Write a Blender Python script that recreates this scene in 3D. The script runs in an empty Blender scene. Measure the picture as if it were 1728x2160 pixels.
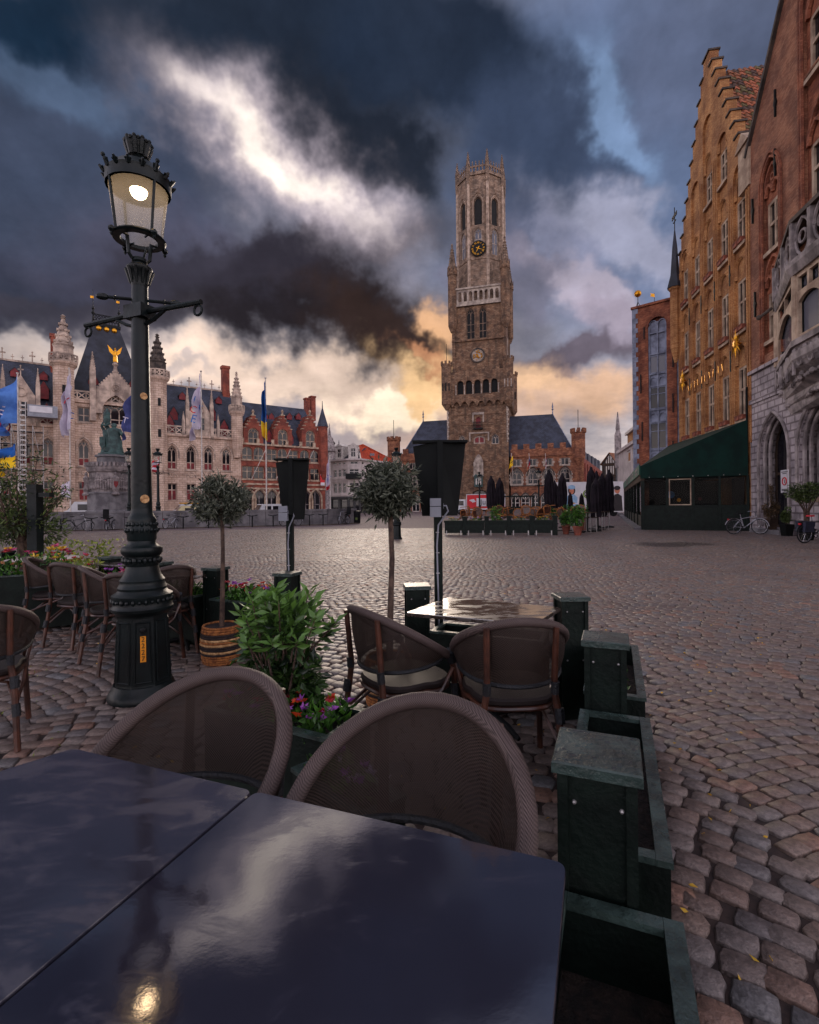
import bpy, math, random
import numpy as np
from mathutils import Vector, Matrix

# ------------------------------------------------------------------ camera, sky, sun, exposure
SC = bpy.context.scene
COL = SC.collection
FP, CX, HY, RO, EYE = 1050.0, 864.0, 1067.0, 0.0096, 1.42     # focal length in photo pixels, principal point, roll, eye height
cam_d = bpy.data.cameras.new('camera')
cam = bpy.data.objects.new('camera', cam_d)
COL.objects.link(cam)
cam.location = (0, 0, EYE)
cam.rotation_euler = (Matrix.Rotation(math.radians(90), 3, 'X') @ Matrix.Rotation(-math.atan(RO), 3, 'Z')).to_euler()
cam_d.sensor_fit = 'HORIZONTAL'
cam_d.sensor_width = 36
cam_d.lens = 36 * FP / 1728
cam_d.shift_y = -13 / 1728
cam_d.clip_start = 0.05
cam_d.clip_end = 3000
SC.camera = cam
SC.view_settings.view_transform = 'Standard'
SC.view_settings.look = 'None'
SC.view_settings.gamma = 1
SC.view_settings.use_curve_mapping = False
SC.view_settings.exposure = 0.27
SC.cycles.use_denoising = True
SC.cycles.use_adaptive_sampling = True
SC.cycles.adaptive_threshold = 0.02
SC.cycles.max_bounces = 8
SC.cycles.transparent_max_bounces = 16
SC.cycles.sample_clamp_indirect = 4.0
SC.cycles.caustics_reflective = False
SC.cycles.caustics_refractive = False

SUN_AZ, SUN_EL = math.radians(-1), math.radians(15)          # azimuth from the view axis (+Y), towards -X
sun_d = bpy.data.lights.new('sun', 'SUN')
sun_d.energy = 1.1
sun_d.angle = math.radians(22)
sun_d.color = (1.0, 0.83, 0.68)
sun = bpy.data.objects.new('sun', sun_d)
COL.objects.link(sun)
_sd = Vector((math.sin(SUN_AZ) * math.cos(SUN_EL), math.cos(SUN_AZ) * math.cos(SUN_EL), math.sin(SUN_EL)))
sun.rotation_euler = _sd.to_track_quat('Z', 'Y').to_euler()
sun.location = (0, 0, 60)


def lin(c, k=1.0):
    o = []
    for v in c:
        v = v / 255.0
        o.append(k * (v / 12.92 if v <= 0.04045 else ((v + 0.055) / 1.055) ** 2.4))
    return tuple(o)


class NT:
    """small helper round a node tree"""
    def __init__(s, tree):
        s.t = tree
        s.n = tree.nodes
        s.l = tree.links

    def new(s, typ, **kw):
        n = s.n.new(typ)
        for k, v in kw.items():
            setattr(n, k, v)
        return n

    def put(s, sock, v):
        if hasattr(v, 'is_output'):
            s.l.new(v, sock)
        elif v is not None:
            if hasattr(sock.default_value, '__len__') and not hasattr(v, '__len__'):
                v = (v,) * len(sock.default_value)
            if hasattr(v, '__len__') and len(sock.default_value) == 4 and len(v) == 3:
                v = tuple(v) + (1,)
            sock.default_value = v

    def math(s, op, a, b=None, c=None, clamp=False):
        n = s.new('ShaderNodeMath', operation=op, use_clamp=clamp)
        s.put(n.inputs[0], a)
        if b is not None:
            s.put(n.inputs[1], b)
        if c is not None:
            s.put(n.inputs[2], c)
        return n.outputs[0]

    def vm(s, op, a, b=None):
        n = s.new('ShaderNodeVectorMath', operation=op)
        s.put(n.inputs[0], a)
        if b is not None:
            s.put(n.inputs[3] if op == 'SCALE' else n.inputs[1], b)
        return n.outputs[0]

    def mix(s, f, a, b, mode='MIX'):
        n = s.new('ShaderNodeMix', data_type='RGBA', blend_type=mode)
        n.clamp_factor = True
        s.put(n.inputs[0], f)
        s.put(n.inputs[6], a)
        s.put(n.inputs[7], b)
        return n.outputs[2]

    def noise(s, vec, scale, detail=5, rough=0.55, dist=0.0, color=False):
        n = s.new('ShaderNodeTexNoise')
        s.put(n.inputs['Vector'], vec)
        n.inputs['Scale'].default_value = scale
        n.inputs['Detail'].default_value = detail
        n.inputs['Roughness'].default_value = rough
        n.inputs['Distortion'].default_value = dist
        return n.outputs[1] if color else n.outputs[0]

    def ramp(s, f, stops):
        n = s.new('ShaderNodeValToRGB')
        s.put(n.inputs[0], f)
        el = n.color_ramp.elements
        while len(el) < len(stops):
            el.new(0.5)
        for e, (p, c) in zip(el, stops):
            e.position = p
            e.color = tuple(c) + (1,) if len(c) == 3 else c
        return n.outputs[0]

    def smooth(s, v, a, b):
        n = s.new('ShaderNodeMapRange', interpolation_type='SMOOTHSTEP')
        s.put(n.inputs[0], v)
        n.inputs[1].default_value = a
        n.inputs[2].default_value = b
        return n.outputs[0]


def build_world():
    w = bpy.data.worlds.new('World')
    SC.world = w
    w.use_nodes = True
    t = NT(w.node_tree)
    for n in list(t.n):
        t.n.remove(n)
    out = t.new('ShaderNodeOutputWorld')
    bg = t.new('ShaderNodeBackground')
    t.l.new(bg.outputs[0], out.inputs[0])
    sky = t.new('ShaderNodeTexSky', sky_type='NISHITA')
    sky.sun_disc = False
    sky.sun_elevation = SUN_EL
    sky.sun_rotation = SUN_AZ
    air = t.vm('SCALE', sky.outputs[0], 0.055)
    d = t.vm('NORMALIZE', t.new('ShaderNodeTexCoord').outputs['Generated'])
    sep = t.new('ShaderNodeSeparateXYZ')
    t.put(sep.inputs[0], d)
    dx, dy, dz = sep.outputs
    # clouds lie on a high flat layer: project the direction on it for the general texture
    zc = t.math('ADD', t.math('MAXIMUM', dz, 0.0), 0.22)
    lay = t.new('ShaderNodeCombineXYZ')
    t.put(lay.inputs[0], t.math('DIVIDE', dx, zc))
    t.put(lay.inputs[1], t.math('DIVIDE', dy, zc))
    lay = lay.outputs[0]
    big = t.noise(lay, 0.75, 4, 0.55, 0)
    fine = t.noise(lay, 2.1, 7, 0.62, 0)
    soft = t.noise(d, 3.0, 6, 0.58, 0)
    mixn = t.math('ADD', t.math('MULTIPLY', big, 0.62), t.math('MULTIPLY', fine, 0.38))
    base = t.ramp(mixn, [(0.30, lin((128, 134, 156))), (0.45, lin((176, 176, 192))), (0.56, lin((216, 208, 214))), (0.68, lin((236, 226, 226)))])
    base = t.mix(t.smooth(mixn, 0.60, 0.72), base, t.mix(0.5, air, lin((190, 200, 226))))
    # unseen sky shaped to light facades: bright low and behind, dimmed overhead and ahead
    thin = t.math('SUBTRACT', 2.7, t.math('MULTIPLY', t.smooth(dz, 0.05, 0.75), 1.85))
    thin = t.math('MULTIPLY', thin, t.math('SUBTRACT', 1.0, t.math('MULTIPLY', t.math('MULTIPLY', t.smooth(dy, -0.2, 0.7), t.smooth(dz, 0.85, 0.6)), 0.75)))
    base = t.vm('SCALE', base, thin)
    base = t.vm('MULTIPLY', base, t.mix(t.smooth(dz, 0.5, 0.0), (0.95, 0.97, 1.06), (1.16, 1.06, 0.94)))  # low sky tinted warm to warm the light on the facades
    # the ragged cloud bank ahead: position on the vault measured about the +Y axis, torn by noise
    dyc = t.math('MAXIMUM', dy, 0.05)
    wv = t.new('ShaderNodeSeparateXYZ')
    t.put(wv.inputs[0], t.vm('SUBTRACT', t.noise(d, 3.2, 4, 0.58, 0, color=True), (0.5, 0.5, 0.5)))
    wf = t.new('ShaderNodeSeparateXYZ')
    t.put(wf.inputs[0], t.vm('SUBTRACT', t.noise(d, 10.0, 4, 0.65, 0, color=True), (0.5, 0.5, 0.5)))
    gx = t.math('DIVIDE', dx, dyc)
    gz = t.math('DIVIDE', dz, dyc)
    gx = t.math('ADD', gx, t.math('ADD', t.math('MULTIPLY', wv.outputs[0], 0.46), t.math('MULTIPLY', wf.outputs[0], 0.17)))
    gz = t.math('ADD', gz, t.math('ADD', t.math('MULTIPLY', wv.outputs[2], 0.36), t.math('MULTIPLY', wf.outputs[1], 0.14)))
    front = t.smooth(dy, 0.25, 0.6)
    col = base
    tear = t.math('ADD', 0.35, t.math('MULTIPLY', fine, 1.3))
    feats = [
        # position of each cloud patch in photo pixels, half sizes, tilt, colour, strength
        (1330, 300, 430, 430, 0, (92, 110, 144), .9), (150, 300, 400, 330, 0, (60, 70, 92), .95),
        (40, 30, 330, 130, 0, (20, 40, 60), .95), (110, 165, 230, 55, 18, (86, 104, 132), .7),
        (560, 70, 330, 140, 8, (30, 41, 57), .95), (930, 150, 320, 180, 20, (32, 42, 59), .97),
        (1130, 330, 150, 160, 0, (54, 65, 88), .85), (770, 300, 260, 85, 36, (30, 36, 48), .97),
        (60, 560, 330, 110, 5, (44, 50, 66), .9), (330, 520, 260, 110, 12, (80, 79, 98), .75),
        (1500, 120, 260, 190, 0, (98, 108, 136), .85), (1270, 250, 140, 50, 70, (136, 164, 204), .6),
        (1310, 480, 190, 70, 20, (170, 170, 192), .75), (1220, 600, 200, 46, 30, (184, 172, 186), .75),
        (1150, 480, 90, 40, 60, (150, 150, 174), .5), (1330, 680, 150, 40, 20, (150, 138, 154), .6),
        (220, 712, 420, 40, 7, (196, 182, 178), .85), (600, 795, 480, 58, 7, (238, 210, 190), .88),
        (1200, 850, 260, 60, 0, (226, 182, 148), .85), (760, 905, 420, 48, 0, (170, 158, 162), .85),
        (200, 625, 330, 46, 10, (66, 63, 74), .8), (300, 770, 160, 16, 6, (160, 152, 156), .6),
        (640, 640, 340, 100, 8, (38, 34, 39), 1.0), (470, 560, 240, 60, 14, (54, 51, 62), .85),
        (820, 715, 190, 80, 20, (50, 38, 36), .95), (700, 540, 260, 60, -10, (44, 41, 50), .9),
        (1230, 745, 160, 40, -8, (90, 79, 90), .85), (1180, 790, 90, 18, 0, (120, 100, 104), .6), (1060, 560, 60, 120, 0, (112, 108, 126), .6),
        (890, 800, 110, 46, 15, (258, 212, 158), .92), (945, 690, 40, 46, 10, (240, 186, 140), .8), (880, 745, 50, 20, 30, (214, 150, 110), .6),
        (1130, 810, 80, 50, 0, (240, 196, 156), .7), (1020, 900, 260, 50, 0, (214, 178, 156), .6),
        (610, 345, 320, 95, 38, (180, 168, 180), .75), (600, 335, 235, 62, 38, (222, 206, 206), .85),
        (590, 328, 205, 40, 38, (276, 260, 248), .88), (810, 835, 130, 26, 5, (276, 252, 222), .8),
    ]
    gv = t.new('ShaderNodeCombineXYZ')
    t.put(gv.inputs[0], gx)
    t.put(gv.inputs[1], gz)
    tear = t.math('MULTIPLY', tear, front)
    for (px, py, rx, ry, ang, c, k) in feats:
        mp = t.new('ShaderNodeMapping', vector_type='TEXTURE')
        t.put(mp.inputs[0], gv.outputs[0])
        mp.inputs[1].default_value = ((px - CX - RO * (py - HY)) / FP, -((py - HY) + RO * (px - CX)) / FP, 0)
        mp.inputs[2].default_value = (0, 0, math.radians(-ang))
        mp.inputs[3].default_value = (1.9 * rx / FP, 1.9 * ry / FP, 1)
        gr = t.new('ShaderNodeTexGradient', gradient_type='QUADRATIC_SPHERE')
        t.put(gr.inputs[0], mp.outputs[0])
        mr = t.new('ShaderNodeMapRange', interpolation_type='SMOOTHSTEP')
        t.put(mr.inputs[0], t.math('MULTIPLY', gr.outputs[1], tear))
        for i, q in ((1, .0), (2, .5), (3, 0), (4, k)):
            mr.inputs[i].default_value = q
        col = t.mix(mr.outputs[0], col, lin(c))
    # billows inside every patch
    bill = t.math('ADD', 0.5, t.math('MULTIPLY', soft, 1.0))
    col = t.mix(1.0, col, t.math('MULTIPLY', bill, t.math('ADD', 0.45, t.math('MULTIPLY', fine, 1.1))), 'MULTIPLY')
    col = t.vm('SCALE', col, t.math('ADD', 1.0, t.math('MULTIPLY', wf.outputs[2], 0.75)))
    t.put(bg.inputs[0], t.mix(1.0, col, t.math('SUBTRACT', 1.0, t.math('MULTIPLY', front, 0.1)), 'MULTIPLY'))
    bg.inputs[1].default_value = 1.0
    w.cycles.sampling_method = 'MANUAL'
    w.cycles.sample_map_resolution = 512


build_world()


# ------------------------------------------------------------------ geometry helpers
RND = random.Random(11)


def ray(x, y):
    u, v = x - CX, y - HY
    return ((u - RO * v) / FP, 1.0, -(v + RO * u) / FP)


def G(x, y, z=0.0):
    """photo pixel -> point on the level z"""
    d = ray(x, y)
    t = (EYE - z) / -d[2]
    return Vector((d[0] * t, t, z))


def at(x, y, depth):
    d = ray(x, y)
    return Vector((d[0] * depth, depth, EYE + d[2] * depth))


class MB:
    """collects geometry; build() links it as one mesh object"""
    def __init__(s):
        s.v, s.f = [], []

    def add(s, vs, fs):
        o = len(s.v)
        s.v.extend([tuple(p) for p in vs])
        s.f.extend([tuple(i + o for i in f) for f in fs])
        return s

    def box(s, x0, x1, y0, y1, z0, z1, m=None):
        p = [(x0, y0, z0), (x1, y0, z0), (x1, y1, z0), (x0, y1, z0), (x0, y0, z1), (x1, y0, z1), (x1, y1, z1), (x0, y1, z1)]
        if m is not None:
            p = [m @ Vector(q) for q in p]
        return s.add(p, [(0, 3, 2, 1), (4, 5, 6, 7), (0, 1, 5, 4), (1, 2, 6, 5), (2, 3, 7, 6), (3, 0, 4, 7)])

    def beam(s, a, b, w, h=None):
        """square bar between two points"""
        h = h or w
        a, b = Vector(a), Vector(b)
        q = (b - a).to_track_quat('Z', 'Y').to_matrix().to_4x4()
        return s.box(-w / 2, w / 2, -h / 2, h / 2, 0, (b - a).length, Matrix.Translation(a) @ q)

    def prism(s, pts, y0, y1):
        """polygon in x,z pushed from y0 to y1"""
        n = len(pts)
        vs = [(x, y0, z) for x, z in pts] + [(x, y1, z) for x, z in pts]
        fs = [tuple(range(n)), tuple(range(2 * n - 1, n - 1, -1))]
        fs += [(i, i + n, (i + 1) % n + n, (i + 1) % n) for i in range(n)]
        return s.add(vs, fs)

    def prismz(s, pts, z0, z1, k=1.0, c=(0, 0)):
        """polygon in x,y pushed from z0 to z1, scaled by k at the top"""
        n = len(pts)
        vs = [(x, y, z0) for x, y in pts] + [(c[0] + (x - c[0]) * k, c[1] + (y - c[1]) * k, z1) for x, y in pts]
        fs = [tuple(range(n - 1, -1, -1)), tuple(range(n, 2 * n))]
        fs += [(i, (i + 1) % n, (i + 1) % n + n, i + n) for i in range(n)]
        return s.add(vs, fs)

    def lathe(s, prof, n=16, c=(0, 0, 0), a0=0.0, sx=1.0, sy=1.0, caps=True):
        vs, fs = [], []
        for r, z in prof:
            for i in range(n):
                a = a0 + 2 * math.pi * i / n
                vs.append((c[0] + sx * r * math.cos(a), c[1] + sy * r * math.sin(a), c[2] + z))
        for k in range(len(prof) - 1):
            for i in range(n):
                j = (i + 1) % n
                fs.append((k * n + i, k * n + j, k * n + n + j, k * n + n + i))
        if caps and prof[0][0] > 1e-6:
            fs.append(tuple(range(n - 1, -1, -1)))
        if caps and prof[-1][0] > 1e-6:
            m = (len(prof) - 1) * n
            fs.append(tuple(range(m, m + n)))
        return s.add(vs, fs)

    def tube(s, pts, r, n=6, closed=False):
        pts = [Vector(p) for p in pts]
        m = len(pts)
        rr = r if hasattr(r, '__len__') else [r] * m
        vs, fs = [], []
        up = Vector((0, 0, 1))
        prev = None
        for i, p in enumerate(pts):
            if closed:
                d = pts[(i + 1) % m] - pts[i - 1]
            else:
                d = pts[min(i + 1, m - 1)] - pts[max(i - 1, 0)]
            d.normalize()
            if prev is None:
                e = d.cross(up) if abs(d.z) < 0.95 else d.cross(Vector((1, 0, 0)))
            else:
                e = prev - d * prev.dot(d)
            e.normalize()
            prev = e
            f = d.cross(e)
            for k in range(n):
                a = 2 * math.pi * k / n
                vs.append(p + (e * math.cos(a) + f * math.sin(a)) * rr[i])
        for i in range(m if closed else m - 1):
            j = (i + 1) % m
            for k in range(n):
                l = (k + 1) % n
                fs.append((i * n + k, j * n + k, j * n + l, i * n + l))
        if not closed:
            fs.append(tuple(range(n)))
            fs.append(tuple(range(m * n - 1, (m - 1) * n - 1, -1)))
        return s.add(vs, fs)

    def ball(s, c, r, n=10, k=6, sz=1.0, sx=1.0, sy=1.0):
        return s.lathe([(r * math.sin(math.pi * i / k), -r * sz * math.cos(math.pi * i / k)) for i in range(k + 1)], n, c, 0, sx, sy)

    def ring(s, c, R, r, axis='y', n=20, m=6):
        pts = []
        for i in range(n):
            a = 2 * math.pi * i / n
            u, v = R * math.cos(a), R * math.sin(a)
            pts.append((c[0] + u, c[1], c[2] + v) if axis == 'y' else (c[0] + u, c[1] + v, c[2]) if axis == 'z' else (c[0], c[1] + u, c[2] + v))
        return s.tube(pts, r, m, True)

    def sheet(s, rows):
        """grid of points"""
        n = len(rows[0])
        o = [p for r in rows for p in r]
        return s.add(o, [(i * n + j, i * n + j + 1, (i + 1) * n + j + 1, (i + 1) * n + j) for i in range(len(rows) - 1) for j in range(n - 1)])

    def mesh(s, name, mat, smooth=False):
        me = bpy.data.meshes.new(name)
        me.from_pydata(s.v, [], s.f)
        uvmap(me)
        if mat:
            me.materials.append(mat)
        if smooth:
            me.polygons.foreach_set('use_smooth', [True] * len(me.polygons))
            try:
                me.set_sharp_from_angle(angle=math.radians(38))
            except Exception:
                pass
        me.update()
        return me

    def build(s, name, mat, parent=None, smooth=False, loc=None, rz=0.0):
        o = bpy.data.objects.new(name, s.mesh(name, mat, smooth))
        COL.objects.link(o)
        if parent:
            o.parent = parent
        if loc is not None:
            o.location = loc
        o.rotation_euler.z = rz
        return o


def uvmap(me):
    """metres along the surface: u level, v up"""
    nl = len(me.loops)
    if not nl:
        return
    uv = me.uv_layers.new(name='UVMap')
    co = np.empty(len(me.vertices) * 3)
    me.vertices.foreach_get('co', co)
    co = co.reshape(-1, 3)
    li = np.empty(nl, dtype=np.int32)
    me.loops.foreach_get('vertex_index', li)
    lt = np.empty(len(me.polygons), dtype=np.int32)
    me.polygons.foreach_get('loop_total', lt)
    nr = np.empty(len(me.polygons) * 3)
    me.polygons.foreach_get('normal', nr)
    nr = np.repeat(nr.reshape(-1, 3), lt, axis=0)
    p = co[li]
    tx, ty = -nr[:, 1], nr[:, 0]
    ln = np.hypot(tx, ty)
    flat = np.abs(nr[:, 2]) > 0.9
    ln[ln < 1e-6] = 1
    u = (p[:, 0] * tx + p[:, 1] * ty) / ln
    v = p[:, 2] / np.maximum(np.sqrt(np.maximum(1 - nr[:, 2] ** 2, 0)), 0.2)
    u = np.where(flat, p[:, 0], u)
    v = np.where(flat, p[:, 1], v)
    uv.data.foreach_set('uv', np.stack([u, v], 1).ravel())


def tag(o, label=None, cat=None, group=None, kind=None):
    if label:
        o['label'] = label
    if cat:
        o['category'] = cat
    if group:
        o['group'] = group
    if kind:
        o['kind'] = kind
    return o


def thing(name, label, cat, loc=(0, 0, 0), rz=0.0, group=None):
    o = bpy.data.objects.new(name, None)
    COL.objects.link(o)
    o.location = loc
    o.rotation_euler.z = rz
    o.empty_display_size = 0.2
    return tag(o, label, cat, group)


def dup(root, loc, rz, label=None, group=None, scale=None):
    def cp(o, par):
        c = o.copy()
        COL.objects.link(c)
        c.parent = par
        for ch in KIDS.get(o.name) or list(o.children):
            cp(ch, c)
        return c
    r = cp(root, None)
    r.location = loc
    r.rotation_euler.z = rz
    if scale:
        r.scale = (scale,) * 3
    if label:
        r['label'] = label
    if group:
        r['group'] = group
    return r


KIDS = {}


def text(body, size, mat, parent, loc, rot, name='lettering', ext=0.002, sx=1.0, align='CENTER'):
    cu = bpy.data.curves.new(name, 'FONT')
    cu.body = body
    cu.size = size
    cu.extrude = ext
    cu.align_x = align
    cu.align_y = 'CENTER'
    cu.materials.append(mat)
    tmp = bpy.data.objects.new(name, cu)
    COL.objects.link(tmp)
    me = bpy.data.meshes.new_from_object(tmp)
    bpy.data.objects.remove(tmp)
    if not me.materials:
        me.materials.append(mat)
    o = bpy.data.objects.new(name, me)
    COL.objects.link(o)
    o.parent = parent
    o.location = loc
    o.rotation_euler = rot
    o.scale.x = sx
    return o


class Frame:
    """upright plane: local x along it to the viewer's right, y inwards, z up"""
    def __init__(s, p0, p1):
        s.o = Vector((p0[0], p0[1], 0))
        d = Vector((p1[0] - p0[0], p1[1] - p0[1], 0))
        s.len = d.length
        s.rz = math.atan2(d.y, d.x)
        s.ex = d.normalized()
        s.ey = Vector((-s.ex.y, s.ex.x, 0))

    def at(s, px, py, y=0.0):
        d = Vector(ray(px, py))
        c = Vector((0, 0, EYE))
        o = s.o + s.ey * y
        t = (o - c).dot(s.ey) / d.dot(s.ey)
        p = c + d * t
        return ((p - s.o).dot(s.ex), p.z)

    def world(s, x, y, z=0.0):
        return s.o + s.ex * x + s.ey * y + Vector((0, 0, z))


def arch(x0, x1, z1, kind, n=8):
    """points of an arch from left springing to right springing, apex at z1"""
    w = x1 - x0
    xm = (x0 + x1) / 2
    if kind == 'r':
        return [(xm - w / 2 * math.cos(math.pi * i / n), z1 - w / 2 + w / 2 * math.sin(math.pi * i / n)) for i in range(n + 1)]
    if kind == 's':
        h = 0.18 * w
        r = (w * w / 4 + h * h) / (2 * h)
        a = math.asin(w / 2 / r)
        return [(xm + r * math.sin(a * (2 * i / n - 1)), z1 - r + r * math.cos(a * (2 * i / n - 1))) for i in range(n + 1)]
    r = w * 0.82
    h = math.sqrt(r * r - (r - w / 2) ** 2)
    am = math.acos((r - w / 2) / r)
    k = n // 2
    L = [(x0 + r - r * math.cos(am * i / k), z1 - h + r * math.sin(am * i / k)) for i in range(k + 1)]
    return L + [(x0 + x1 - x, z) for x, z in L[-2::-1]]


def wall(mb, rects, ops, th=0.3, back=None):
    """front faces of a wall made of rectangles with real openings (x0,x1,z0,z1,arch kind) and their reveals"""
    xs = sorted({round(v, 4) for r in rects + ops for v in r[:2]})
    zs = sorted({round(v, 4) for r in rects + ops for v in r[2:4]})

    def inside(x, z, L):
        return any(r[0] < x < r[1] and r[2] < z < r[3] for r in L)
    nx, nz = len(xs) - 1, len(zs) - 1
    full = [[inside((xs[i] + xs[i + 1]) / 2, (zs[j] + zs[j + 1]) / 2, rects) for j in range(nz)] for i in range(nx)]
    hole = [[inside((xs[i] + xs[i + 1]) / 2, (zs[j] + zs[j + 1]) / 2, ops) for j in range(nz)] for i in range(nx)]
    bt = back if back is not None else th
    for j in range(nz):
        i = 0
        while i < nx:
            if full[i][j] and not hole[i][j]:
                k = i
                while k + 1 < nx and full[k + 1][j] and not hole[k + 1][j]:
                    k += 1
                mb.add([(xs[i], 0, zs[j]), (xs[k + 1], 0, zs[j]), (xs[k + 1], 0, zs[j + 1]), (xs[i], 0, zs[j + 1])], [(0, 1, 2, 3)])
                i = k + 1
            else:
                i += 1
    for i in range(nx):
        for j in range(nz):
            if not full[i][j]:
                continue
            if i == 0 or not full[i - 1][j]:
                mb.add([(xs[i], bt, zs[j]), (xs[i], 0, zs[j]), (xs[i], 0, zs[j + 1]), (xs[i], bt, zs[j + 1])], [(0, 1, 2, 3)])
            if i == nx - 1 or not full[i + 1][j]:
                mb.add([(xs[i + 1], 0, zs[j]), (xs[i + 1], bt, zs[j]), (xs[i + 1], bt, zs[j + 1]), (xs[i + 1], 0, zs[j + 1])], [(0, 1, 2, 3)])
            if j == nz - 1 or not full[i][j + 1]:
                mb.add([(xs[i], 0, zs[j + 1]), (xs[i + 1], 0, zs[j + 1]), (xs[i + 1], bt, zs[j + 1]), (xs[i], bt, zs[j + 1])], [(0, 1, 2, 3)])
    for o in ops:
        x0, x1, z0, z1 = o[:4]
        kind = o[4] if len(o) > 4 else None
        zt = z1
        if kind:
            A = arch(x0, x1, z1, kind)
            zt = A[0][1]
            for (a, b), (c, d) in zip(A[:-1], A[1:]):
                if z1 - min(b, d) > 1e-5:
                    mb.add([(a, 0, b), (c, 0, d), (c, 0, z1), (a, 0, z1)], [(0, 1, 2, 3)])
                mb.add([(a, 0, b), (a, th, b), (c, th, d), (c, 0, d)], [(0, 1, 2, 3)])
        else:
            mb.add([(x0, 0, z1), (x0, th, z1), (x1, th, z1), (x1, 0, z1)], [(0, 1, 2, 3)])
        mb.add([(x0, 0, z0), (x1, 0, z0), (x1, th, z0), (x0, th, z0)], [(0, 1, 2, 3)])
        mb.add([(x0, 0, z0), (x0, th, z0), (x0, th, zt), (x0, 0, zt)], [(0, 1, 2, 3)])
        mb.add([(x1, th, z0), (x1, 0, z0), (x1, 0, zt), (x1, th, zt)], [(0, 1, 2, 3)])
    return mb


def outline(o, inset=0.0):
    x0, x1, z0, z1 = o[0] + inset, o[1] - inset, o[2] + inset, o[3] - inset
    k = o[4] if len(o) > 4 else None
    if k:
        A = arch(x0, x1, z1, k)
        return [(x0, z0)] + A + [(x1, z0)]
    return [(x0, z0), (x0, z1), (x1, z1), (x1, z0)]


def window(parent, o, mf, mg, y=0.18, fw=0.07, mull=1, trans=(0.5,), head=0, name='window', fd=0.08, low=None, pane=True):
    """window in the opening o: frame with mullions and transoms (the part) and its pane (the sub-part)"""
    mb = MB()
    a, b = outline(o), outline(o, fw)
    n = len(a)
    for i in range(n):
        j = (i + 1) % n
        mb.add([(a[i][0], y, a[i][1]), (a[j][0], y, a[j][1]), (b[j][0], y, b[j][1]), (b[i][0], y, b[i][1]),
                (b[j][0], y + fd, b[j][1]), (b[i][0], y + fd, b[i][1])], [(0, 1, 2, 3), (3, 2, 4, 5)])
    x0, x1, z0, z1 = o[:4]
    w = x1 - x0
    zs = z1
    if len(o) > 4 and o[4]:
        zs = arch(x0, x1, z1, o[4])[0][1]
    for i in range(mull):
        xm = x0 + w * (i + 1) / (mull + 1)
        top = z1 - 0.02 if head == 0 else zs + (z1 - zs) * 0.25
        if head == 0 and len(o) > 4 and o[4]:
            top = max(z for x, z in [min(outline(o), key=lambda q: abs(q[0] - xm) - q[1] * 1e-3)]) - 0.02
        mb.box(xm - fw * .45, xm + fw * .45, y + .004, y + fd * .95, z0 + fw, top)
    for f in trans:
        zt = z0 + (zs - z0) * f
        mb.box(x0 + fw, x1 - fw, y + .008, y + fd * .9, zt - fw * .45, zt + fw * .45)
    if head:
        # tracery: pointed lights under a ring
        k = mull + 1
        lw = (w - 2 * fw) / k
        for i in range(k):
            A = arch(x0 + fw + lw * i, x0 + fw + lw * (i + 1), zs + (z1 - zs) * 0.35, 'p', 6)
            mb.tube([(p, y + fd * .5, q) for p, q in A], fw * .33, 4)
        rr = w * 0.16
        mb.ring(((x0 + x1) / 2, y + fd * .5, zs + (z1 - zs) * 0.52), rr, fw * .33, 'y', 10, 4)
    f = mb.build(name, mf, parent)
    if pane:
        pts = outline(o, fw * .5)
        pm = MB().add([(x, y + fd * .6, z) for x, z in pts], [tuple(range(len(pts)))])
        pm.build('pane', mg, f)
        if low:
            zl = z0 + (zs - z0) * low[0]
            MB().box(x0 + fw, x1 - fw, y + fd * .45, y + fd * .55, z0 + fw, zl).build('shutter_panel', low[1], f)
    return f


def cross_finial(mb, x, y, z, h, w=None):
    w = w or h * .5
    mb.box(x - h * .05, x + h * .05, y - h * .05, y + h * .05, z, z + h)
    mb.box(x - w / 2, x + w / 2, y - h * .05, y + h * .05, z + h * .55, z + h * .68)
    mb.lathe([(0, z + h * .9), (h * .1, z + h), (0, z + h * 1.1)], 4, (x, y, 0))


def spire(mb, x, y, z0, z1, r, n=8, crock=True):
    """tapering crocketed spire"""
    h = z1 - z0
    mb.lathe([(r, z0), (r * .16, z0 + h * .86), (r * .3, z0 + h * .88), (r * .1, z0 + h * .91), (r * .26, z0 + h * .94), (0, z1)], n, (x, y, 0), math.pi / n)
    if crock:
        m = max(4, int(h / (r * .75)))
        for k in range(n):
            a = 2 * math.pi * k / n + math.pi / n
            for i in range(1, m):
                f = i / m * .86
                rr = r * (1 - f / .86 * .84)
                cx, cy, cz = x + math.cos(a) * rr, y + math.sin(a) * rr, z0 + h * f
                s = r * .14
                mb.box(cx - s, cx + s, cy - s, cy + s, cz - s * .6, cz + s)


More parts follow.
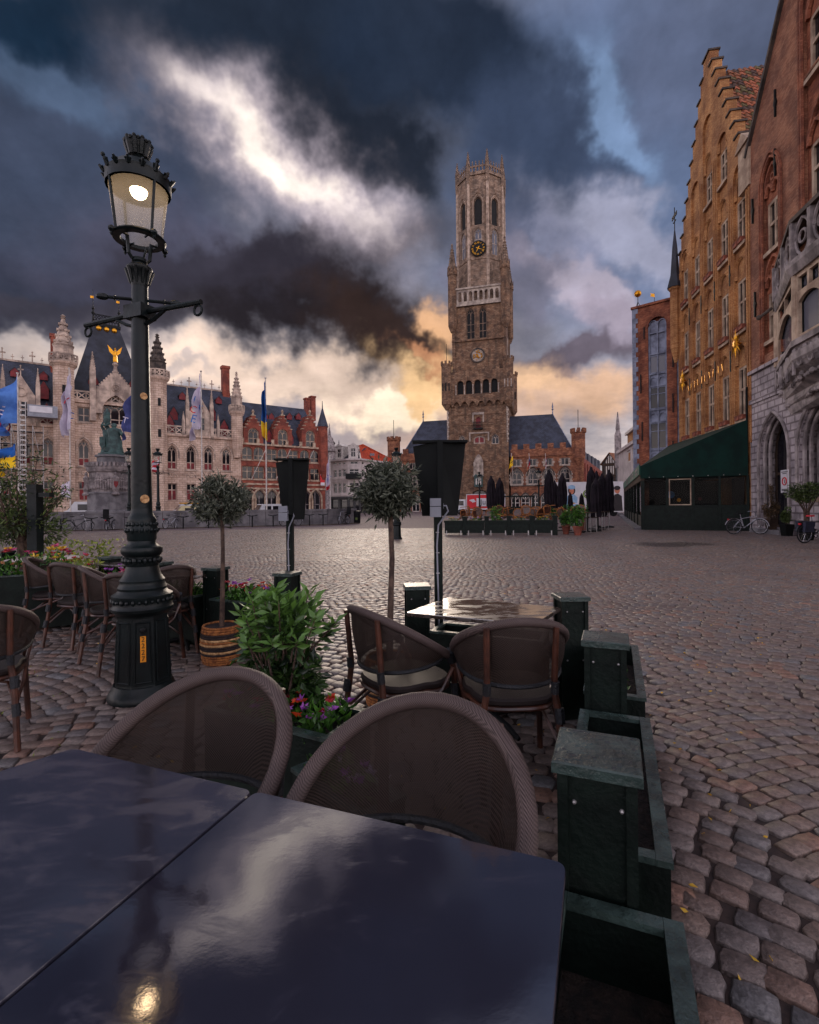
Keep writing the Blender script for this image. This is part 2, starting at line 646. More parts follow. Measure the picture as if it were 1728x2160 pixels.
def balustrade(mb, x0, x1, y, z0, z1, step, th=0.14):
    h = z1 - z0
    mb.box(x0, x1, y - th / 2, y + th / 2, z0, z0 + h * .16)
    mb.box(x0, x1, y - th * .65, y + th * .65, z1 - h * .16, z1)
    n = max(1, int(round((x1 - x0) / step)))
    s = (x1 - x0) / n
    for i in range(n + 1):
        mb.box(x0 + s * i - .07, x0 + s * i + .07, y - th * .55, y + th * .55, z0 + h * .16, z1 - h * .16)
    for i in range(n):
        a, b = x0 + s * i, x0 + s * (i + 1)
        za, zb, t = z0 + h * .16, z1 - h * .16, h * .05
        for (p, q) in (((a, za), (b, zb)), ((a, zb), (b, za))):
            dx, dz = q[0] - p[0], q[1] - p[1]
            l = math.hypot(dx, dz)
            nx, nz = -dz / l * t, dx / l * t
            mb.prism([(p[0] + nx, p[1] + nz), (p[0] - nx, p[1] - nz), (q[0] - nx, q[1] - nz), (q[0] + nx, q[1] + nz)], y - th * .3 + (.01 if p[1] == za else 0), y + th * .3)


# ------------------------------------------------------------------ materials
MATS = {}


def mat(name, c1, c2=None, rough=0.75, scale=3.0, detail=6, bump=0.0, bscale=None, metal=0.0, spec=0.5, streak=0.0, brick=None, mortar=None,
        bsize=(0.22, 0.07), coord='Object', alpha=None, lo=0.35, hi=0.65, coat=0.0, rvar=0.0):
    m = bpy.data.materials.new(name)
    m.use_nodes = True
    t = NT(m.node_tree)
    b = t.n['Principled BSDF']
    tc = t.new('ShaderNodeTexCoord')
    P = tc.outputs[coord]
    c2 = c2 or tuple(v * 0.62 for v in c1)
    n = t.noise(P, scale, detail, 0.6)
    f = t.smooth(n, lo, hi)
    col = t.mix(f, c2, c1)
    h = n
    if brick:
        br = t.new('ShaderNodeTexBrick')
        t.put(br.inputs['Vector'], tc.outputs['UV'])
        t.put(br.inputs['Color1'], (1, 1, 1, 1))
        t.put(br.inputs['Color2'], tuple(v ** .5 for v in brick) + (1,))
        t.put(br.inputs['Mortar'], tuple(v ** .5 for v in mortar) + (1,))
        br.inputs['Scale'].default_value = 1.0
        br.inputs['Mortar Size'].default_value = bsize[1] * .13
        br.inputs['Mortar Smooth'].default_value = .2
        br.inputs['Bias'].default_value = 0.0
        br.inputs['Brick Width'].default_value = bsize[0]
        br.inputs['Row Height'].default_value = bsize[1]
        col = t.mix(1.0, col, br.outputs[0], 'MULTIPLY')
        h = t.math('SUBTRACT', t.math('MULTIPLY', n, .4), br.outputs[1])
    if streak:
        sv = t.vm('MULTIPLY', P, (1.0, 1.0, 0.16))
        sn = t.noise(sv, 1.1, 5, 0.6)
        col = t.mix(t.math('MULTIPLY', t.smooth(sn, .5, .72), streak), col, tuple(v * .35 for v in c2))
    t.put(b.inputs['Base Color'], col)
    b.inputs['Metallic'].default_value = metal
    b.inputs['Specular IOR Level'].default_value = spec
    if rvar:
        t.put(b.inputs['Roughness'], t.math('ADD', rough - rvar / 2, t.math('MULTIPLY', t.noise(P, scale * 1.7, 5), rvar)))
    else:
        b.inputs['Roughness'].default_value = rough
    if coat:
        b.inputs['Coat Weight'].default_value = coat
        b.inputs['Coat Roughness'].default_value = 0.12
    if bump:
        bn = t.new('ShaderNodeBump')
        bn.inputs['Strength'].default_value = bump
        bn.inputs['Distance'].default_value = 0.02
        t.put(bn.inputs['Height'], h if bscale is None else t.noise(P, bscale, 4))
        t.l.new(bn.outputs[0], b.inputs['Normal'])
    MATS[name] = m
    return m


def emis(name, c, k):
    m = bpy.data.materials.new(name)
    m.use_nodes = True
    b = m.node_tree.nodes['Principled BSDF']
    b.inputs['Base Color'].default_value = tuple(c) + (1,)
    b.inputs['Emission Color'].default_value = tuple(c) + (1,)
    b.inputs['Emission Strength'].default_value = k
    MATS[name] = m
    return m


def glassy(name, tint, clear, rough=0.04, frost=0.0, spec=0.35):
    """window glass that mirrors the sky; clear = how much one sees through"""
    m = bpy.data.materials.new(name)
    m.use_nodes = True
    t = NT(m.node_tree)
    b = t.n['Principled BSDF']
    b.inputs['Base Color'].default_value = tuple(tint) + (1,)
    b.inputs['Roughness'].default_value = rough
    b.inputs['Specular IOR Level'].default_value = spec
    if clear:
        tr = t.new('ShaderNodeBsdfTransparent')
        mx = t.new('ShaderNodeMixShader')
        mx.inputs[0].default_value = clear
        last = b.outputs[0]
        if frost:
            tl = t.new('ShaderNodeBsdfTranslucent')
            tl.inputs[0].default_value = (0.9, 0.88, 0.84, 1)
            m2 = t.new('ShaderNodeMixShader')
            m2.inputs[0].default_value = frost
            t.l.new(b.outputs[0], m2.inputs[1])
            t.l.new(tl.outputs[0], m2.inputs[2])
            last = m2.outputs[0]
        t.l.new(last, mx.inputs[1])
        t.l.new(tr.outputs[0], mx.inputs[2])
        t.l.new(mx.outputs[0], t.n['Material Output'].inputs[0])
    else:
        bn = t.new('ShaderNodeBump')
        bn.inputs['Strength'].default_value = 0.08
        t.put(bn.inputs['Height'], t.noise(t.new('ShaderNodeTexCoord').outputs['Object'], 1.3, 2))
        t.l.new(bn.outputs[0], b.inputs['Normal'])
    MATS[name] = m
    return m


cream = mat('cream_stone', lin((220, 194, 176)), lin((184, 158, 142)), .85, .5, 8, .25, streak=.55, brick=lin((225, 215, 205)), mortar=lin((168, 150, 138)), bsize=(.8, .35))
cream_p = mat('cream_stone_trim', lin((206, 182, 164)), lin((142, 124, 114)), .85, .9, 8, .2, streak=.5)
rib_stone = mat('pale_rib_stone', lin((190, 166, 148)), lin((136, 116, 102)), .9, 1.2, 8, .3, streak=.5)
dark_stone = mat('soot_stone', lin((92, 80, 72)), lin((52, 46, 44)), .9, 1.2, 8, .3)
slate = mat('slate_roof', lin((66, 72, 90)), lin((40, 44, 58)), .55, .8, 8, .2, brick=lin((200, 200, 210)), mortar=lin((120, 120, 130)), bsize=(.5, .3), rvar=.2)
slate_d = mat('dark_slate_roof', lin((44, 47, 60)), lin((24, 26, 36)), .6, .8, 8, .2, rvar=.2)
red_paint = mat('red_paint', lin((132, 28, 34)), lin((100, 18, 26)), .6, 2)
redbrick = mat('red_brick', lin((164, 88, 68)), lin((118, 60, 50)), .85, .8, 8, .3, streak=.3, brick=lin((190, 160, 150)), mortar=lin((190, 170, 160)), bsize=(.42, .16))
belf = mat('tower_brick', lin((164, 131, 104)), lin((98, 78, 65)), .9, .8, 10, .5, streak=.75, brick=lin((146, 118, 104)), mortar=lin((120, 110, 105)), bsize=(.7, .3), lo=.3, hi=.7)
belf_g = mat('tower_stone', lin((172, 146, 126)), lin((108, 92, 81)), .9, .9, 10, .5, streak=.8, brick=lin((156, 141, 131)), mortar=lin((150, 140, 135)), bsize=(.9, .4), lo=.3, hi=.7)
hallbrick = mat('hall_brick', lin((176, 120, 88)), lin((120, 76, 58)), .88, .9, 10, .4, streak=.5, brick=lin((130, 98, 84)), mortar=lin((150, 130, 120)), bsize=(.45, .18))
white_stone = mat('white_stone', lin((184, 168, 154)), lin((128, 114, 106)), .85, 1.0, 7, .2, streak=.3)
yellowbrick = mat('yellow_brick', lin((214, 160, 104)), lin((158, 110, 70)), .85, .7, 9, .45, streak=.35, brick=lin((178, 140, 110)), mortar=lin((120, 100, 84)), bsize=(.21, .07))
orangebrick = mat('orange_brick', lin((176, 124, 96)), lin((124, 80, 62)), .85, .9, 9, .45, streak=.3, brick=lin((170, 130, 110)), mortar=lin((150, 130, 115)), bsize=(.21, .07))
roughbrick = mat('rough_brick', lin((178, 112, 82)), lin((118, 66, 48)), .85, 1.1, 9, .5, streak=.3, brick=lin((150, 110, 95)), mortar=lin((168, 146, 128)), bsize=(.21, .075))
greystone = mat('grey_ashlar', lin((190, 178, 180)), lin((140, 130, 134)), .85, .9, 9, .3, streak=.6, brick=lin((225, 225, 225)), mortar=lin((120, 112, 112)), bsize=(.62, .32))
greytrim = mat('grey_carved_stone', lin((166, 154, 152)), lin((104, 95, 95)), .85, 1.6, 9, .35, streak=.6)
tanstone = mat('tan_window_stone', lin((196, 172, 148)), lin((138, 114, 96)), .8, 1.4, 8, .25, streak=.35)
leadgrey = mat('lead_grey_paint', lin((140, 146, 166)), lin((96, 100, 118)), .7, 1.6, 8, .2)
stucco = mat('white_stucco', lin((206, 194, 190)), lin((176, 164, 160)), .8, .7, 7, .1, streak=.35)
stucco_d = mat('dark_shopfront', lin((56, 54, 56)), lin((36, 34, 36)), .6, 1.5)
orange_tile = mat('orange_tiles', lin((214, 84, 40)), lin((180, 62, 32)), .8, 1.2, 8, .3, brick=lin((210, 190, 180)), mortar=lin((120, 100, 90)), bsize=(.4, .35))
pantile = mat('pantile_clay', lin((160, 92, 58)), lin((84, 60, 36)), .75, 3.0, 8, .3, lo=.3, hi=.7)
tile_b = mat('pantile_orange', lin((176, 98, 62)), lin((120, 66, 42)), .75, 4, 8, .3)
tile_c = mat('pantile_mossy', lin((112, 96, 58)), lin((70, 62, 36)), .85, 5, 8, .3)
tile_d = mat('pantile_dark', lin((92, 62, 48)), lin((52, 38, 32)), .8, 4, 8, .3)
timber = mat('dark_timber', lin((74, 58, 48)), lin((48, 38, 32)), .85, 2, spec=.18)
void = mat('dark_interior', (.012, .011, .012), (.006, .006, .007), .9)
glass_d = glassy('dark_glass', lin((28, 27, 32)), 0)
glass_c = glassy('terrace_glass', lin((4, 5, 6)), .6, spec=.07)
glass_l = glassy('grey_glass', lin((96, 96, 106)), 0, .08)
white_f = mat('white_window_paint', lin((214, 206, 198)), lin((180, 170, 164)), .6, 3)
iron = mat('black_iron', lin((26, 27, 29)), lin((14, 15, 16)), .5, 5, spec=.18)
gold = mat('gilding', lin((232, 170, 50)), lin((196, 128, 30)), .35, 5, metal=.85)
bronze = mat('verdigris_bronze', lin((66, 96, 92)), lin((30, 46, 46)), .6, 2.2, 8, .3, lo=.3, hi=.7)
concrete = mat('grey_granite', lin((126, 122, 124)), lin((88, 84, 88)), .8, 1.2, 8, .3, streak=.6)
lampgreen = mat('dark_green_cast_iron', lin((16, 26, 27)), lin((8, 13, 14)), .38, 4, 6, .15, bscale=25, spec=.25, rvar=.16)
boxgreen = mat('dark_green_wood', lin((20, 31, 26)), lin((11, 18, 15)), .55, 6, 8, .25, bscale=40, rvar=.2, spec=.18)
rimgreen = mat('weathered_green_wood', lin((60, 76, 72)), lin((30, 40, 37)), .3, 9, 8, .3, bscale=60, rvar=.25)
soil = mat('potting_soil', lin((46, 34, 28)), lin((20, 15, 13)), .95, 30, 6, 1.0, bscale=60)
canvas_g = mat('dark_green_awning', lin((7, 42, 35)), lin((4, 29, 25)), .75, 1.5, spec=.18)
canvas_b = mat('black_canvas', lin((34, 27, 34)), lin((18, 14, 19)), .85, 3, spec=.18)
blackply = mat('black_panel', lin((14, 18, 17)), lin((8, 10, 10)), .7, 3, 8, .2, streak=0, rvar=.2, spec=.18)
greyplastic = mat('grey_plastic', lin((140, 142, 152)), lin((124, 126, 136)), .5, 4)
alu = mat('brushed_aluminium', lin((176, 172, 170)), lin((140, 136, 136)), .4, 4, metal=.6)
rubber = mat('black_rubber', lin((24, 24, 26)), lin((16, 16, 18)), .8, 4, spec=.18)
whitepaint = mat('white_vehicle_paint', lin((212, 212, 216)), lin((196, 196, 200)), .3, 1, coat=.5)
creampaint = mat('cream_vehicle_paint', lin((214, 200, 150)), lin((200, 184, 136)), .3, 1, coat=.5)
redpanel = mat('red_trailer_panel', lin((206, 22, 34)), lin((186, 16, 28)), .5, 1)
whitepanel = mat('white_trailer_panel', lin((214, 210, 214)), lin((198, 194, 198)), .5, 1)
bamboo = mat('brown_bamboo', lin((92, 54, 40)), lin((46, 26, 20)), .35, 7, 6, .1, spec=.6, rvar=.15)
binding = mat('black_binding', lin((30, 32, 38)), lin((16, 17, 21)), .5, 60, 2, .5, bscale=120)
bark = mat('olive_bark', lin((98, 78, 66)), lin((56, 42, 36)), .9, 14, 8, .5)
rope1 = mat('tan_seagrass', lin((176, 112, 58)), lin((116, 66, 34)), .9, 30, 6, .6, bscale=90)
rope2 = mat('dark_seagrass', lin((52, 38, 36)), lin((28, 20, 20)), .9, 30, 6, .6, bscale=90)
rope3 = mat('pale_seagrass', lin((214, 170, 120)), lin((160, 116, 74)), .9, 30, 6, .6, bscale=90)
terracotta = mat('terracotta', lin((150, 82, 62)), lin((108, 56, 44)), .8, 4)


def leafmat(name, c1, c2, rough=.45, trans=.25):
    m = bpy.data.materials.new(name)
    m.use_nodes = True
    t = NT(m.node_tree)
    b = t.n['Principled BSDF']
    at_ = t.new('ShaderNodeAttribute', attribute_name='tint')
    col = t.mix(at_.outputs[2], c2, c1)
    t.put(b.inputs['Base Color'], col)
    b.inputs['Roughness'].default_value = rough
    tl = t.new('ShaderNodeBsdfTranslucent')
    t.put(tl.inputs[0], col)
    mx = t.new('ShaderNodeMixShader')
    mx.inputs[0].default_value = trans
    t.l.new(b.outputs[0], mx.inputs[1])
    t.l.new(tl.outputs[0], mx.inputs[2])
    t.l.new(mx.outputs[0], t.n['Material Output'].inputs[0])
    MATS[name] = m
    return m


olive_leaf = leafmat('olive_leaf', lin((128, 132, 114)), lin((42, 50, 38)))
bush_leaf = leafmat('bush_leaf', lin((100, 140, 62)), lin((18, 36, 23)), .35)
shrub_leaf = leafmat('shrub_leaf', lin((104, 122, 62)), lin((28, 40, 24)))
herb_leaf = leafmat('herb_leaf', lin((96, 150, 52)), lin((34, 66, 26)))
lime_leaf = leafmat('lime_leaf', lin((168, 176, 70)), lin((90, 110, 40)))
dry_leaf = leafmat('dry_leaf', lin((120, 92, 62)), lin((52, 42, 30)))
PETALS = {k: leafmat(k + '_petal', lin(a), lin(b), .5, .3) for k, a, b in (
    ('pink', (214, 90, 140), (170, 50, 100)), ('purple', (196, 110, 210), (140, 60, 160)), ('orange', (236, 96, 40), (196, 50, 24)),
    ('red', (206, 46, 60), (150, 24, 40)), ('white', (226, 214, 226), (180, 160, 200)), ('yellow', (232, 196, 60), (200, 150, 40)))}


# ------------------------------------------------------------------ the square: ground sheet and setts
def sett_material():
    m = bpy.data.materials.new('granite_sett')
    m.use_nodes = True
    t = NT(m.node_tree)
    b = t.n['Principled BSDF']
    oi = t.new('ShaderNodeObjectInfo')
    a = t.new('ShaderNodeAttribute', attribute_name='tint')
    tc = t.new('ShaderNodeTexCoord')
    f = t.math('FRACT', t.math('ADD', a.outputs[2], oi.outputs['Random']))
    geo = t.new('ShaderNodeNewGeometry')
    c = t.ramp(f, [(0, lin((108, 92, 86))), (.2, lin((128, 114, 108))), (.38, lin((104, 97, 98))), (.55, lin((130, 110, 100))), (.7, lin((108, 108, 112))), (.82, lin((118, 100, 93))), (.91, lin((138, 106, 92))), (.95, lin((114, 97, 91))), (1, lin((116, 103, 100)))])
    n = t.noise(geo.outputs['Position'], 38, 6, .7)
    c = t.vm('MULTIPLY', c, (1.32, 1.28, 1.23))
    c = t.mix(t.smooth(n, .3, .75), t.mix(.55, c, (0, 0, 0)), c)
    big = t.noise(geo.outputs['Position'], .45, 5, .6)
    c = t.mix(t.math('MULTIPLY', t.smooth(big, .52, .72), .4), c, lin((70, 56, 54)))
    sp = t.new('ShaderNodeSeparateXYZ')
    t.put(sp.inputs[0], geo.outputs['Position'])
    for (px, py, rx, ry) in ((1395, 1149, .95, 1.3), (1455, 1147, .9, 1.0)):          # oily stains on the stones
        g = G(px, py)
        ex = t.math('DIVIDE', t.math('SUBTRACT', sp.outputs[0], g.x), rx)
        ey = t.math('DIVIDE', t.math('SUBTRACT', sp.outputs[1], g.y), ry)
        r = t.math('ADD', t.math('ADD', t.math('MULTIPLY', ex, ex), t.math('MULTIPLY', ey, ey)), t.math('MULTIPLY', t.noise(geo.outputs['Position'], 1.6, 4), 1.2))
        c = t.mix(t.math('MULTIPLY', t.smooth(r, 1.7, .9), .75), c, lin((26, 16, 16)))
    t.put(b.inputs['Base Color'], c)
    t.put(b.inputs['Roughness'], t.math('ADD', .27, t.math('MULTIPLY', t.noise(geo.outputs['Position'], 3.0, 5), .34)))
    b.inputs['Specular IOR Level'].default_value = .55
    bn = t.new('ShaderNodeBump')
    bn.inputs['Strength'].default_value = .8
    bn.inputs['Distance'].default_value = .012
    t.put(bn.inputs['Height'], t.noise(geo.outputs['Position'], 55, 5, .65))
    t.l.new(bn.outputs[0], b.inputs['Normal'])
    return m


def ground_material():
    m = bpy.data.materials.new('square_ground')
    m.use_nodes = True
    t = NT(m.node_tree)
    b = t.n['Principled BSDF']
    geo = t.new('ShaderNodeNewGeometry')
    P = geo.outputs['Position']
    sp = t.new('ShaderNodeSeparateXYZ')
    t.put(sp.inputs[0], P)
    n = t.noise(P, 30, 6, .7)
    dirt = t.mix(t.smooth(n, .3, .7), lin((34, 24, 22)), lin((62, 46, 40)))
    moss = t.smooth(t.noise(P, 1.7, 5, .6), .60, .72)
    dirt = t.mix(t.math('MULTIPLY', moss, .5), dirt, lin((58, 62, 30)))
    br = t.new('ShaderNodeTexBrick')
    t.put(br.inputs['Vector'], t.vm('ADD', P, t.vm('SCALE', t.noise(P, .5, 3, color=True), .9)))
    br.inputs['Color1'].default_value = lin((128, 106, 102)) + (1,)
    br.inputs['Color2'].default_value = lin((100, 86, 88)) + (1,)
    br.inputs['Mortar'].default_value = lin((58, 44, 42)) + (1,)
    br.inputs['Scale'].default_value = 1
    br.inputs['Brick Width'].default_value = .2
    br.inputs['Row Height'].default_value = .16
    br.inputs['Mortar Size'].default_value = .012
    far = t.smooth(sp.outputs[1], 31.4, 31.6)
    bigm = t.mix(t.math('MULTIPLY', t.smooth(t.noise(P, .3, 5), .5, .7), .3), br.outputs[0], lin((74, 60, 58)))
    t.put(b.inputs['Base Color'], t.mix(far, dirt, bigm))
    b.inputs['Roughness'].default_value = .8
    return m


SETT = sett_material()
ground = MB().add([(-900, -300, -.013), (900, -300, -.013), (900, 1500, -.013), (-900, 1500, -.013)], [(0, 1, 2, 3)]).build('ground', ground_material())
tag(ground, kind='structure')


def settmesh(name, X, Y, RZ, W, D, Z, tint, nv, chamfer, rs, tl=.014):
    """many setts in one mesh: irregular rounded stones, top ring + chamfer ring + skirt"""
    N = len(X)
    ang = (np.arange(nv) + .5) / nv * 2 * math.pi
    if nv == 4:
        ox, oy = np.array([-1, 1, 1, -1.]), np.array([-1, -1, 1, 1.])
    else:
        ca, sa = np.cos(ang), np.sin(ang)
        k = (np.abs(ca) ** 8 + np.abs(sa) ** 8) ** (-1 / 8)
        ox, oy = ca * k, sa * k
    jx = ox[None] * (1 + rs.normal(0, .04, (N, nv)))
    jy = oy[None] * (1 + rs.normal(0, .04, (N, nv)))
    c, s = np.cos(RZ)[:, None], np.sin(RZ)[:, None]
    tilt = rs.normal(0, tl, (N, 2))
    rings = [(.9, 0.0), (.985, -.006), (1.01, -.03)] if chamfer else [(.95, 0.0), (1.03, -.022)]
    V = []
    for k, dz in rings:
        lx, ly = jx * (W / 2)[:, None] * k, jy * (D / 2)[:, None] * k
        z = Z[:, None] + dz + (tilt[:, :1] * lx + tilt[:, 1:] * ly if dz > -.02 else 0)
        V.append(np.stack([X[:, None] + lx * c - ly * s, Y[:, None] + lx * s + ly * c, np.broadcast_to(z, lx.shape)], 2))
    nr = len(rings)
    V = np.stack(V, 1).reshape(-1, 3)
    base = (np.arange(N) * nr * nv)[:, None]
    i = np.arange(nv)
    j = (i + 1) % nv
    tops = base + i[None]
    sides = []
    for r in range(nr - 1):
        sides.append(np.stack([r * nv + nv + i, r * nv + nv + j, r * nv + j, r * nv + i], 1))
    sides = np.concatenate(sides)
    quads = (base[:, :, None] + sides[None]).reshape(-1, 4)
    me = bpy.data.meshes.new(name)
    nq, nt = len(quads), N
    me.vertices.add(len(V))
    me.vertices.foreach_set('co', V.ravel())
    loops = np.concatenate([tops.ravel(), quads.ravel()]).astype(np.int32)
    me.loops.add(len(loops))
    me.loops.foreach_set('vertex_index', loops)
    ls = np.concatenate([np.arange(nt) * nv, nt * nv + np.arange(nq) * 4]).astype(np.int32)
    me.polygons.add(nt + nq)
    me.polygons.foreach_set('loop_start', ls)
    me.update(calc_edges=True)
    me.polygons.foreach_set('use_smooth', np.ones(nt + nq, bool))
    at_ = me.attributes.new('tint', 'FLOAT', 'POINT')
    at_.data.foreach_set('value', np.repeat(tint, nr * nv).astype(np.float32))
    me.materials.append(SETT)
    me.validate()
    return me


def lay_setts():
    rs = np.random.RandomState(5)
    rot = math.radians(-12)                       # the bands of fans run slightly across the view
    ca, sa = math.cos(rot), math.sin(rot)
    w, p, pw = 2.1, .116, .128
    Rr = w * .82
    fm = math.asin(w / 2 / Rr)
    n = int(round(2 * fm * Rr / pw))
    ph = (np.arange(n) + .5) / n * 2 * fm - fm
    xs, ys, rz, ws, ds = [], [], [], [], []
    for i in range(-20, 21):
        kmax = int(40 / p)
        k = np.arange(-60, kmax)
        K, PH = np.meshgrid(k, ph, indexing='ij')
        PH = PH + rs.normal(0, .006, PH.shape) + ((K % 2) * .5 - .25) * (2 * fm / n) * np.cos(PH / fm * math.pi / 2) + rs.uniform(-.02, .02, (len(k), 1))
        s = Rr * np.sin(PH) + i * w
        t = K * p + Rr * np.cos(PH)
        xs.append((s * ca - t * sa).ravel())
        ys.append((s * sa + t * ca).ravel())
        rz.append((rot - PH).ravel())
        ws.append((pw * rs.uniform(.92, 1.0, PH.shape)).ravel())
        ds.append((p * np.cos(PH * .95) * rs.uniform(.91, 1.0, PH.shape)).ravel())
    X, Y, RZ, W, D = map(np.concatenate, (xs, ys, rz, ws, ds))
    keep = (Y > .35) & (Y < 31.5) & (np.abs(X) < Y * .86 + 1.6)
    X, Y, RZ, W, D = (a[keep] for a in (X, Y, RZ, W, D))
    Z = rs.normal(0, .0018, len(X)) + .02 * 0 + .003 * np.sin(X * 1.3) * np.cos(Y * .9)
    T = rs.uniform(0, 1, len(X))
    # the stones that show largest become single objects: open ground beside the planters, ahead of the table and round the lamp
    dist = np.hypot(X, Y)
    vis = ((X > .62 + (Y - 1.2) * .41 + .12) & (X < Y * .83)) | ((X < -1.25) & (X > -Y * .83) & (Y > 1.75))
    cand = np.where(vis)[0]
    cand = cand[np.argsort(dist[cand])][:300]
    one = np.zeros(len(X), bool)
    one[cand] = True
    z1 = np.zeros(1)
    var = [settmesh('sett', z1, z1, z1, z1 + 1, z1 + 1, z1, z1 + rs.uniform(0, 1), 12, True, rs, 0) for _ in range(14)]
    for i in cand:
        o = bpy.data.objects.new('sett', var[rs.randint(14)])
        COL.objects.link(o)
        o.parent = ground
        o.location = (X[i], Y[i], Z[i])
        o.rotation_euler = (rs.normal(0, .014), rs.normal(0, .014), RZ[i] + (math.pi if rs.rand() < .5 else 0))
        o.scale = (W[i], D[i], 1)
    bands = [((Y < 6) & ~one, 10, True), ((Y >= 6) & (Y < 13) & ~one, 6, False), ((Y >= 13) & ~one, 4, False)]
    for msk, nv, ch in bands:
        me = settmesh('setts', X[msk], Y[msk], RZ[msk], W[msk], D[msk], Z[msk], T[msk], nv, ch, rs)
        o = bpy.data.objects.new('setts', me)
        COL.objects.link(o)
        o.parent = ground
        tag(o, kind='stuff')


lay_setts()


# ------------------------------------------------------------------ belfry: tower and market hall
def xf(mb, m):
    mb.v = [tuple(m @ Vector(p)) for p in mb.v]
    return mb


def dormer(parent, x, y, z, w, h, mw, mr, name='dormer', d=1.6):
    b = MB()
    b.prism([(x - w / 2, z), (x + w / 2, z), (x + w / 2, z + h * .55), (x, z + h), (x - w / 2, z + h * .55)], y, y + d)
    o = b.build(name, mw, parent)
    r = MB()
    e = w * .14
    for s in (-1, 1):
        r.add([(x, y - .06, z + h + e * .6), (x + s * (w / 2 + e), y - .06, z + h * .55 - e * .2), (x + s * (w / 2 + e), y + d, z + h * .55 - e * .2), (x, y + d, z + h + e * .6),
               (x, y - .06, z + h), (x + s * (w / 2 + e), y - .06, z + h * .5 - e * .4), (x, y + d, z + h), (x + s * (w / 2 + e), y + d, z + h * .5 - e * .4)],
              [(0, 1, 2, 3), (0, 4, 5, 1)])
    r.build('dormer_roof', mr, o)
    return o


BF = Frame((-3.9, 121.5), (37.5, 110.0))


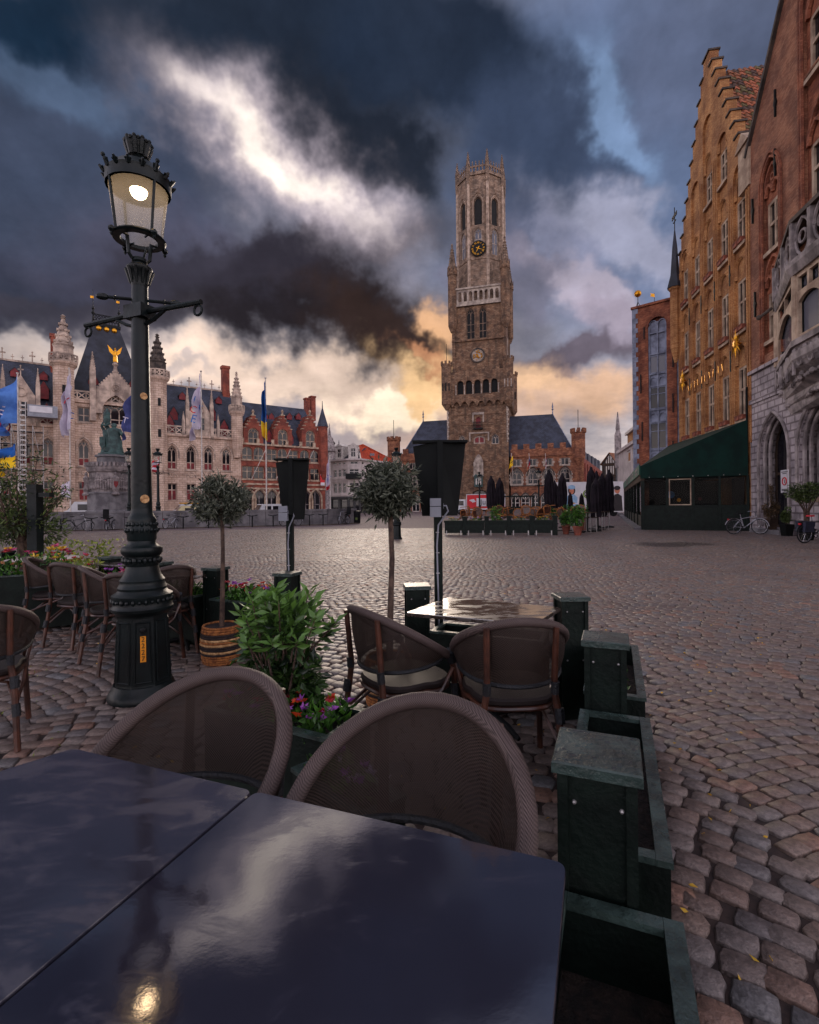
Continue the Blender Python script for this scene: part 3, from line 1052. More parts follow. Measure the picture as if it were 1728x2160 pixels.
def belfry():
    T = thing('bell_tower', 'tall medieval brick bell tower with a gilded clock and crowned octagonal top', 'tower', BF.o, BF.rz)
    xl, xr = BF.at(946, 900)[0], BF.at(1071, 900)[0]
    W = xr - xl
    xc = (xl + xr) / 2

    def Z(py, px=1008):
        return BF.at(px, py)[1]

    # lower shaft ---------------------------------------------------
    z1 = Z(846)
    ow = (BF.at(1004, 890)[0], BF.at(1014, 890)[0], Z(903), Z(879), 'r')
    o2 = (BF.at(999, 925)[0], BF.at(1023, 925)[0], Z(936), Z(919), 's')
    op = [(BF.at(a, 925)[0], BF.at(b, 925)[0], Z(938), Z(916), 'p') for a, b in ((967, 982), (1037, 1053))]
    gate = (BF.at(997, 1050)[0], BF.at(1028, 1050)[0], 0, Z(1033), 's')
    b = MB()
    wall(b, [(xl, xr, 0, z1)], [ow, o2] + op + [gate], .6, W)
    b.box(xl + .3, xr - .3, .6, W, 0, z1)
    for x in (xl + .35, xr - .35):
        b.box(x - .55, x + .55, -.28, .3, 0, Z(935))
        b.box(x - .45, x + .45, -.18, .3, Z(935), z1 - 1)
    for py in (873, 895):
        b.box(xl - .12, xr + .12, -.16, 0, Z(py) - .12, Z(py) + .12)
    for px in (969, 1049):
        x = BF.at(px, 900)[0]
        b.box(x - .1, x + .1, -.12, 0, Z(915), Z(882))
    b.build('lower_shaft', belf, T)
    window(T, ow, red_paint, red_paint, .3, .15, 1, (), name='red_window')
    window(T, o2, white_stone, red_paint, .3, .3, 1, (), name='red_window')
    for o in op:
        window(T, o, white_stone, glass_d, .3, .18, 1, (), 1)
    window(T, gate, timber, glass_d, .4, .25, 1, (.7,), name='gate')
    f = MB()
    f.box(ow[0] - .5, ow[1] + .5, -.9, -.02, ow[2] - .35, ow[2] - .05)
    for i in range(9):
        x = ow[0] - .45 + i * (ow[1] - ow[0] + .9) / 8
        f.box(x - .04, x + .04, -.88, -.8, ow[2], ow[2] + 1.2)
    f.box(ow[0] - .5, ow[1] + .5, -.9, -.78, ow[2] + 1.2, ow[2] + 1.3)
    f.build('balcony', iron, T)
    f = MB()
    for (a, c, z0, zt) in ((ow[0] - .8, ow[1] + .8, ow[3] + .5, ow[3] + 1.0), (o2[0] - 1.0, o2[1] + 1.0, o2[3] + .5, o2[3] + .8)):
        f.box(a, c, -.2, 0, z0, zt)
        f.box(a, a + .3, -.2, 0, z0 - 1.8, z0)
        f.box(c - .3, c, -.2, 0, z0 - 1.8, z0)
    n = 16
    for s in (xl - .28, xr - .2):
        for i in range(n):
            z = Z(935) + (z1 - 1 - Z(935)) * i / n
            f.box(s, s + (.5 if i % 2 else .32), -.3, -.1, z, z + .45)
    tag(f.build('stone_dressing', white_stone, T), kind='stuff')
    # niche with statue and dark bay over the gate
    f = MB()
    nx = BF.at(1010, 990)[0]
    f.prism([(nx - 1.0, Z(1003)), (nx + 1.0, Z(1003)), (nx + 1.0, Z(972)), (nx + .5, Z(962)), (nx, Z(958)), (nx - .5, Z(962)), (nx - 1.0, Z(972))], -.35, 0)
    for s in (-1, 1):
        f.box(nx + s * 1.0 - .12, nx + s * 1.0 + .12, -.6, -.3, Z(1003), Z(975))
    f.lathe([(.1, Z(999)), (.42, Z(997)), (.36, Z(985)), (.2, Z(980)), (.24, Z(977)), (0, Z(973))], 8, (nx, -.55, 0))
    f.box(nx - 1.3, nx + 1.3, -.7, -.3, Z(1005), Z(1003))
    f.build('statue_niche', white_stone, T)
    f = MB()
    f.box(nx - .95, nx + .95, -.9, -.02, Z(1027), Z(1006))
    f.prism([(nx - 1.1, Z(1006)), (nx + 1.1, Z(1006)), (nx + .7, Z(1001)), (nx - .7, Z(1001))], -1.0, -.02)
    bay = f.build('bay_shrine', bronze, T)
    f = MB()
    for dx in (-.45, .1, .5):
        f.lathe([(.12, 0), (.2, .3), (.16, 1.0), (.1, 1.15), (.14, 1.3), (0, 1.5)], 6, (nx + dx, -1.0, Z(1023)))
    tag(f.build('shrine_figure', white_f, bay), kind='stuff')
    # gallery on machicolations --------------------------------------
    e = .75
    g0, g1 = Z(846), Z(783)
    ar = []
    for px in (971, 989, 1007, 1025, 1043):
        x = BF.at(px, 815, -e)[0]
        ar.append((x - .72, x + .72, Z(831), Z(802), 'r'))
    b = MB()
    wall(b, [(xl - e, xr + e, g0, g1)], ar, .9)
    xf(b, Matrix.Translation((0, -e, 0)))
    b.add([(xr + e, -e, g0), (xr + e, W + e, g0), (xr + e, W + e, g1), (xr + e, -e, g1), (xl - e, -e, g0), (xl - e, W + e, g0), (xl - e, W + e, g1), (xl - e, -e, g1)],
          [(0, 1, 2, 3), (5, 4, 7, 6), (2, 6, 7, 3), (1, 5, 6, 2)])
    n = 8
    for side in (0, 1):
        for i in range(n):
            s = -e + (W + 2 * e) * (i + .5) / n
            k = (W + 2 * e) / n
            q = MB()
            q.prism([(s - k / 2, g0), (s - k / 2 + .16, g0), (s - k / 2 + .16, g0 - .9), (s - k / 2, g0 - 1.25)], -e, 0)
            q.prism([(s + k / 2, g0), (s + k / 2, g0 - 1.25), (s + k / 2 - .16, g0 - .9), (s + k / 2 - .16, g0)], -e, 0)
            A = arch(s - k / 2 + .14, s + k / 2 - .14, g0 - .02, 'p', 6)
            q.prism([(s - k / 2 + .14, g0)] + A + [(s + k / 2 - .14, g0)], -e, -e + .3)
            xf(q, Matrix.Translation((xl, 0, 0)) if side == 0 else Matrix.Translation((xr, 0, 0)) @ Matrix.Rotation(math.pi / 2, 4, 'Z'))
            b.add(q.v, q.f)
    for i in range(9):
        k = (W + 2 * e) / 9
        b.box(xl - e + i * k + .2, xl - e + (i + .62) * k, -e, -e + .4, g1, g1 + .75)
        b.box(xr + e - .4, xr + e, -e + i * k + .2, -e + (i + .62) * k, g1, g1 + .75)
    b.build('gallery', belf, T)
    for o in ar:
        q = MB().add([(x, -e + .7, z) for x, z in outline(o)], [tuple(range(len(outline(o))))])
        q.build('gallery_opening', void, T)
    q = MB()
    for i, px in enumerate((962, 980, 998, 1016, 1034, 1052)):
        x = BF.at(px, 815, -e)[0]
        q.lathe([(.2, Z(832)), (.13, Z(830)), (.13, Z(815)), (.24, Z(812))], 6, (x, -e - .1, 0))
    tag(q.build('gallery_column', white_stone, T), kind='stuff')
    for k, (x, y) in enumerate(((xl - e + .5, -e + .5), (xr + e - .5, -e + .5), (xr + e - .5, W + e - .5))):
        q = MB()
        q.lathe([(.3, g0 - 1.8), (1.25, g0 - .4), (1.25, g1 + 1.6), (1.38, g1 + 1.7), (1.38, g1 + 2.0)], 8, (x, y, 0), math.pi / 8)
        for i in range(8):
            a = math.pi / 4 * i
            q.box(-.22, .22, 1.12, 1.38, g1 + 2.0, g1 + 2.7, Matrix.Translation((x, y, 0)) @ Matrix.Rotation(a, 4, 'Z'))
        t_ = q.build('corner_turret', belf, T)
        q = MB()
        for a in (-2.2, -1.57, -.9):
            q.box(x + 1.2 * math.cos(a) - .13, x + 1.2 * math.cos(a) + .13, y + 1.2 * math.sin(a) - .13, y + 1.2 * math.sin(a) + .1, g0 + 2.6, g0 + 4.4)
        q.tube([(x, y, g1 + 2), (x, y, g1 + 7)], .06, 5)
        tag(q.build('turret_slit', white_stone if k == 1 else iron, t_), kind='stuff')
    # middle shaft ----------------------------------------------------
    ml, mr = BF.at(956, 700)[0], BF.at(1064, 700)[0]
    d0, MD = .8, mr - ml
    m1 = Z(640)
    op = [(BF.at(a, 680, d0)[0], BF.at(c, 680, d0)[0], Z(711), Z(645), 'p') for a, c in ((984, 1002), (1010, 1027))]
    b = MB()
    wall(b, [(ml, mr, g1, m1)], op, .7, MD)
    xf(b, Matrix.Translation((0, d0, 0)))
    for s in (-1, 1):
        x = ml if s < 0 else mr
        b.box(x - .35, x + .35, d0 - .4, d0 + .5, g1, m1)
    b.box(mr - .3, mr + .35, d0 + MD - .8, d0 + MD + .3, g1, m1)
    cx_, cz_ = BF.at(1008, 750, d0)
    b.box(cx_ - 2.0, cx_ + 2.0, d0 - .12, d0 + .02, Z(773), Z(733))
    for px in (971, 1050):
        x = BF.at(px, 700, d0)[0]
        b.box(x - .1, x + .1, d0 - .1, d0, Z(735), Z(690))
    b.box(ml - .4, mr + .4, d0 - .45, d0, Z(716), Z(713))
    b.build('middle_shaft', belf, T)
    for o in op:
        w_ = window(T, o, belf_g, void, .35, .16, 1, (.3, .6), 1)
        w_.location.y = d0
    q = MB().ring((cx_, d0 - .2, cz_), 1.6, .2, 'y', 24, 6)
    disc = q.build('carved_disc', dark_stone, T)
    q = MB().add([(cx_ + 1.5 * math.cos(i * .2618), d0 - .16, cz_ + 1.5 * math.sin(i * .2618)) for i in range(24)], [tuple(range(24))])
    q.build('disc_field', white_stone, disc)
    q = MB()
    rr = random.Random(3)
    for i in range(26):
        a, r = rr.uniform(0, 6.28), rr.uniform(.1, 1.15)
        x, z = cx_ + r * math.cos(a), cz_ + r * math.sin(a)
        q.ball((x, d0 - .25, z), rr.uniform(.1, .22), 6, 4)
    tag(q.build('disc_relief', gold, disc), kind='stuff')
    # arcaded balcony ----------------------------------------------------
    bl, brr = ml - .1, mr + .1
    z0, z1_ = Z(640), Z(603)
    b = MB()
    for side in range(2):
        q = MB()
        n = 8
        L = brr - bl
        ops = [(1.1 + (L - 2.2) * (i + .18) / n, 1.1 + (L - 2.2) * (i + .82) / n, 1.0, z1_ - z0 - .8, 'r') for i in range(n)]
        wall(q, [(0, L, 0, z1_ - z0)], ops, .4)
        q.box(-.25, L + .25, -.3, 0, z1_ - z0 - .3, z1_ - z0 + .1)
        q.box(-.2, L + .2, -.22, 0, -.1, .35)
        xf(q, Matrix.Translation((bl, d0 - .35, z0)) if side == 0 else Matrix.Translation((brr, d0 - .35, z0)) @ Matrix.Rotation(math.pi / 2, 4, 'Z'))
        b.add(q.v, q.f)
    b.build('arcaded_parapet', white_stone, T)
    MB().box(bl + .1, brr - .1, d0 + .6, d0 + MD, z0 - .2, z0 + .3).build('parapet_walk', belf, T)
    for (x, y) in ((bl - .1, d0 - .1), (brr + .1, d0 - .1), (brr + .1, d0 + MD), (bl - .1, d0 + MD)):
        q = MB()
        q.lathe([(.5, z0 - 6), (1.08, z0 - 4.6), (1.08, z1_ + 3.6), (1.25, z1_ + 3.8), (1.25, z1_ + 4.2), (1.0, z1_ + 4.3)], 8, (x, y, 0), math.pi / 8)
        for i in range(8):
            a = math.pi / 4 * i
            mm = Matrix.Translation((x, y, 0)) @ Matrix.Rotation(a, 4, 'Z')
            g = MB().prism([(-.42, z1_ + 3.4), (.42, z1_ + 3.4), (0, z1_ + 5.6)], 1.0, 1.16)
            xf(g, mm)
            q.add(g.v, g.f)
        t_ = q.build('corner_pinnacle', belf, T)
        q = MB()
        spire(q, x, y, z1_ + 4.2, Z(502), 1.0, 8)
        q.build('spire', belf_g, t_)
    # octagon ---------------------------------------------------------
    oc = (BF.at(1011, 500, d0 + MD / 2)[0], d0 + MD / 2)
    ocx, ocy = (ml + mr) / 2, d0 + MD / 2
    ap = MD * .5 - .55
    fwid = 2 * ap * math.tan(math.pi / 8)
    zb, zt = Z(640), Z(356)
    b = MB()
    wins = []
    for k in range(8):
        m = Matrix.Translation((ocx, ocy, 0)) @ Matrix.Rotation(math.pi / 4 * k, 4, 'Z') @ Matrix.Translation((-fwid / 2, -ap, 0))
        o1 = (fwid / 2 - 1.0, fwid / 2 + 1.0, Z(467), Z(407), 'p')
        o2 = (fwid / 2 - .9, fwid / 2 + .9, Z(530 if k else 512), Z(473), 'p')
        q = MB()
        wall(q, [(0, fwid, zb, zt)], [o1, o2], .5)
        A = arch(fwid / 2 - 1.45, fwid / 2 + 1.45, Z(398), 'p')
        hd = MB()
        hd.tube([(fwid / 2 - 1.2, -.02, Z(466))] + [(x, -.02, z) for x, z in arch(fwid / 2 - 1.2, fwid / 2 + 1.2, Z(402), 'p')] + [(fwid / 2 + 1.2, -.02, Z(466))], .12, 4)
        xf(hd, m)
        hd.build('hood_mould', rib_stone, T)
        q.tube([(fwid / 2 - 1.45, -.05, Z(466))] + [(x, -.05, z) for x, z in A] + [(fwid / 2 + 1.45, -.05, Z(466))], .17, 4)
        q.box(fwid / 2 - .12, fwid / 2 + .12, -.06, 0, Z(392), Z(376))
        q.box(-.1, fwid + .1, -.15, 0, Z(541), Z(538))
        q.box(-.12, fwid + .12, -.3, 0, zt - .5, zt)
        xf(q, m)
        b.add(q.v, q.f)
        if k in (0, 1, 2, 7, 6):
            wins.append((m, o1, o2))
        c = MB().lathe([(.42, zb), (.36, zt + .2)], 6, (0, 0, 0))
        xf(c, m)
        c.build('corner_rib', rib_stone, T)
    b.build('octagon', belf_g, T)
    for m, o1, o2 in wins:
        w_ = window(T, o1, belf_g, glass_d, .35, .14, 0, (), name='belfry_opening')
        w_.children[0].data.materials[0] = void
        w_.matrix_local = m
        w_ = window(T, o2, white_stone, glass_l, .25, .2, 1, (.55,), 1)
        w_.matrix_local = m
    q = MB()
    R8 = ap / math.cos(math.pi / 8)
    for k in range(8):
        m = Matrix.Translation((ocx, ocy, 0)) @ Matrix.Rotation(math.pi / 4 * k, 4, 'Z') @ Matrix.Translation((-fwid / 2, -ap - .2, 0))
        c = MB()
        n = 5
        ops = [(.25 + (fwid - .5) * (i + .2) / n, .25 + (fwid - .5) * (i + .8) / n, .35, 1.35, 'r') for i in range(n)]
        wall(c, [(0, fwid, 0, 1.65)], ops, .25)
        for i in range(n + 1):
            c.lathe([(.12, 1.65), (.2, 2.0), (.06, 2.3), (.16, 2.5), (0, 2.9)], 4, (.25 + (fwid - .5) * i / n, .1, 0))
        xf(c, Matrix.Translation((0, 0, zt)) @ m)
        q.add(c.v, c.f)
    q.build('crown_parapet', belf_g, T)
    for k in range(8):
        a = math.pi / 4 * k + math.pi / 8
        x, y = ocx + R8 * math.cos(a), ocy + R8 * math.sin(a)
        q = MB()
        q.lathe([(.42, zt - 2.4), (.5, zt), (.5, zt + 1.9), (.6, zt + 2.0)], 6, (x, y, 0))
        spire(q, x, y, zt + 2, zt + 5.4, .5, 6)
        q.build('crown_pinnacle', belf_g, T)
    MB().lathe([(ap, zt - .1), (0, zt + .3)], 8, (ocx, ocy, 0), math.pi / 8).build('lead_roof', leadgrey, T)
    q = MB()
    for dx in (-3, -.2):
        q.tube([(ocx + dx, ocy, zt), (ocx + dx, ocy, zt + 6.5)], .05, 4)
    tag(q.build('lightning_rod', iron, T), kind='stuff')
    # clock ---------------------------------------------------------------
    kx, kz = ocx, Z(519)
    ky = ocy - ap - .35
    q = MB().add([(kx + 1.75 * math.cos(i * .2094), ky, kz + 1.75 * math.sin(i * .2094)) for i in range(30)], [tuple(range(30))])
    q.ring((kx, ky + .05, kz), 1.75, .12, 'y', 30, 6)
    ck = q.build('clock', iron, T)
    for i, s in enumerate('XII I II III IIII V VI VII VIII IX X XI'.split()):
        a = math.pi / 2 - i * math.pi / 6
        text(s, .62, gold, ck, (kx + 1.32 * math.cos(a), ky - .05, kz + 1.32 * math.sin(a)), (math.pi / 2, -(a - math.pi / 2), 0), 'numeral', .02, .85)
    q = MB()
    for a, l, w in ((-2.05, 1.2, .12), (-.42, 1.45, .09)):   # about twenty past seven
        dx, dz = math.cos(a), math.sin(a)
        q.add([(kx - dz * w - dx * .5, ky - .1, kz + dx * w - dz * .5), (kx + dz * w - dx * .5, ky - .1, kz - dx * w - dz * .5), (kx + dx * l, ky - .1, kz + dz * l)], [(0, 1, 2)])
    tag(q.build('clock_hands', gold, ck), kind='stuff')

    # market hall ----------------------------------------------------------
    H = thing('market_hall', 'red brick market hall with battlements and slate hip roofs around the bell tower', 'hall', BF.o, BF.rz)
    L0, L1 = BF.at(826, 1000)[0], BF.at(1232, 1000)[0]
    hz = BF.at(1150, 962)[1]
    ops = []
    small, big, door = [], [], []
    def X(px):
        return BF.at(px, 1000)[0]
    rel = [X(p) for p in (1090, 1124, 1157, 1192)]
    for x in rel + [2 * xc - v for v in rel]:
        if x < L0 + 1:
            continue
        small.append((x - .85, x + .85, hz - 2.1, hz - .5))
        big.append((x - 1.15, x + 1.15, BF.at(1150, 1021)[1], BF.at(1150, 986)[1], 'p'))
    for p in (1087, 1108, 1129, 1150, 1171):
        x = X(p)
        for v in (x, 2 * xc - x):
            if v > L0 + 1:
                door.append((v - .95, v + .95, 0, BF.at(1150, 1040)[1], 'p'))
    ops = small + big + door
    for (a, c) in ((L0, xl - .6), (xr + .6, L1)):
        b = MB()
        wall(b, [(a, c, 0, hz)], [o for o in ops if a < o[0] < c], .5)
        # battlements
        q = int((c - a) / 2.6)
        s = (c - a) / q
        zt2 = BF.at(1150, 935)[1]
        b.box(a, c, -.3, .2, hz, hz + .5)
        b.box(a, c, -.12, .4, hz + .5, hz + 1.7)
        for i in range(q):
            b.box(a + s * i + .25, a + s * i + 1.55, -.18, .42, hz + 1.3, zt2)
        b.box(a + .05, c - .05, .45, 14, 0, hz + .3)
        b.build('wall', hallbrick, H)
    for o in small:
        window(H, o, white_stone, glass_d, .2, .16, 1, ())
    for o in big:
        window(H, o, white_stone, glass_d, .2, .2, 1, (.55,), 1)
    for o in door:
        w_ = window(H, o, white_f, glass_d, .3, .16, 1, (.72,), name='door')
        xm = (o[0] + o[1]) / 2
        MB().ring((xm, .2, o[3] - .85), .5, .1, 'y', 14, 5).build('fanlight_ring', white_stone, w_)
    q = MB()
    for o in small + big:
        n = max(3, int((o[3] - o[2]) / .5))
        for s in (0, 1):
            for i in range(n):
                z = o[2] + (o[3] - o[2]) * (.72 if len(o) > 4 else 1) * i / n
                wdt = .5 if i % 2 else .28
                x = o[0] - wdt if s == 0 else o[1]
                q.box(x, x + wdt, -.04, .05, z, z + .42)
        q.box(o[0] - .3, o[1] + .3, -.12, .1, o[2] - .2, o[2])
    tag(q.build('stone_quoins', white_stone, H), kind='stuff')
    q = MB()
    for o in big + door:
        A = arch(o[0] - .15, o[1] + .15, o[3] + .15, 'p')
        q.tube([(x, -.03, z) for x, z in A], .13, 4)
    q.box(xr + .6, L1, -.14, 0, BF.at(1150, 1024)[1] - .1, BF.at(1150, 1024)[1] + .12)
    q.box(L0, xl - .6, -.14, 0, BF.at(1150, 1024)[1] - .1, BF.at(1150, 1024)[1] + .12)
    tag(q.build('hood_moulds', dark_stone, H), kind='stuff')
    for px, pyt in ((830, 923), (1221, 905)):
        x = X(px)
        zt2 = BF.at(px, pyt)[1]
        q = MB()
        q.lathe([(.6, hz - 2.6), (1.55, hz - .6), (1.55, zt2 - .9), (1.75, zt2 - .8), (1.75, zt2 - .7)], 8, (x, .6, 0), math.pi / 8)
        for i in range(8):
            q.box(-.35, .35, 1.3, 1.72, zt2 - .7, zt2 + .2, Matrix.Translation((x, .6, 0)) @ Matrix.Rotation(math.pi / 4 * i, 4, 'Z'))
        t_ = q.build('corner_turret', hallbrick, H)
        MB().tube([(x, .6, zt2 - .8), (x, .6, zt2 + 4.4)], .07, 5).build('pole', iron, t_)
    for s in (0, 1):
        zr = BF.at(1120, 876, 7)[1]
        a, c = (xr, L1 - 1.6) if s else (xl, L0 + 1.6)
        hip = BF.at(1166, 876, 7)[0] if s else BF.at(893, 897, 7)[0]
        q = MB().add([(a, .9, hz + .2), (c, .9, hz + .2), (c, 13.6, hz + .2), (a, 13.6, hz + .2), (a, 7, zr), (hip, 7, zr)],
                     [(0, 1, 5, 4), (1, 2, 5), (2, 3, 4, 5), (0, 4, 3)])
        rf = q.build('roof', slate, H)
        q = MB().lathe([(.16, zr), (.1, zr + .9), (.3, zr + 1.1), (.1, zr + 1.4), (.22, zr + 1.7), (0, zr + 2.9)], 6, (hip, 7, 0))
        q.tube([(hip, 7, zr + .05), (c, .9, hz + .25)], .1, 4)
        q.build('finial', leadgrey, rf)
    W2 = thing('brick_wing', 'long dark brick side wing with stepped slate roofs running back from the market hall', 'building', BF.world(L1, 0), math.atan2(1, .475))
    b = MB().box(0, 60, .1, 8, 0, hz - .6)
    for i in range(10):
        b.box(2 + i * 5.6, 3.2 + i * 5.6, -.15, .1, 0, hz - 1.6)
    b.build('wall', redbrick, W2)
    b = MB()
    for i in range(5):
        b.box(6 + i * 10, 12 + i * 10, .6, 6, hz - .6, hz + 1.5 + .25 * i)
    b.build('roof', slate, W2)


belfry()


# ------------------------------------------------------------------ neo-gothic palace, red brick post house and corner house across the square
def pt(px, py, z):
    d = ray(px, py)
    t = (z - EYE) / d[2]
    return (d[0] * t, t)


PF = Frame(pt(54, 882, 14.0), pt(497, 916, 14.0))


def gothic_window(T, o, low=True, head=1):
    return window(T, o, cream_p, glass_d, .35, .16, 1, (.42,) if low else (.5,), head, low=(.42, red_paint) if low else None)


def palace():
    T = thing('palace', 'pale stone gothic revival palace with pinnacled turrets and slate roofs behind the statue', 'palace', PF.o, PF.rz)
    def P(px, py, y=0):
        return PF.at(px, py, y)
    xa, xb, xc_, xd = P(-110, 900)[0], P(122, 900)[0], P(338, 900)[0], P(508, 900)[0]
    ze = P(420, 924)[1]                 # wall head of the wings
    zc = P(180, 850)[1]                 # wall head of the middle
    wins, ups, cen = [], [], []
    def bay(px, up=True):
        x = P(px, 960)[0]
        wins.append((x - .72, x + .72, P(403, 991)[1], P(403, 941)[1], 'p'))
        ups.append((x - .72, x + .72, P(403, 1056)[1], P(403, 1020)[1]))
    for px in (-85, -38, 5, 52, 101, 177, 243, 300, 363, 403, 440, 478):
        bay(px)
    for px in (177, 300):
        x = P(px, 870)[0]
        cen.append((x - .8, x + .8, P(177, 890)[1], P(177, 858)[1]))
    x = P(243, 870)[0]
    cen.append((x - 1.7, x + 1.7, P(243, 896)[1], P(243, 836)[1], 'p'))
    for (a, c, z, nm) in ((xa, xb, ze, 'wing_wall'), (xb, xc_, zc, 'middle_wall'), (xc_, xd, ze, 'wing_wall')):
        b = MB()
        wall(b, [(a, c, 0, z)], [o for o in wins + ups + cen if a < o[0] < c], .6, 2.0)
        for f in (P(403, 1000)[1],):
            b.box(a, c, -.1, 0, f - .12, f + .1)
        b.box(a, c, -.3, .3, z, z + .35)
        b.build(nm, cream, T)
        q = MB()
        balustrade(q, a + .2, c - .2, -.1, z + .35, z + 1.75, 1.05)
        q.build('balustrade', cream_p, T)
    for o in wins:
        gothic_window(T, o)
    for o in ups:
        window(T, o, cream_p, glass_d, .35, .16, 1, (.62,), 0, low=(.62, red_paint))
    for o in cen:
        window(T, o, cream_p, glass_d, .35, .16, 2 if len(o) > 4 else 1, (.45,), 1 if len(o) > 4 else 0)
    q = MB()
    for o in wins + cen:
        if len(o) > 4:
            A = arch(o[0] - .3, o[1] + .3, o[3] + .35, 'p')
            q.tube([(A[0][0], -.05, A[0][1] - .9)] + [(x, -.05, z) for x, z in A] + [(A[-1][0], -.05, A[-1][1] - .9)], .13, 4)
            cross_finial(q, (o[0] + o[1]) / 2, -.1, o[3] + .35, .7)
        q.box(o[0] - .2, o[1] + .2, -.15, .3, o[2] - .22, o[2])
    for o in wins:                        # carved panels under the tall windows
        A = arch(o[0], o[1], o[2] - .5, 'r', 8)
        q.tube([(x, -.02, z) for x, z in A], .1, 4)
        q.ring(((o[0] + o[1]) / 2, -.02, o[2] - .95), .3, .08, 'y', 8, 4)
    tag(q.build('carved_mouldings', cream_p, T), kind='stuff')
    # wing roofs
    for (a, c, px, py) in ((xa, xb, 60, 766), (xc_, xd, 420, 820)):
        zr = P(px, py, 6)[1]
        b = MB().add([(a, .6, ze + .3), (c, .6, ze + .3), (c, 11.4, ze + .3), (a, 11.4, ze + .3), (a, 6, zr), (c, 6, zr)],
                     [(0, 1, 5, 4), (2, 3, 4, 5), (1, 2, 5), (0, 4, 3)])
        rf = b.build('roof', slate, T)
        q = MB()
        n = int((c - a) / 1.15)
        q.box(a, c, 5.9, 6.1, zr - .05, zr + .22)
        for i in range(n):
            cross_finial(q, a + (c - a) * (i + .5) / n, 6, zr + .2, 1.5 if i % 3 == 1 else .8)
        tag(q.build('ridge_cresting', cream_p, rf), kind='stuff')
        for k, px2 in enumerate((1, 36, 90) if a == xa else (370, 452)):
            xx = P(px2, 860)[0]
            dormer(T, P(px2 + 3, 870)[0], 2.2, ze + 2.6 + .9 * k % 2, 1.2, 2.6, red_paint, slate_d)
        for px2 in ((30, 68, 99) if a == xa else (360, 476)):
            dormer(T, P(px2, 890)[0], .8, ze + .6, 1.35, 3.0, red_paint, slate_d, name='red_dormer')
        for px2 in ((31, 92) if a == xa else (385, 462)):
            dormer(T, P(px2, 790, 4)[0], 4.2, zr - 2.6, 1.0, 1.3, red_paint, slate_d)
        # stone gable with pinnacles in the middle of the wing
        gx = P(44, 860)[0] if a == xa else P(421, 860)[0]
        b = MB().prism([(gx - 1.6, ze), (gx + 1.6, ze), (gx + 1.6, ze + 4.2), (gx, ze + 7.0), (gx - 1.6, ze + 4.2)], -.15, 1.5)
        g = b.build('stone_gable', cream_p, T)
        q = MB()
        for s in (-1.9, 1.9):
            q.box(gx + s - .26, gx + s + .26, -.3, .25, ze, ze + 5.4)
            spire(q, gx + s, 0, ze + 5.4, ze + 8.2, .36, 4)
        cross_finial(q, gx, .3, ze + 7, 1.3)
        q.ring((gx, -.2, ze + 4.6), .62, .1, 'y', 12, 4)
        q.build('pinnacle', cream_p, g)
        window(T, (gx - .8, gx + .8, ze + 1.2, ze + 3.4), cream_p, glass_d, -.25, .12, 1, (.5,))
        for px2 in ((80,) if a == xa else (387, 460)):
            q = MB().box(P(px2, 900)[0] - .22, P(px2, 900)[0] + .22, -.3, .15, ze + .3, ze + 2.6)
            spire(q, P(px2, 900)[0], -.07, ze + 2.6, ze + 4.2, .3, 4)
            q.build('pinnacle', cream_p, T)
    # middle: steep pavilion roof
    zr = P(222, 692, 7)[1]
    r0, r1 = P(196, 692, 7)[0], P(250, 692, 7)[0]
    b = MB().add([(xb + 1.2, .8, zc + .3), (xc_ - 1.2, .8, zc + .3), (xc_ - 1.2, 13, zc + .3), (xb + 1.2, 13, zc + .3), (r0, 6.2, zr), (r1, 6.2, zr), (r1, 7.6, zr), (r0, 7.6, zr)],
                 [(0, 1, 5, 4), (1, 2, 6, 5), (2, 3, 7, 6), (3, 0, 4, 7), (4, 5, 6, 7)])
    rf = b.build('pavilion_roof', slate_d, T)
    q = MB()
    q.box(r0 - .2, r1 + .2, 6.0, 7.8, zr - .1, zr + .35)
    n = 9
    for i in range(n):
        x = r0 + (r1 - r0) * (i + .5) / n
        q.ring((x, 6.1, zr + .95), .2, .06, 'y', 8, 4)
        q.tube([(x, 6.1, zr + .3), (x, 6.1, zr + .8)], .05, 4)
        q.ring((x, 6.1, zr + 1.45), .16, .05, 'y', 8, 4)
    q.box(r0, r1, 6.05, 6.15, zr + 1.65, zr + 1.75)
    for x in (r0, r1):
        q.lathe([(.25, zr), (.1, zr + 1.6), (.28, zr + 1.9), (.08, zr + 2.3), (.22, zr + 2.6), (.05, zr + 3), (.03, zr + 5.6)], 6, (x, 6.4, 0))
    tag(q.build('iron_cresting', iron, rf), kind='stuff')
    q = MB()
    for i in range(3):
        q.ball((r0 + (r1 - r0) * (.2 + .3 * i), 5.9, zr - .55), .42, 8, 5)
    for x in (r0, r1):
        q.box(x - .35, x + .1, 6.37, 6.43, zr + 4.2, zr + 4.55)
    tag(q.build('gilt_emblem', gold, rf), kind='stuff')
    for px, py in ((196, 800), (278, 800)):
        dormer(T, P(px, py, 3)[0], 2.0, zc + 2.2, 1.3, 2.8, red_paint, slate_d, name='red_dormer')
    for px, py in ((196, 773), (255, 760), (208, 730)):
        x, z = P(px, py, 4)
        dormer(T, x, 3.2 + (z - zc) * .22, z, .9, 1.2, timber, slate_d)
    # middle gable with tracery and the golden angel
    gx = P(243, 800)[0]
    zt = P(243, 783)[1]
    gz = P(243, 836)[1]
    b = MB()
    A = arch(gx - 1.75, gx + 1.75, gz + .05, 'p', 10)
    b.prism([(gx - 2.6, gz - 2.8), (gx - 1.75, gz - 2.8)] + A + [(gx + 1.75, gz - 2.8), (gx + 2.6, gz - 2.8), (gx + 2.6, gz + .6), (gx, zt), (gx - 2.6, gz + .6)], -.55, -.05)
    g = b.build('stone_gable', cream_p, T)
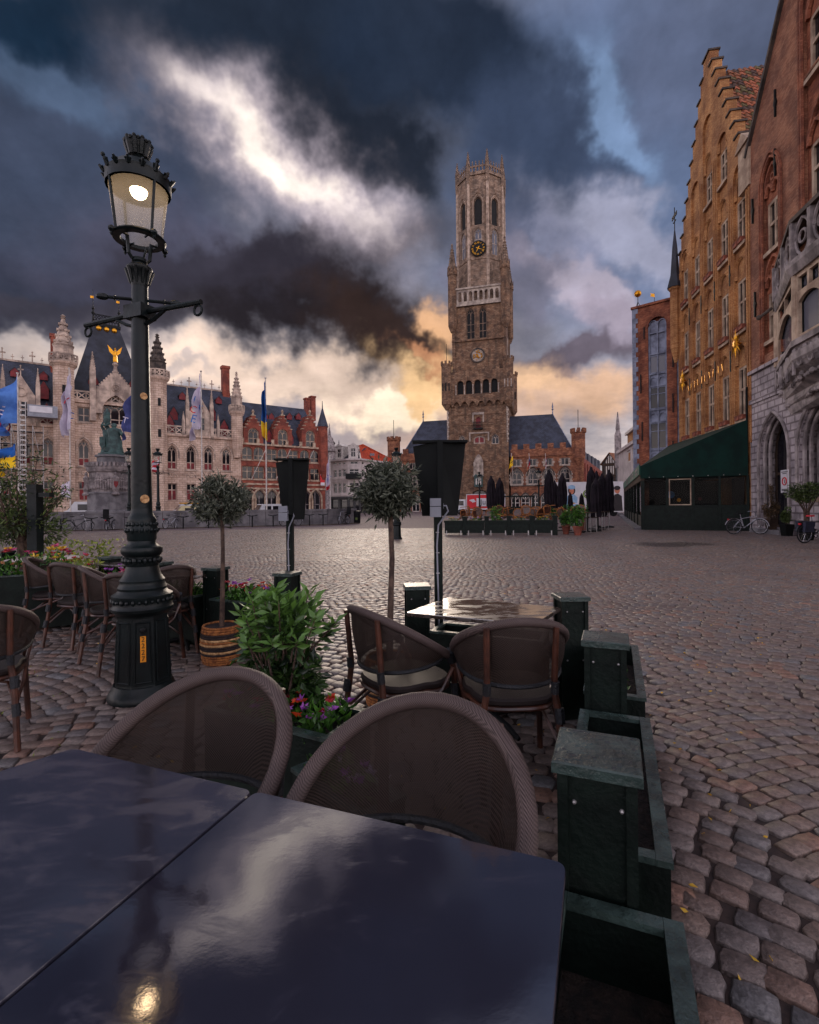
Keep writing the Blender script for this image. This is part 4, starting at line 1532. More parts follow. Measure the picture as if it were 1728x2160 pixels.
    q = MB()
    for s in (-2.9, 2.9):
        q.box(gx + s - .38, gx + s + .38, -.75, .1, gz - 4.0, gz + 3.4)
        spire(q, gx + s, -.32, gz + 3.4, gz + 6.2, .5, 4)
    q.lathe([(.35, zt - .3), (.2, zt + .6), (.4, zt + .9), (.2, zt + 1.3)], 6, (gx, -.3, 0))
    for i in range(9):
        f = i / 9
        for s in (-1, 1):
            q.ball((gx + s * 2.6 * (1 - f), -.35, gz + .7 + (zt - gz - .6) * f), .2, 5, 3)
    for r_ in (.5, .28):
        q.ring((gx, -.6, gz + 1.1), r_, .09, 'y', 10, 4)
    q.build('pinnacle', cream_p, g)
    q = MB()
    za = zt + 1.3
    q.lathe([(.34, za), (.3, za + .7), (.2, za + 1.1), (.24, za + 1.5), (.1, za + 1.75), (.16, za + 1.95), (0, za + 2.2)], 7, (gx, -.3, 0))
    for s in (-1, 1):
        q.add([(gx + s * .1, -.2, za + 1.5), (gx + s * .95, -.1, za + 2.5), (gx + s * .7, -.05, za + 1.5), (gx + s * .15, -.2, za + .9),
               (gx + s * .1, -.12, za + 1.5), (gx + s * .95, -.02, za + 2.5), (gx + s * .7, .03, za + 1.5), (gx + s * .15, -.12, za + .9)],
              [(0, 1, 2, 3), (7, 6, 5, 4), (0, 4, 5, 1), (1, 5, 6, 2), (2, 6, 7, 3)])
    q.build('gilded_angel', gold, T)
    # turrets
    for (px, pg, ptop, r, ms) in ((135, 772, 664, 1.35, cream_p), (333, 803, 704, 1.3, dark_stone), (499, 874, 784, .95, cream_p)):
        x = P(px, 900)[0]
        zg, zt2 = P(px, pg)[1], P(px, ptop)[1]
        q = MB().lathe([(.6 if px == 499 else r, 0 if px != 499 else ze - 3), (r, 0 if px != 499 else ze - 1.2), (r, zg - .4), (r * 1.32, zg + .1), (r * 1.32, zg + .35), (r * 1.05, zg + .4)], 8, (x, -.2, 0), math.pi / 8)
        t_ = q.build('turret', cream, T)
        q = MB()
        for i in range(8):
            m = Matrix.Translation((x, -.2, 0)) @ Matrix.Rotation(math.pi / 4 * i, 4, 'Z')
            c = MB()
            hw = r * 1.32 * .41
            balustrade(c, -hw, hw, r * 1.2, zg + .35, zg + 1.5, hw, .12)
            xf(c, m)
            q.add(c.v, c.f)
        q.build('turret_gallery', cream_p, t_)
        q = MB().lathe([(r * .95, zg + .3), (r * .95, zg + 2.6), (r * 1.05, zg + 2.8)], 8, (x, -.2, 0), math.pi / 8)
        spire(q, x, -.2, zg + 2.4, zt2, r * .95, 8)
        q.build('spire', ms, t_)
        q = MB()
        for dz in (4.2, 9.0):
            if px != 499:
                q.box(x - .2, x + .2, -.2 - r * 1.0, -.15, zg - dz, zg - dz + 1.2)
        if q.v:
            tag(q.build('turret_slit', void, t_), kind='stuff')
    # chimneys
    for (px, py, m_, w) in ((119, 707, redbrick, .75), (475, 773, redbrick, .6)):
        x, z = P(px, py, 6)
        q = MB().box(x - w, x + w, 5.4, 6.6, z - 9, z - .5)
        q.box(x - w - .12, x + w + .12, 5.3, 6.7, z - .5, z)
        q.box(x - w - .1, x + w + .1, 5.35, 6.65, z - 5.2, z - 4.9)
        q.build('chimney', m_, T)


palace()


def scaffold():
    a = PF.at(-70, 1000)[0]
    b_ = PF.at(92, 1000)[0]
    T = thing('scaffold', 'grey tube scaffold with a hoist mast against the palace wall', 'scaffold', PF.world(a, -1.6), PF.rz)
    L = b_ - a
    zt = PF.at(60, 900)[1]
    n = 7
    for i in range(n + 1):
        for y in (0, 1.1):
            MB().tube([(L * i / n, y, 0), (L * i / n, y, zt)], .05, 5).build('standard', alu, T)
    for k in range(1, 8):
        z = zt * k / 7.5
        for y in (0, 1.1):
            MB().tube([(0, y, z), (L, y, z)], .04, 5).build('ledger', alu, T)
        MB().box(0, L, .1, 1.0, z - .06, z).build('deck_board', timber, T)
    for i in range(0, n, 2):
        MB().tube([(L * i / n, -.03, .2), (L * (i + 1) / n, -.03, zt * .5)], .035, 5).build('brace', alu, T)
        MB().tube([(L * (i + 1) / n, -.03, zt * .5), (L * i / n, -.03, zt)], .035, 5).build('brace', alu, T)
    mx = PF.at(50, 950)[0] - a
    q = MB()
    for dx in (-.3, .3):
        for dy in (-1.2, -.6):
            q.tube([(mx + dx, dy, 0), (mx + dx, dy, zt + 3)], .06, 5)
    for i in range(24):
        z = (zt + 3) * i / 24
        q.box(mx - .3, mx + .3, -1.25, -1.15, z, z + .18)
    tag(q.build('hoist_mast', alu, T), kind='stuff')
    q = MB().box(mx + .5, mx + 3.8, -1.6, 0, zt + 1.0, zt + 2.6)
    cage = q.build('hoist_cage', greyplastic, T)
    MB().box(mx + .7, mx + 3.2, -1.66, -1.61, zt + 1.6, zt + 2.4).build('sign_board', whitepanel, cage)


scaffold()


def post_house():
    T = thing('post_house', 'red brick gothic revival post house with stepped dormers beside the palace', 'building', PF.o, PF.rz)
    def P(px, py, y=0):
        return PF.at(px, py, y)
    x0, x1 = P(509, 1000)[0], P(686, 1000)[0]
    ze = P(600, 941)[1]
    r1, r2, r3 = [], [], []
    for px in (522, 546, 574, 596, 619, 643, 664):
        x = P(px, 960)[0]
        a = len(r1) in (0, 1, 3, 5, 6)
        r1.append((x - .95, x + .95, P(600, 973)[1], P(600, 946)[1], 'r') if a else (x - .95, x + .95, P(600, 973)[1], P(600, 949)[1]))
        r2.append((x - .95, x + .95, P(600, 1012)[1], P(600, 986)[1]))
    for px in (524, 548, 574, 598, 622, 646, 666):
        x = P(px, 1050)[0]
        r3.append((x - 1.05, x + 1.05, .3, P(600, 1034)[1], 'p'))
    b = MB()
    wall(b, [(x0, x1, 0, ze)], r1 + r2 + r3, .5, 2)
    b.build('wall', redbrick, T)
    for o in r1:
        window(T, o, tanstone, glass_d, .25, .14, 1, (.55,))
    for o in r2:
        window(T, o, tanstone, glass_d, .25, .14, 1, (.6,))
    for o in r3:
        window(T, o, greytrim, glass_d, .3, .18, 1, (.6,), name='arcade_window')
    q = MB()
    for py in (941, 1022, 1031):
        z = P(600, py)[1]
        q.box(x0, x1, -.18, 0, z - .15, z + .15)
    for o in r3:
        A = arch(o[0] - .2, o[1] + .2, o[3] + .2, 'p')
        q.tube([(o[0] - .2, -.06, 0)] + [(x, -.06, z) for x, z in A] + [(o[1] + .2, -.06, 0)], .2, 4)
    for o in r1 + r2:
        q.box(o[0] - .15, o[1] + .15, -.12, .1, o[2] - .2, o[2])
    n = int((x1 - x0) / .9)
    for i in range(n):
        if i % 3 == 0:
            q.box(x0 + .9 * i, x0 + .9 * i + .5, -.2, .1, ze + .1, ze + 1.0)
    tag(q.build('stone_bands', tanstone, T), kind='stuff')
    zr = P(590, 857, 6)[1]
    rf = MB().add([(x0, .5, ze), (x1, .5, ze), (x1, 11.5, ze), (x0, 11.5, ze), (x0, 6, zr), (x1 - 1.5, 6, zr)], [(0, 1, 5, 4), (2, 3, 4, 5), (1, 2, 5), (0, 4, 3)]).build('roof', slate, T)
    for px in (535, 597, 655):
        x = P(px, 920)[0]
        zt = P(px, 877)[1]
        w = 1.75
        rects = []
        n = 5
        zb = ze + (zt - ze) * .45
        for i in range(n):
            f = w * (1 - i / n)
            rects.append((x - f - .01 * i, x + f + .01 * i, ze - .5, zb + (zt - zb) * (i + 1) / n))
        o = (x - .95, x + .95, ze + .1, zb + .6, 'r')
        b = MB()
        wall(b, rects, [o], .4, 3.0)
        d = b.build('step_gable', redbrick, T)
        window(T, o, tanstone, glass_d, .2, .14, 1, (.5,), 1)
        q = MB()
        for i in range(n):
            f = w * (1 - i / n)
            z = zb + (zt - zb) * (i + 1) / n
            for s in (-1, 1):
                q.box(x + s * f - (.4 if s > 0 else 0) - .05, x + s * f + (.4 if s < 0 else 0) + .05, -.1, .5, z, z + .14)
        q.lathe([(.25, zt), (.15, zt + .5), (.3, zt + .8), (0, zt + 1.2)], 4, (x, .2, 0))
        tag(q.build('coping', tanstone, d), kind='stuff')
    for px in (572, 617):
        dormer(T, P(px, 925)[0], .9, ze + .2, 1.2, 2.8, red_paint, slate_d)
    for px in (560, 611, 573, 630):
        dormer(T, P(px, 880, 4)[0], 4.0, P(px, 874, 4)[1] - 1.0, 1.0, 1.3, red_paint, slate_d)
    for px, py in ((648, 840), (659, 836)):
        x, z = P(px, py, 7)
        q = MB().box(x - .5, x + .5, 6.5, 7.6, zr - 2, z)
        q.box(x - .6, x + .6, 6.4, 7.7, z - .3, z)
        q.build('chimney', redbrick, T)
    x = P(681, 950)[0]
    q = MB().lathe([(.4, ze - 6), (1.0, ze - 4.4), (1.0, P(681, 903)[1]), (1.12, P(681, 901)[1])], 8, (x, 0, 0))
    t_ = q.build('corner_turret', redbrick, T)
    MB().lathe([(1.15, P(681, 901)[1]), (.12, P(681, 862)[1]), (.05, P(681, 846)[1])], 8, (x, 0, 0)).build('spire', slate, t_)
    x = P(679, 1000)[0]
    q = MB()
    for z0, z1_, m_ in ((1013, 1024, whitepanel), (1002, 1012, whitepanel)):
        pass
    MB().box(x - .45, x + .45, -.3, -.2, P(679, 1024)[1], P(679, 997)[1]).build('hanging_sign', redpanel, T)
    q = MB().box(x - .42, x + .42, -.34, -.31, P(679, 1024)[1], P(679, 1018)[1])
    q.box(x - .42, x + .42, -.34, -.31, P(679, 1003)[1], P(679, 997)[1])
    tag(q.build('sign_emblem', whitepanel, T), kind='stuff')
    for px in (530, 582, 632):
        xq, zq = P(px, 1012)
        q = MB().tube([(xq, -.1, zq), (xq + 2.0, -2.0, zq + 5.4)], .06, 5)
        q.build('slanted_pole', white_f, T)


post_house()


def corner_house():
    A = at(697, 1000, 104)
    B = at(734, 1000, 101)
    C = at(760, 1000, 101)
    D = at(830, 1000, 112)
    F1, F2, F3 = Frame(A, B), Frame(B, C), Frame(C, D)
    T = thing('corner_house', 'white stucco corner house with mansard roof and bright orange tiles', 'house', (0, 0, 0), 0)
    ze = F2.at(747, 971)[1]
    for F, cols in ((F1, (707, 716.5, 726)), (F2, (747,)), (F3, (766.5, 779, 789, 799, 809))):
        ops, shop, bal = [], [], None
        hw = 1.0 if F is F2 else .5
        for px in cols:
            s = F.at(px, 1000)[0]
            for (a, c) in ((1040, 1018), (1005, 989)):
                ops.append((s - hw, s + hw, F2.at(747, a)[1], F2.at(747, c)[1]))
            if F is F3 and px > 770:
                ops.append((s - .5, s + .5, F2.at(747, 987)[1], F2.at(747, 978)[1], 'r'))
                ops.pop(-2)
            else:
                ops.append((s - hw * .8, s + hw * .8, F2.at(747, 979)[1], F2.at(747, 973)[1]))
        n = max(2, int(F.len / 1.7))
        for i in range(n):
            shop.append((F.len * (i + .14) / n, F.len * (i + .86) / n, .3, 2.9))
        b = MB()
        zs = F2.at(747, 1047)[1]
        wall(b, [(0, F.len, zs, ze)], ops, .3, 1.2)
        w_ = b.build('wall', stucco, T)
        w_.location, w_.rotation_euler.z = F.o, F.rz
        b = MB()
        wall(b, [(0, F.len, 0, zs)], shop, .3, 1.0)
        b.box(-.1, F.len + .1, -.35, 0, zs - .35, zs)
        w_ = b.build('shopfront', stucco_d, T)
        w_.location, w_.rotation_euler.z = F.o, F.rz
        for o in ops:
            v = window(T, o, white_f, glass_d, .15, .1, 1 if F is F2 else 0, (.65,) if o[3] - o[2] > 1.3 else ())
            v.location, v.rotation_euler.z = F.o, F.rz
        for o in shop:
            v = window(T, o, stucco_d, glass_d, .15, .1, 0, (.8,), name='shop_window')
            v.location, v.rotation_euler.z = F.o, F.rz
        q = MB()
        q.box(-.2, F.len + .2, -.5, .1, ze, ze + .35)
        for py in (1009, 1014, 1044):
            z = F2.at(747, py)[1]
            q.box(-.05, F.len + .05, -.15, 0, z - .1, z + .1)
        v = tag(q.build('cornice', stucco, T), kind='stuff')
        v.location, v.rotation_euler.z = F.o, F.rz
    q = MB().box(F2.len / 2 - 1.6, F2.len / 2 + 1.6, -1.0, -.02, F2.at(747, 1009)[1] - .1, F2.at(747, 1009)[1] + .15)
    q.box(F2.len / 2 - 1.6, F2.len / 2 + 1.6, -1.0, -.9, F2.at(747, 1009)[1] + .15, F2.at(747, 1009)[1] + .95)
    v = q.build('balcony', iron, T)
    v.location, v.rotation_euler.z = F2.o, F2.rz
    zm = F2.at(747, 941)[1]
    base = [A, B, C, D, D + Vector((3, 9, 0)), A + Vector((3, 12, 0))]
    up = [A + Vector((2.0, 2.4, 0)), B + Vector((.7, 2.2, 0)), C + Vector((-.4, 2.2, 0)), D + Vector((-1, 2.2, 0)), D + Vector((2, 7, 0)), A + Vector((3, 10, 0))]
    vs = [(p.x, p.y, ze + .3) for p in base] + [(p.x, p.y, zm - 1.2) for p in up]
    MB().add(vs[:3] + vs[6:9], [(0, 1, 4, 3), (1, 2, 5, 4), (3, 4, 5)]).build('mansard_roof', slate_d, T)
    c = (B + C) / 2 + Vector((1, 6, 0))
    q = MB().add([(A.x + 2, A.y + 2.4, zm - 1.2), (B.x + .7, B.y + 2.2, zm - 1.2), (C.x - .4, C.y + 2.2, zm - 1.2), (c.x - 2.5, c.y, zm), (c.x + 1.2, c.y, zm + .3)],
                 [(0, 1, 3), (1, 2, 4, 3)])
    q.build('upper_roof', slate, T)
    rg = at(766, 936.5, 107)
    e0, e1 = at(776, 971, 103.5), at(832, 974, 112.5)
    e2 = at(829, 969, 116)
    MB().add([rg, at(757, 939, 106), (C.x + .2, C.y + .5, ze + .5), tuple(e0), tuple(e1), tuple(e2)], [(0, 1, 2, 3, 4, 5)]).build('orange_roof', orange_tile, T)
    q = MB()
    for px in (783, 788):
        p = at(px, 959, 105.6)
        q.box(p.x - .22, p.x + .22, p.y - .2, p.y + .1, p.z - .25, p.z + .25)
    tag(q.build('skylight', glass_l, T), kind='stuff')
    for px in (715, 745):
        F = F1 if px == 715 else F2
        s = F.at(px, 960)[0]
        b = MB()
        wall(b, [(s - .95, s + .95, ze + .35, ze + 3.0)], [(s - .5, s + .5, ze + .7, ze + 2.5)], .2, 1.8)
        b.prism([(s - 1.1, ze + 3.0), (s + 1.1, ze + 3.0), (s, ze + 3.6)], -.1, 1.8)
        v = b.build('dormer', white_f, T)
        v.location, v.rotation_euler.z = F.o, F.rz
        v = window(T, (s - .5, s + .5, ze + .7, ze + 2.5), white_f, glass_d, .1, .1, 1, (.6,))
        v.location, v.rotation_euler.z = F.o, F.rz
    # distant spires showing over the roofs
    for px, py, d, r, m_, lab in ((695, 911, 170, 2.0, greytrim, 'pale stone spire with a thin rod showing over the white corner house'),
                                  (702, 923, 180, 1.3, dark_stone, 'dark bulbous church lantern showing over the white corner house'),
                                  (715, 928, 150, .6, slate_d, 'thin needle spire showing over the white corner house')):
        p = at(px, py, d)
        S = thing('distant_spire', lab, 'spire', (p.x, p.y, 0))
        z = p.z
        MB().lathe([(r, 0), (r, z - 7), (r * 1.3, z - 6.8), (r * 1.3, z - 5.2), (r * .9, z - 5)], 8).build('shaft', m_, S)
        if px == 702:
            MB().lathe([(r * .5, z - 5.2), (r * .9, z - 4), (r * .4, z - 3), (r * .75, z - 2), (r * .2, z - 1.2), (.05, z)], 8).build('cap', m_, S)
        else:
            MB().lathe([(r * 1.0, z - 5.2), (r * .25, z - 1.0), (.05, z + (3 if px == 695 else 0))], 8).build('cap', m_, S)


corner_house()


# ------------------------------------------------------------------ the right-hand row
def line_pt(t):
    return Vector((17.0 + .187 * t, 24.8 + t, 0))


_far, _near = line_pt(9.6), line_pt(-16)
RF = Frame(_far, _near)
XB = RF.at(1584, 1000)[0]                # party wall between the yellow house and the brown one


def yellow_house():
    T = thing('stepped_gable_house', 'tall yellow brick house with stepped gable and red pantile roof above the green awning', 'house', RF.o, RF.rz)
    n = 5
    m = XB / n
    xc = [m * (i + .5) for i in range(n)]
    tops = [18.4, 21.7, 24.4, 21.9, 19.0]
    apex = 27.9
    rects = [(0, XB, 0, 17.6)]
    k = 11
    for i in range(k):
        f = XB / 2 * (1 - i / k)
        rects.append((XB / 2 - f * 1.0, XB / 2 + f * 1.0, 17.0, 17.6 + (apex - 17.6) * (i + 1) / k))
    bays = [(x - .66, x + .66, 4.4, tops[i], 'r') for i, x in enumerate(xc)]
    b = MB()
    wall(b, rects, bays, .14, .5)
    g = b.build('gable_wall', yellowbrick, T)
    q = MB()
    for i in range(k):
        f = XB / 2 * (1 - i / k)
        z = 17.6 + (apex - 17.6) * (i + 1) / k
        st = XB / 2 / k
        for s in (-1, 1):
            xe = XB / 2 + s * f
            q.box(min(xe, xe - s * st) - .06, max(xe, xe - s * st) + .06, -.08, .58, z, z + .1)
    tag(q.build('step_coping', dark_stone, g), kind='stuff')
    q = MB()
    for i in range(n + 1):
        x = m * i
        for s in (-.11, .11):
            q.box(x + s - .05, x + s + .05, -.05, 0, 4.4, 17.2 if i in (0, n) else min(tops[max(0, i - 1)], tops[min(n - 1, i)]) - .8)
    tag(q.build('brick_ribs', yellowbrick, g), kind='stuff')
    rows = [(5.7, 8.45), (10.3, 12.95), (14.75, 17.1), (19.2, 21.0)]
    back, wins = [], []
    for i, x in enumerate(xc):
        back.append((x - .68, x + .68, 4.3, tops[i] - .01))
        for j, (a, c) in enumerate(rows):
            if c < tops[i] - .75:
                wins.append((x - .5, x + .5, a, c))
    b = MB()
    wall(b, back, wins, .22)
    xf(b, Matrix.Translation((0, .135, 0)))
    b.build('bay_wall', yellowbrick, T)
    for o in wins:
        w_ = window(T, o, tanstone, glass_d, .015, .13, 1, (.58,), fd=.12)
        w_.location.y = .135
        q = MB().box(o[0] - .12, o[1] + .12, -.12, .25, o[2] - .16, o[2])
        q.build('sill', tanstone, w_).location.y = -.05
        MB().box(o[0] - .1, o[1] + .1, .05, .2, o[3], o[3] + .12).build('lintel', tanstone, w_)
        x = (o[0] + o[1]) / 2
        A = arch(x - .55, x + .55, o[3] + 1.15, 'r', 10)
        MB().tube([(x - .55, .2, o[3] + .15)] + [(p, .2, z) for p, z in A] + [(x + .55, .2, o[3] + .15)], .11, 4).build('blind_arch', yellowbrick, T).location.y = -.1
    for (x, z) in [(m * i, zz) for i in range(1, n) for zz in (9.0, 13.6)]:
        q = MB().box(x - .03, x + .03, -.09, -.02, z - .55, z + .55)
        q.prism([(x - .1, z), (x, z - .3), (x + .1, z), (x, z + .3)], -.08, -.03)
        q.build('wall_anchor', iron, T)
    for i in (0, 4):
        x = xc[i] + (0 if i else .1)
        c = (x, -.22, 9.65)
        q = MB().ball(c, .27, 10, 6, 1, 1, .4)
        for j in range(16):
            a = math.pi * 2 * j / 16
            l = .78 if j % 2 == 0 else .56
            d = (math.cos(a), math.sin(a))
            q.add([(x + d[0] * .16 - d[1] * .06, -.22, 9.65 + d[1] * .16 + d[0] * .06), (x + d[0] * .16 + d[1] * .06, -.22, 9.65 + d[1] * .16 - d[0] * .06), (x + d[0] * l, -.22, 9.65 + d[1] * l),
                   (x + d[0] * .2, -.28, 9.65 + d[1] * .2)], [(0, 3, 2), (3, 1, 2), (1, 0, 2)])
        q.tube([(x, -.2, 9.65), (x, .2, 9.65)], .05, 5)
        q.build('golden_sun', gold, T)
    q = MB()
    for i, x in enumerate((2.05, 2.5, 3.1, 3.6, 4.25, 4.7, 5.4, 5.9, 6.6, 7.1)):
        s = (-.06, .06, 0)[i % 3]
        q.beam((x - s, -.16, 8.7), (x + s, -.16, 9.1), .05)
    tag(q.build('gilt_letter', gold, T), kind='stuff')
    # body and pantile roof
    MB().box(.1, XB - .05, .5, 11, 0, 17.6).build('body', yellowbrick, T)
    zr, ze, hy = apex - .9, 17.3, XB / 2
    slope = math.hypot(hy, zr - ze)
    for s in (-1, 1):
        q = MB().add([(hy, .5, zr - .12), (hy + s * hy, .5, ze - .12), (hy + s * hy, 11, ze - .12), (hy, 11, zr - .12)], [(0, 1, 2, 3)])
        rf = q.build('roof', pantile, T)
        if s > 0:
            tw, tl = .29, .36
            nr = int(slope / tl)
            ux, uz = hy / slope, -(zr - ze) / slope
            nx, nz = -uz, ux
            t = MB()
            seg = 7
            prof = [(i / (seg - 1) * (tw + .03), .035 * math.sin(i / (seg - 1) * 2 * math.pi)) for i in range(seg)]
            rows_ = []
            for (v, lift) in ((0, 0.0), (tl + .05, .035)):
                rows_.append([(v * ux + (h + lift) * nx, w, v * uz + (h + lift) * nz) for w, h in prof])
            rows_.append([(p[0] - .03 * nx, p[1], p[2] - .03 * nz) for p in rows_[1]])
            t.sheet(rows_)
            tms = [t.mesh('roof_tile', m_, True) for m_ in (pantile, pantile, tile_b, tile_c, tile_d)]
            rest = MB()
            cnt = 0
            for c in range(int(10.3 / tw)):
                for r in range(nr):
                    p = (hy + r * tl * ux, .52 + c * tw, zr + r * tl * uz - .06)
                    if cnt < 300 and c < 11:
                        o = bpy.data.objects.new('roof_tile', RND.choice(tms))
                        COL.objects.link(o)
                        o.parent = rf
                        o.location = (p[0] + RND.uniform(-.01, .01), p[1], p[2] + RND.uniform(-.006, .012))
                        o.rotation_euler.z = RND.uniform(-.03, .03)
                        cnt += 1
                    else:
                        rest.add([(v[0] + p[0], v[1] + p[1], v[2] + p[2]) for v in t.v], t.f)
            tag(rest.build('roof_tiles', pantile, rf), kind='stuff')
    # slate bartizan with weather vane on the far corner
    x = -.2
    q = MB().lathe([(.1, 11.2), (.34, 12.2), (.34, 16.2), (.44, 16.3), (.44, 16.5)], 8, (x, -.2, 0))
    t_ = q.build('bartizan', yellowbrick, T)
    MB().lathe([(.52, 16.4), (.3, 17.3), (.17, 19.2), (.04, 20.4)], 8, (x, -.2, 0)).build('slate_spire', slate_d, t_)
    q = MB().tube([(x, -.2, 20.3), (x, -.2, 22)], .03, 5)
    q.box(x - .5, x + .45, -.22, -.18, 21.3, 21.55)
    q.box(x - .25, x + .25, -.23, -.17, 21.0, 21.05)
    q.build('weather_vane', iron, t_)
    # terracotta boxes on the sills
    for o in wins:
        j = [abs(o[2] - r[0]) < .01 for r in rows].index(True)
        i = min(range(n), key=lambda a: abs(xc[a] - (o[0] + o[1]) / 2))
        if j == 3:
            continue
        for s in (-.25, .25):
            x = (o[0] + o[1]) / 2 + s
            w = RF.world(x, -.02, o[2])
            fb = MB()
            fb.prismz([(-.19, -.1), (.19, -.1), (.19, .1), (-.19, .1)], 0, .2, 1.15)
            fb.box(-.2, .2, -.14, .12, .2, .235)
            b_ = fb.build('flower_box', terracotta, None, loc=w, rz=RF.rz)
            tag(b_, 'small terracotta flower box on a window sill of the yellow gable house', 'flower box', 'flower boxes on the yellow house')


yellow_house()


def brown_house():
    T = thing('oriel_house', 'orange brick house with grey stone arches and a carved stone oriel window', 'house', RF.o, RF.rz)
    def P(px, py, y=0):
        return RF.at(px, py, y)
    L = RF.len
    zs = P(1600, 784)[1]
    d1 = (P(1605, 1000)[0], P(1663, 1000)[0], .25, P(1636, 871)[1], 'p')
    w = d1[1] - d1[0]
    d2 = (P(1687, 1000)[0], P(1687, 1000)[0] + w, 1.6, d1[3], 'p')
    d3 = (d2[1] + .7, d2[1] + .7 + w, 1.6, d1[3], 'p')
    b = MB()
    wall(b, [(XB + .02, L, 0, zs)], [d1, d2, d3], .75)
    b.box(XB + .02, L, -.07, 0, zs - 1.45, zs - 1.25)
    b.box(XB + .02, L, -.12, .2, zs, zs + .16)
    b.box(XB + .02, d1[0] - .2, -.06, 0, 0, .7)
    b.box(d1[1] + .2, L, -.06, 0, 0, .7)
    b.build('stone_base', greystone, T)
    for o in (d1, d2, d3):
        q = MB()
        for k, (e, y) in enumerate(((0.12, -.03), (-.1, .14), (-.22, .32))):
            A = arch(o[0] - e, o[1] + e, o[3] + e, 'p', 12)
            q.tube([(o[0] - e, y, o[2])] + [(x, y, z) for x, z in A] + [(o[1] + e, y, o[2])], .085, 6)
        q.build('arch_moulding', greytrim, T)
    window(T, (d1[0] + .15, d1[1] - .15, d1[2], d1[3] - .2, 'p'), timber, glass_d, .55, .12, 1, (.72,), name='arched_door')
    for o in (d2, d3):
        window(T, (o[0] + .15, o[1] - .15, o[2], o[3] - .2, 'p'), greytrim, glass_l, .55, .12, 0, ())
        MB().box(o[0] - .1, o[1] + .1, -.1, .5, o[2] - .18, o[2]).build('sill', tanstone, T)
    MB().box(d1[0] - .15, d1[1] + .15, -.45, .7, 0, .2).build('door_step', concrete, T)
    # brick gable above
    xg = (XB + L) / 2 + 1.0
    za, zt = 18.6, 31.0
    rects = [(XB + .02, L, zs + .16, za)]
    wb = P(1610, 500)[0], P(1640, 500)[0]
    hw = .75
    xs1 = P(1625, 400)[0] + .05
    xs2 = P(1722, 300)[0] + .4
    bays = [(xs1 - hw, xs1 + hw, zs + .6, 17.2, 'p'), (xs2 - 1.25, xs2 + 1.25, 12.9, za - .1, None)]
    b = MB()
    wall(b, rects, bays[:1] + [bays[1][:4]], .17, 1.0)
    b.add([(XB + .02, 0, za), (L, 0, za), (L, 0, zt), (xg, 0, zt), (XB + .02, 1.0, za), (xg, 1.0, zt)], [])
    # gable triangle, cut for the tall bay
    n = 12
    for i in range(n):
        z0, z1 = za + (zt - za) * i / n, za + (zt - za) * (i + 1) / n
        x0, x1 = XB + .02 + (xg - XB) * i / n, XB + .02 + (xg - XB) * (i + 1) / n
        ht = min(bays[1][0], 99), bays[1][1]
        if z1 < 24:
            b.add([(x0, 0, z0), (ht[0], 0, z0), (ht[0], 0, z1), (x1, 0, z1)], [(0, 1, 2, 3)])
            b.add([(ht[0], 0, z0), (ht[0], .17, z0), (ht[0], .17, z1), (ht[0], 0, z1)], [(0, 1, 2, 3)])
            b.add([(ht[1], 0, z0), (L, 0, z0), (L, 0, z1), (ht[1], 0, z1)], [(0, 1, 2, 3)])
        else:
            b.add([(x0, 0, z0), (L, 0, z0), (L, 0, z1), (x1, 0, z1)], [(0, 1, 2, 3)])
        b.add([(x0, 0, z0), (x1, 0, z1), (x1, 1.0, z1), (x0, 1.0, z0)], [(0, 1, 2, 3)])
    b.build('brick_wall', orangebrick, T)
    q = MB()
    q.beam((XB - .05, -.08, za), (xg - .05, -.08, zt), .16)
    q.build('verge', dark_stone, T)
    # windows inside the tall recesses
    def stack(xm, h, rows, z0, z1, nm):
        ops = [(xm - h * .82, xm + h * .82, a, c) for a, c in rows]
        bb = MB()
        wall(bb, [(xm - h, xm + h, z0, z1)], ops, .25)
        xf(bb, Matrix.Translation((0, .165, 0)))
        bb.build('recess_wall', roughbrick, T)
        for o in ops:
            w_ = window(T, o, tanstone, glass_d, .01, .15, 1, (.55,), fd=.16)
            w_.location.y = .165
            qq = MB()
            for k in range(2):
                A = arch(xm - h * .8 + h * .8 * k, xm + h * .8 * k, o[3] + .75, 'p', 6)
                qq.tube([(p, .22, z) for p, z in A], .09, 5)
            A = arch(xm - h * .85, xm + h * .85, o[3] + 1.6, 'p', 10)
            qq.tube([(p, .24, z) for p, z in A], .1, 5)
            qq.ring((xm, .24, o[3] + 1.0), h * .2, .07, 'y', 10, 5)
            qq.build('blind_tracery', roughbrick, w_).location.y = -.295
            MB().box(o[0] - .1, o[1] + .1, .1, .5, o[2] - .18, o[2]).build('sill', tanstone, w_).location.y = -.295
    stack(xs1, hw, [(zs + 1.2, zs + 3.4), (13.0, 15.3)], zs + .5, 17.3, 1)
    stack(xs2, 1.25, [(13.4, 15.7), (18.4, 20.8)], 12.85, 24.2, 2)
    q = MB()
    A = arch(xs1 - hw, xs1 + hw, 17.2, 'p', 12)
    for e, y in ((.0, -.02), (.16, -.04)):
        A = arch(xs1 - hw - e, xs1 + hw + e, 17.2 + e * 1.3, 'p', 12)
        q.tube([(xs1 - hw - e, y, zs + .3)] + [(x, y, z) for x, z in A] + [(xs1 + hw + e, y, zs + .3)], .07, 5)
    q.build('brick_arch', roughbrick, T)
    q = MB()
    for e in (0, .16):
        q.tube([(xs2 - 1.25 - e, -.03, 12.9), (xs2 - 1.25 - e, -.03, 21.5), (xs2 - .9 - e, -.03, 23.2), (xs2 - .2, -.03, 24.3)], .08, 5)
    q.build('brick_arch', roughbrick, T)
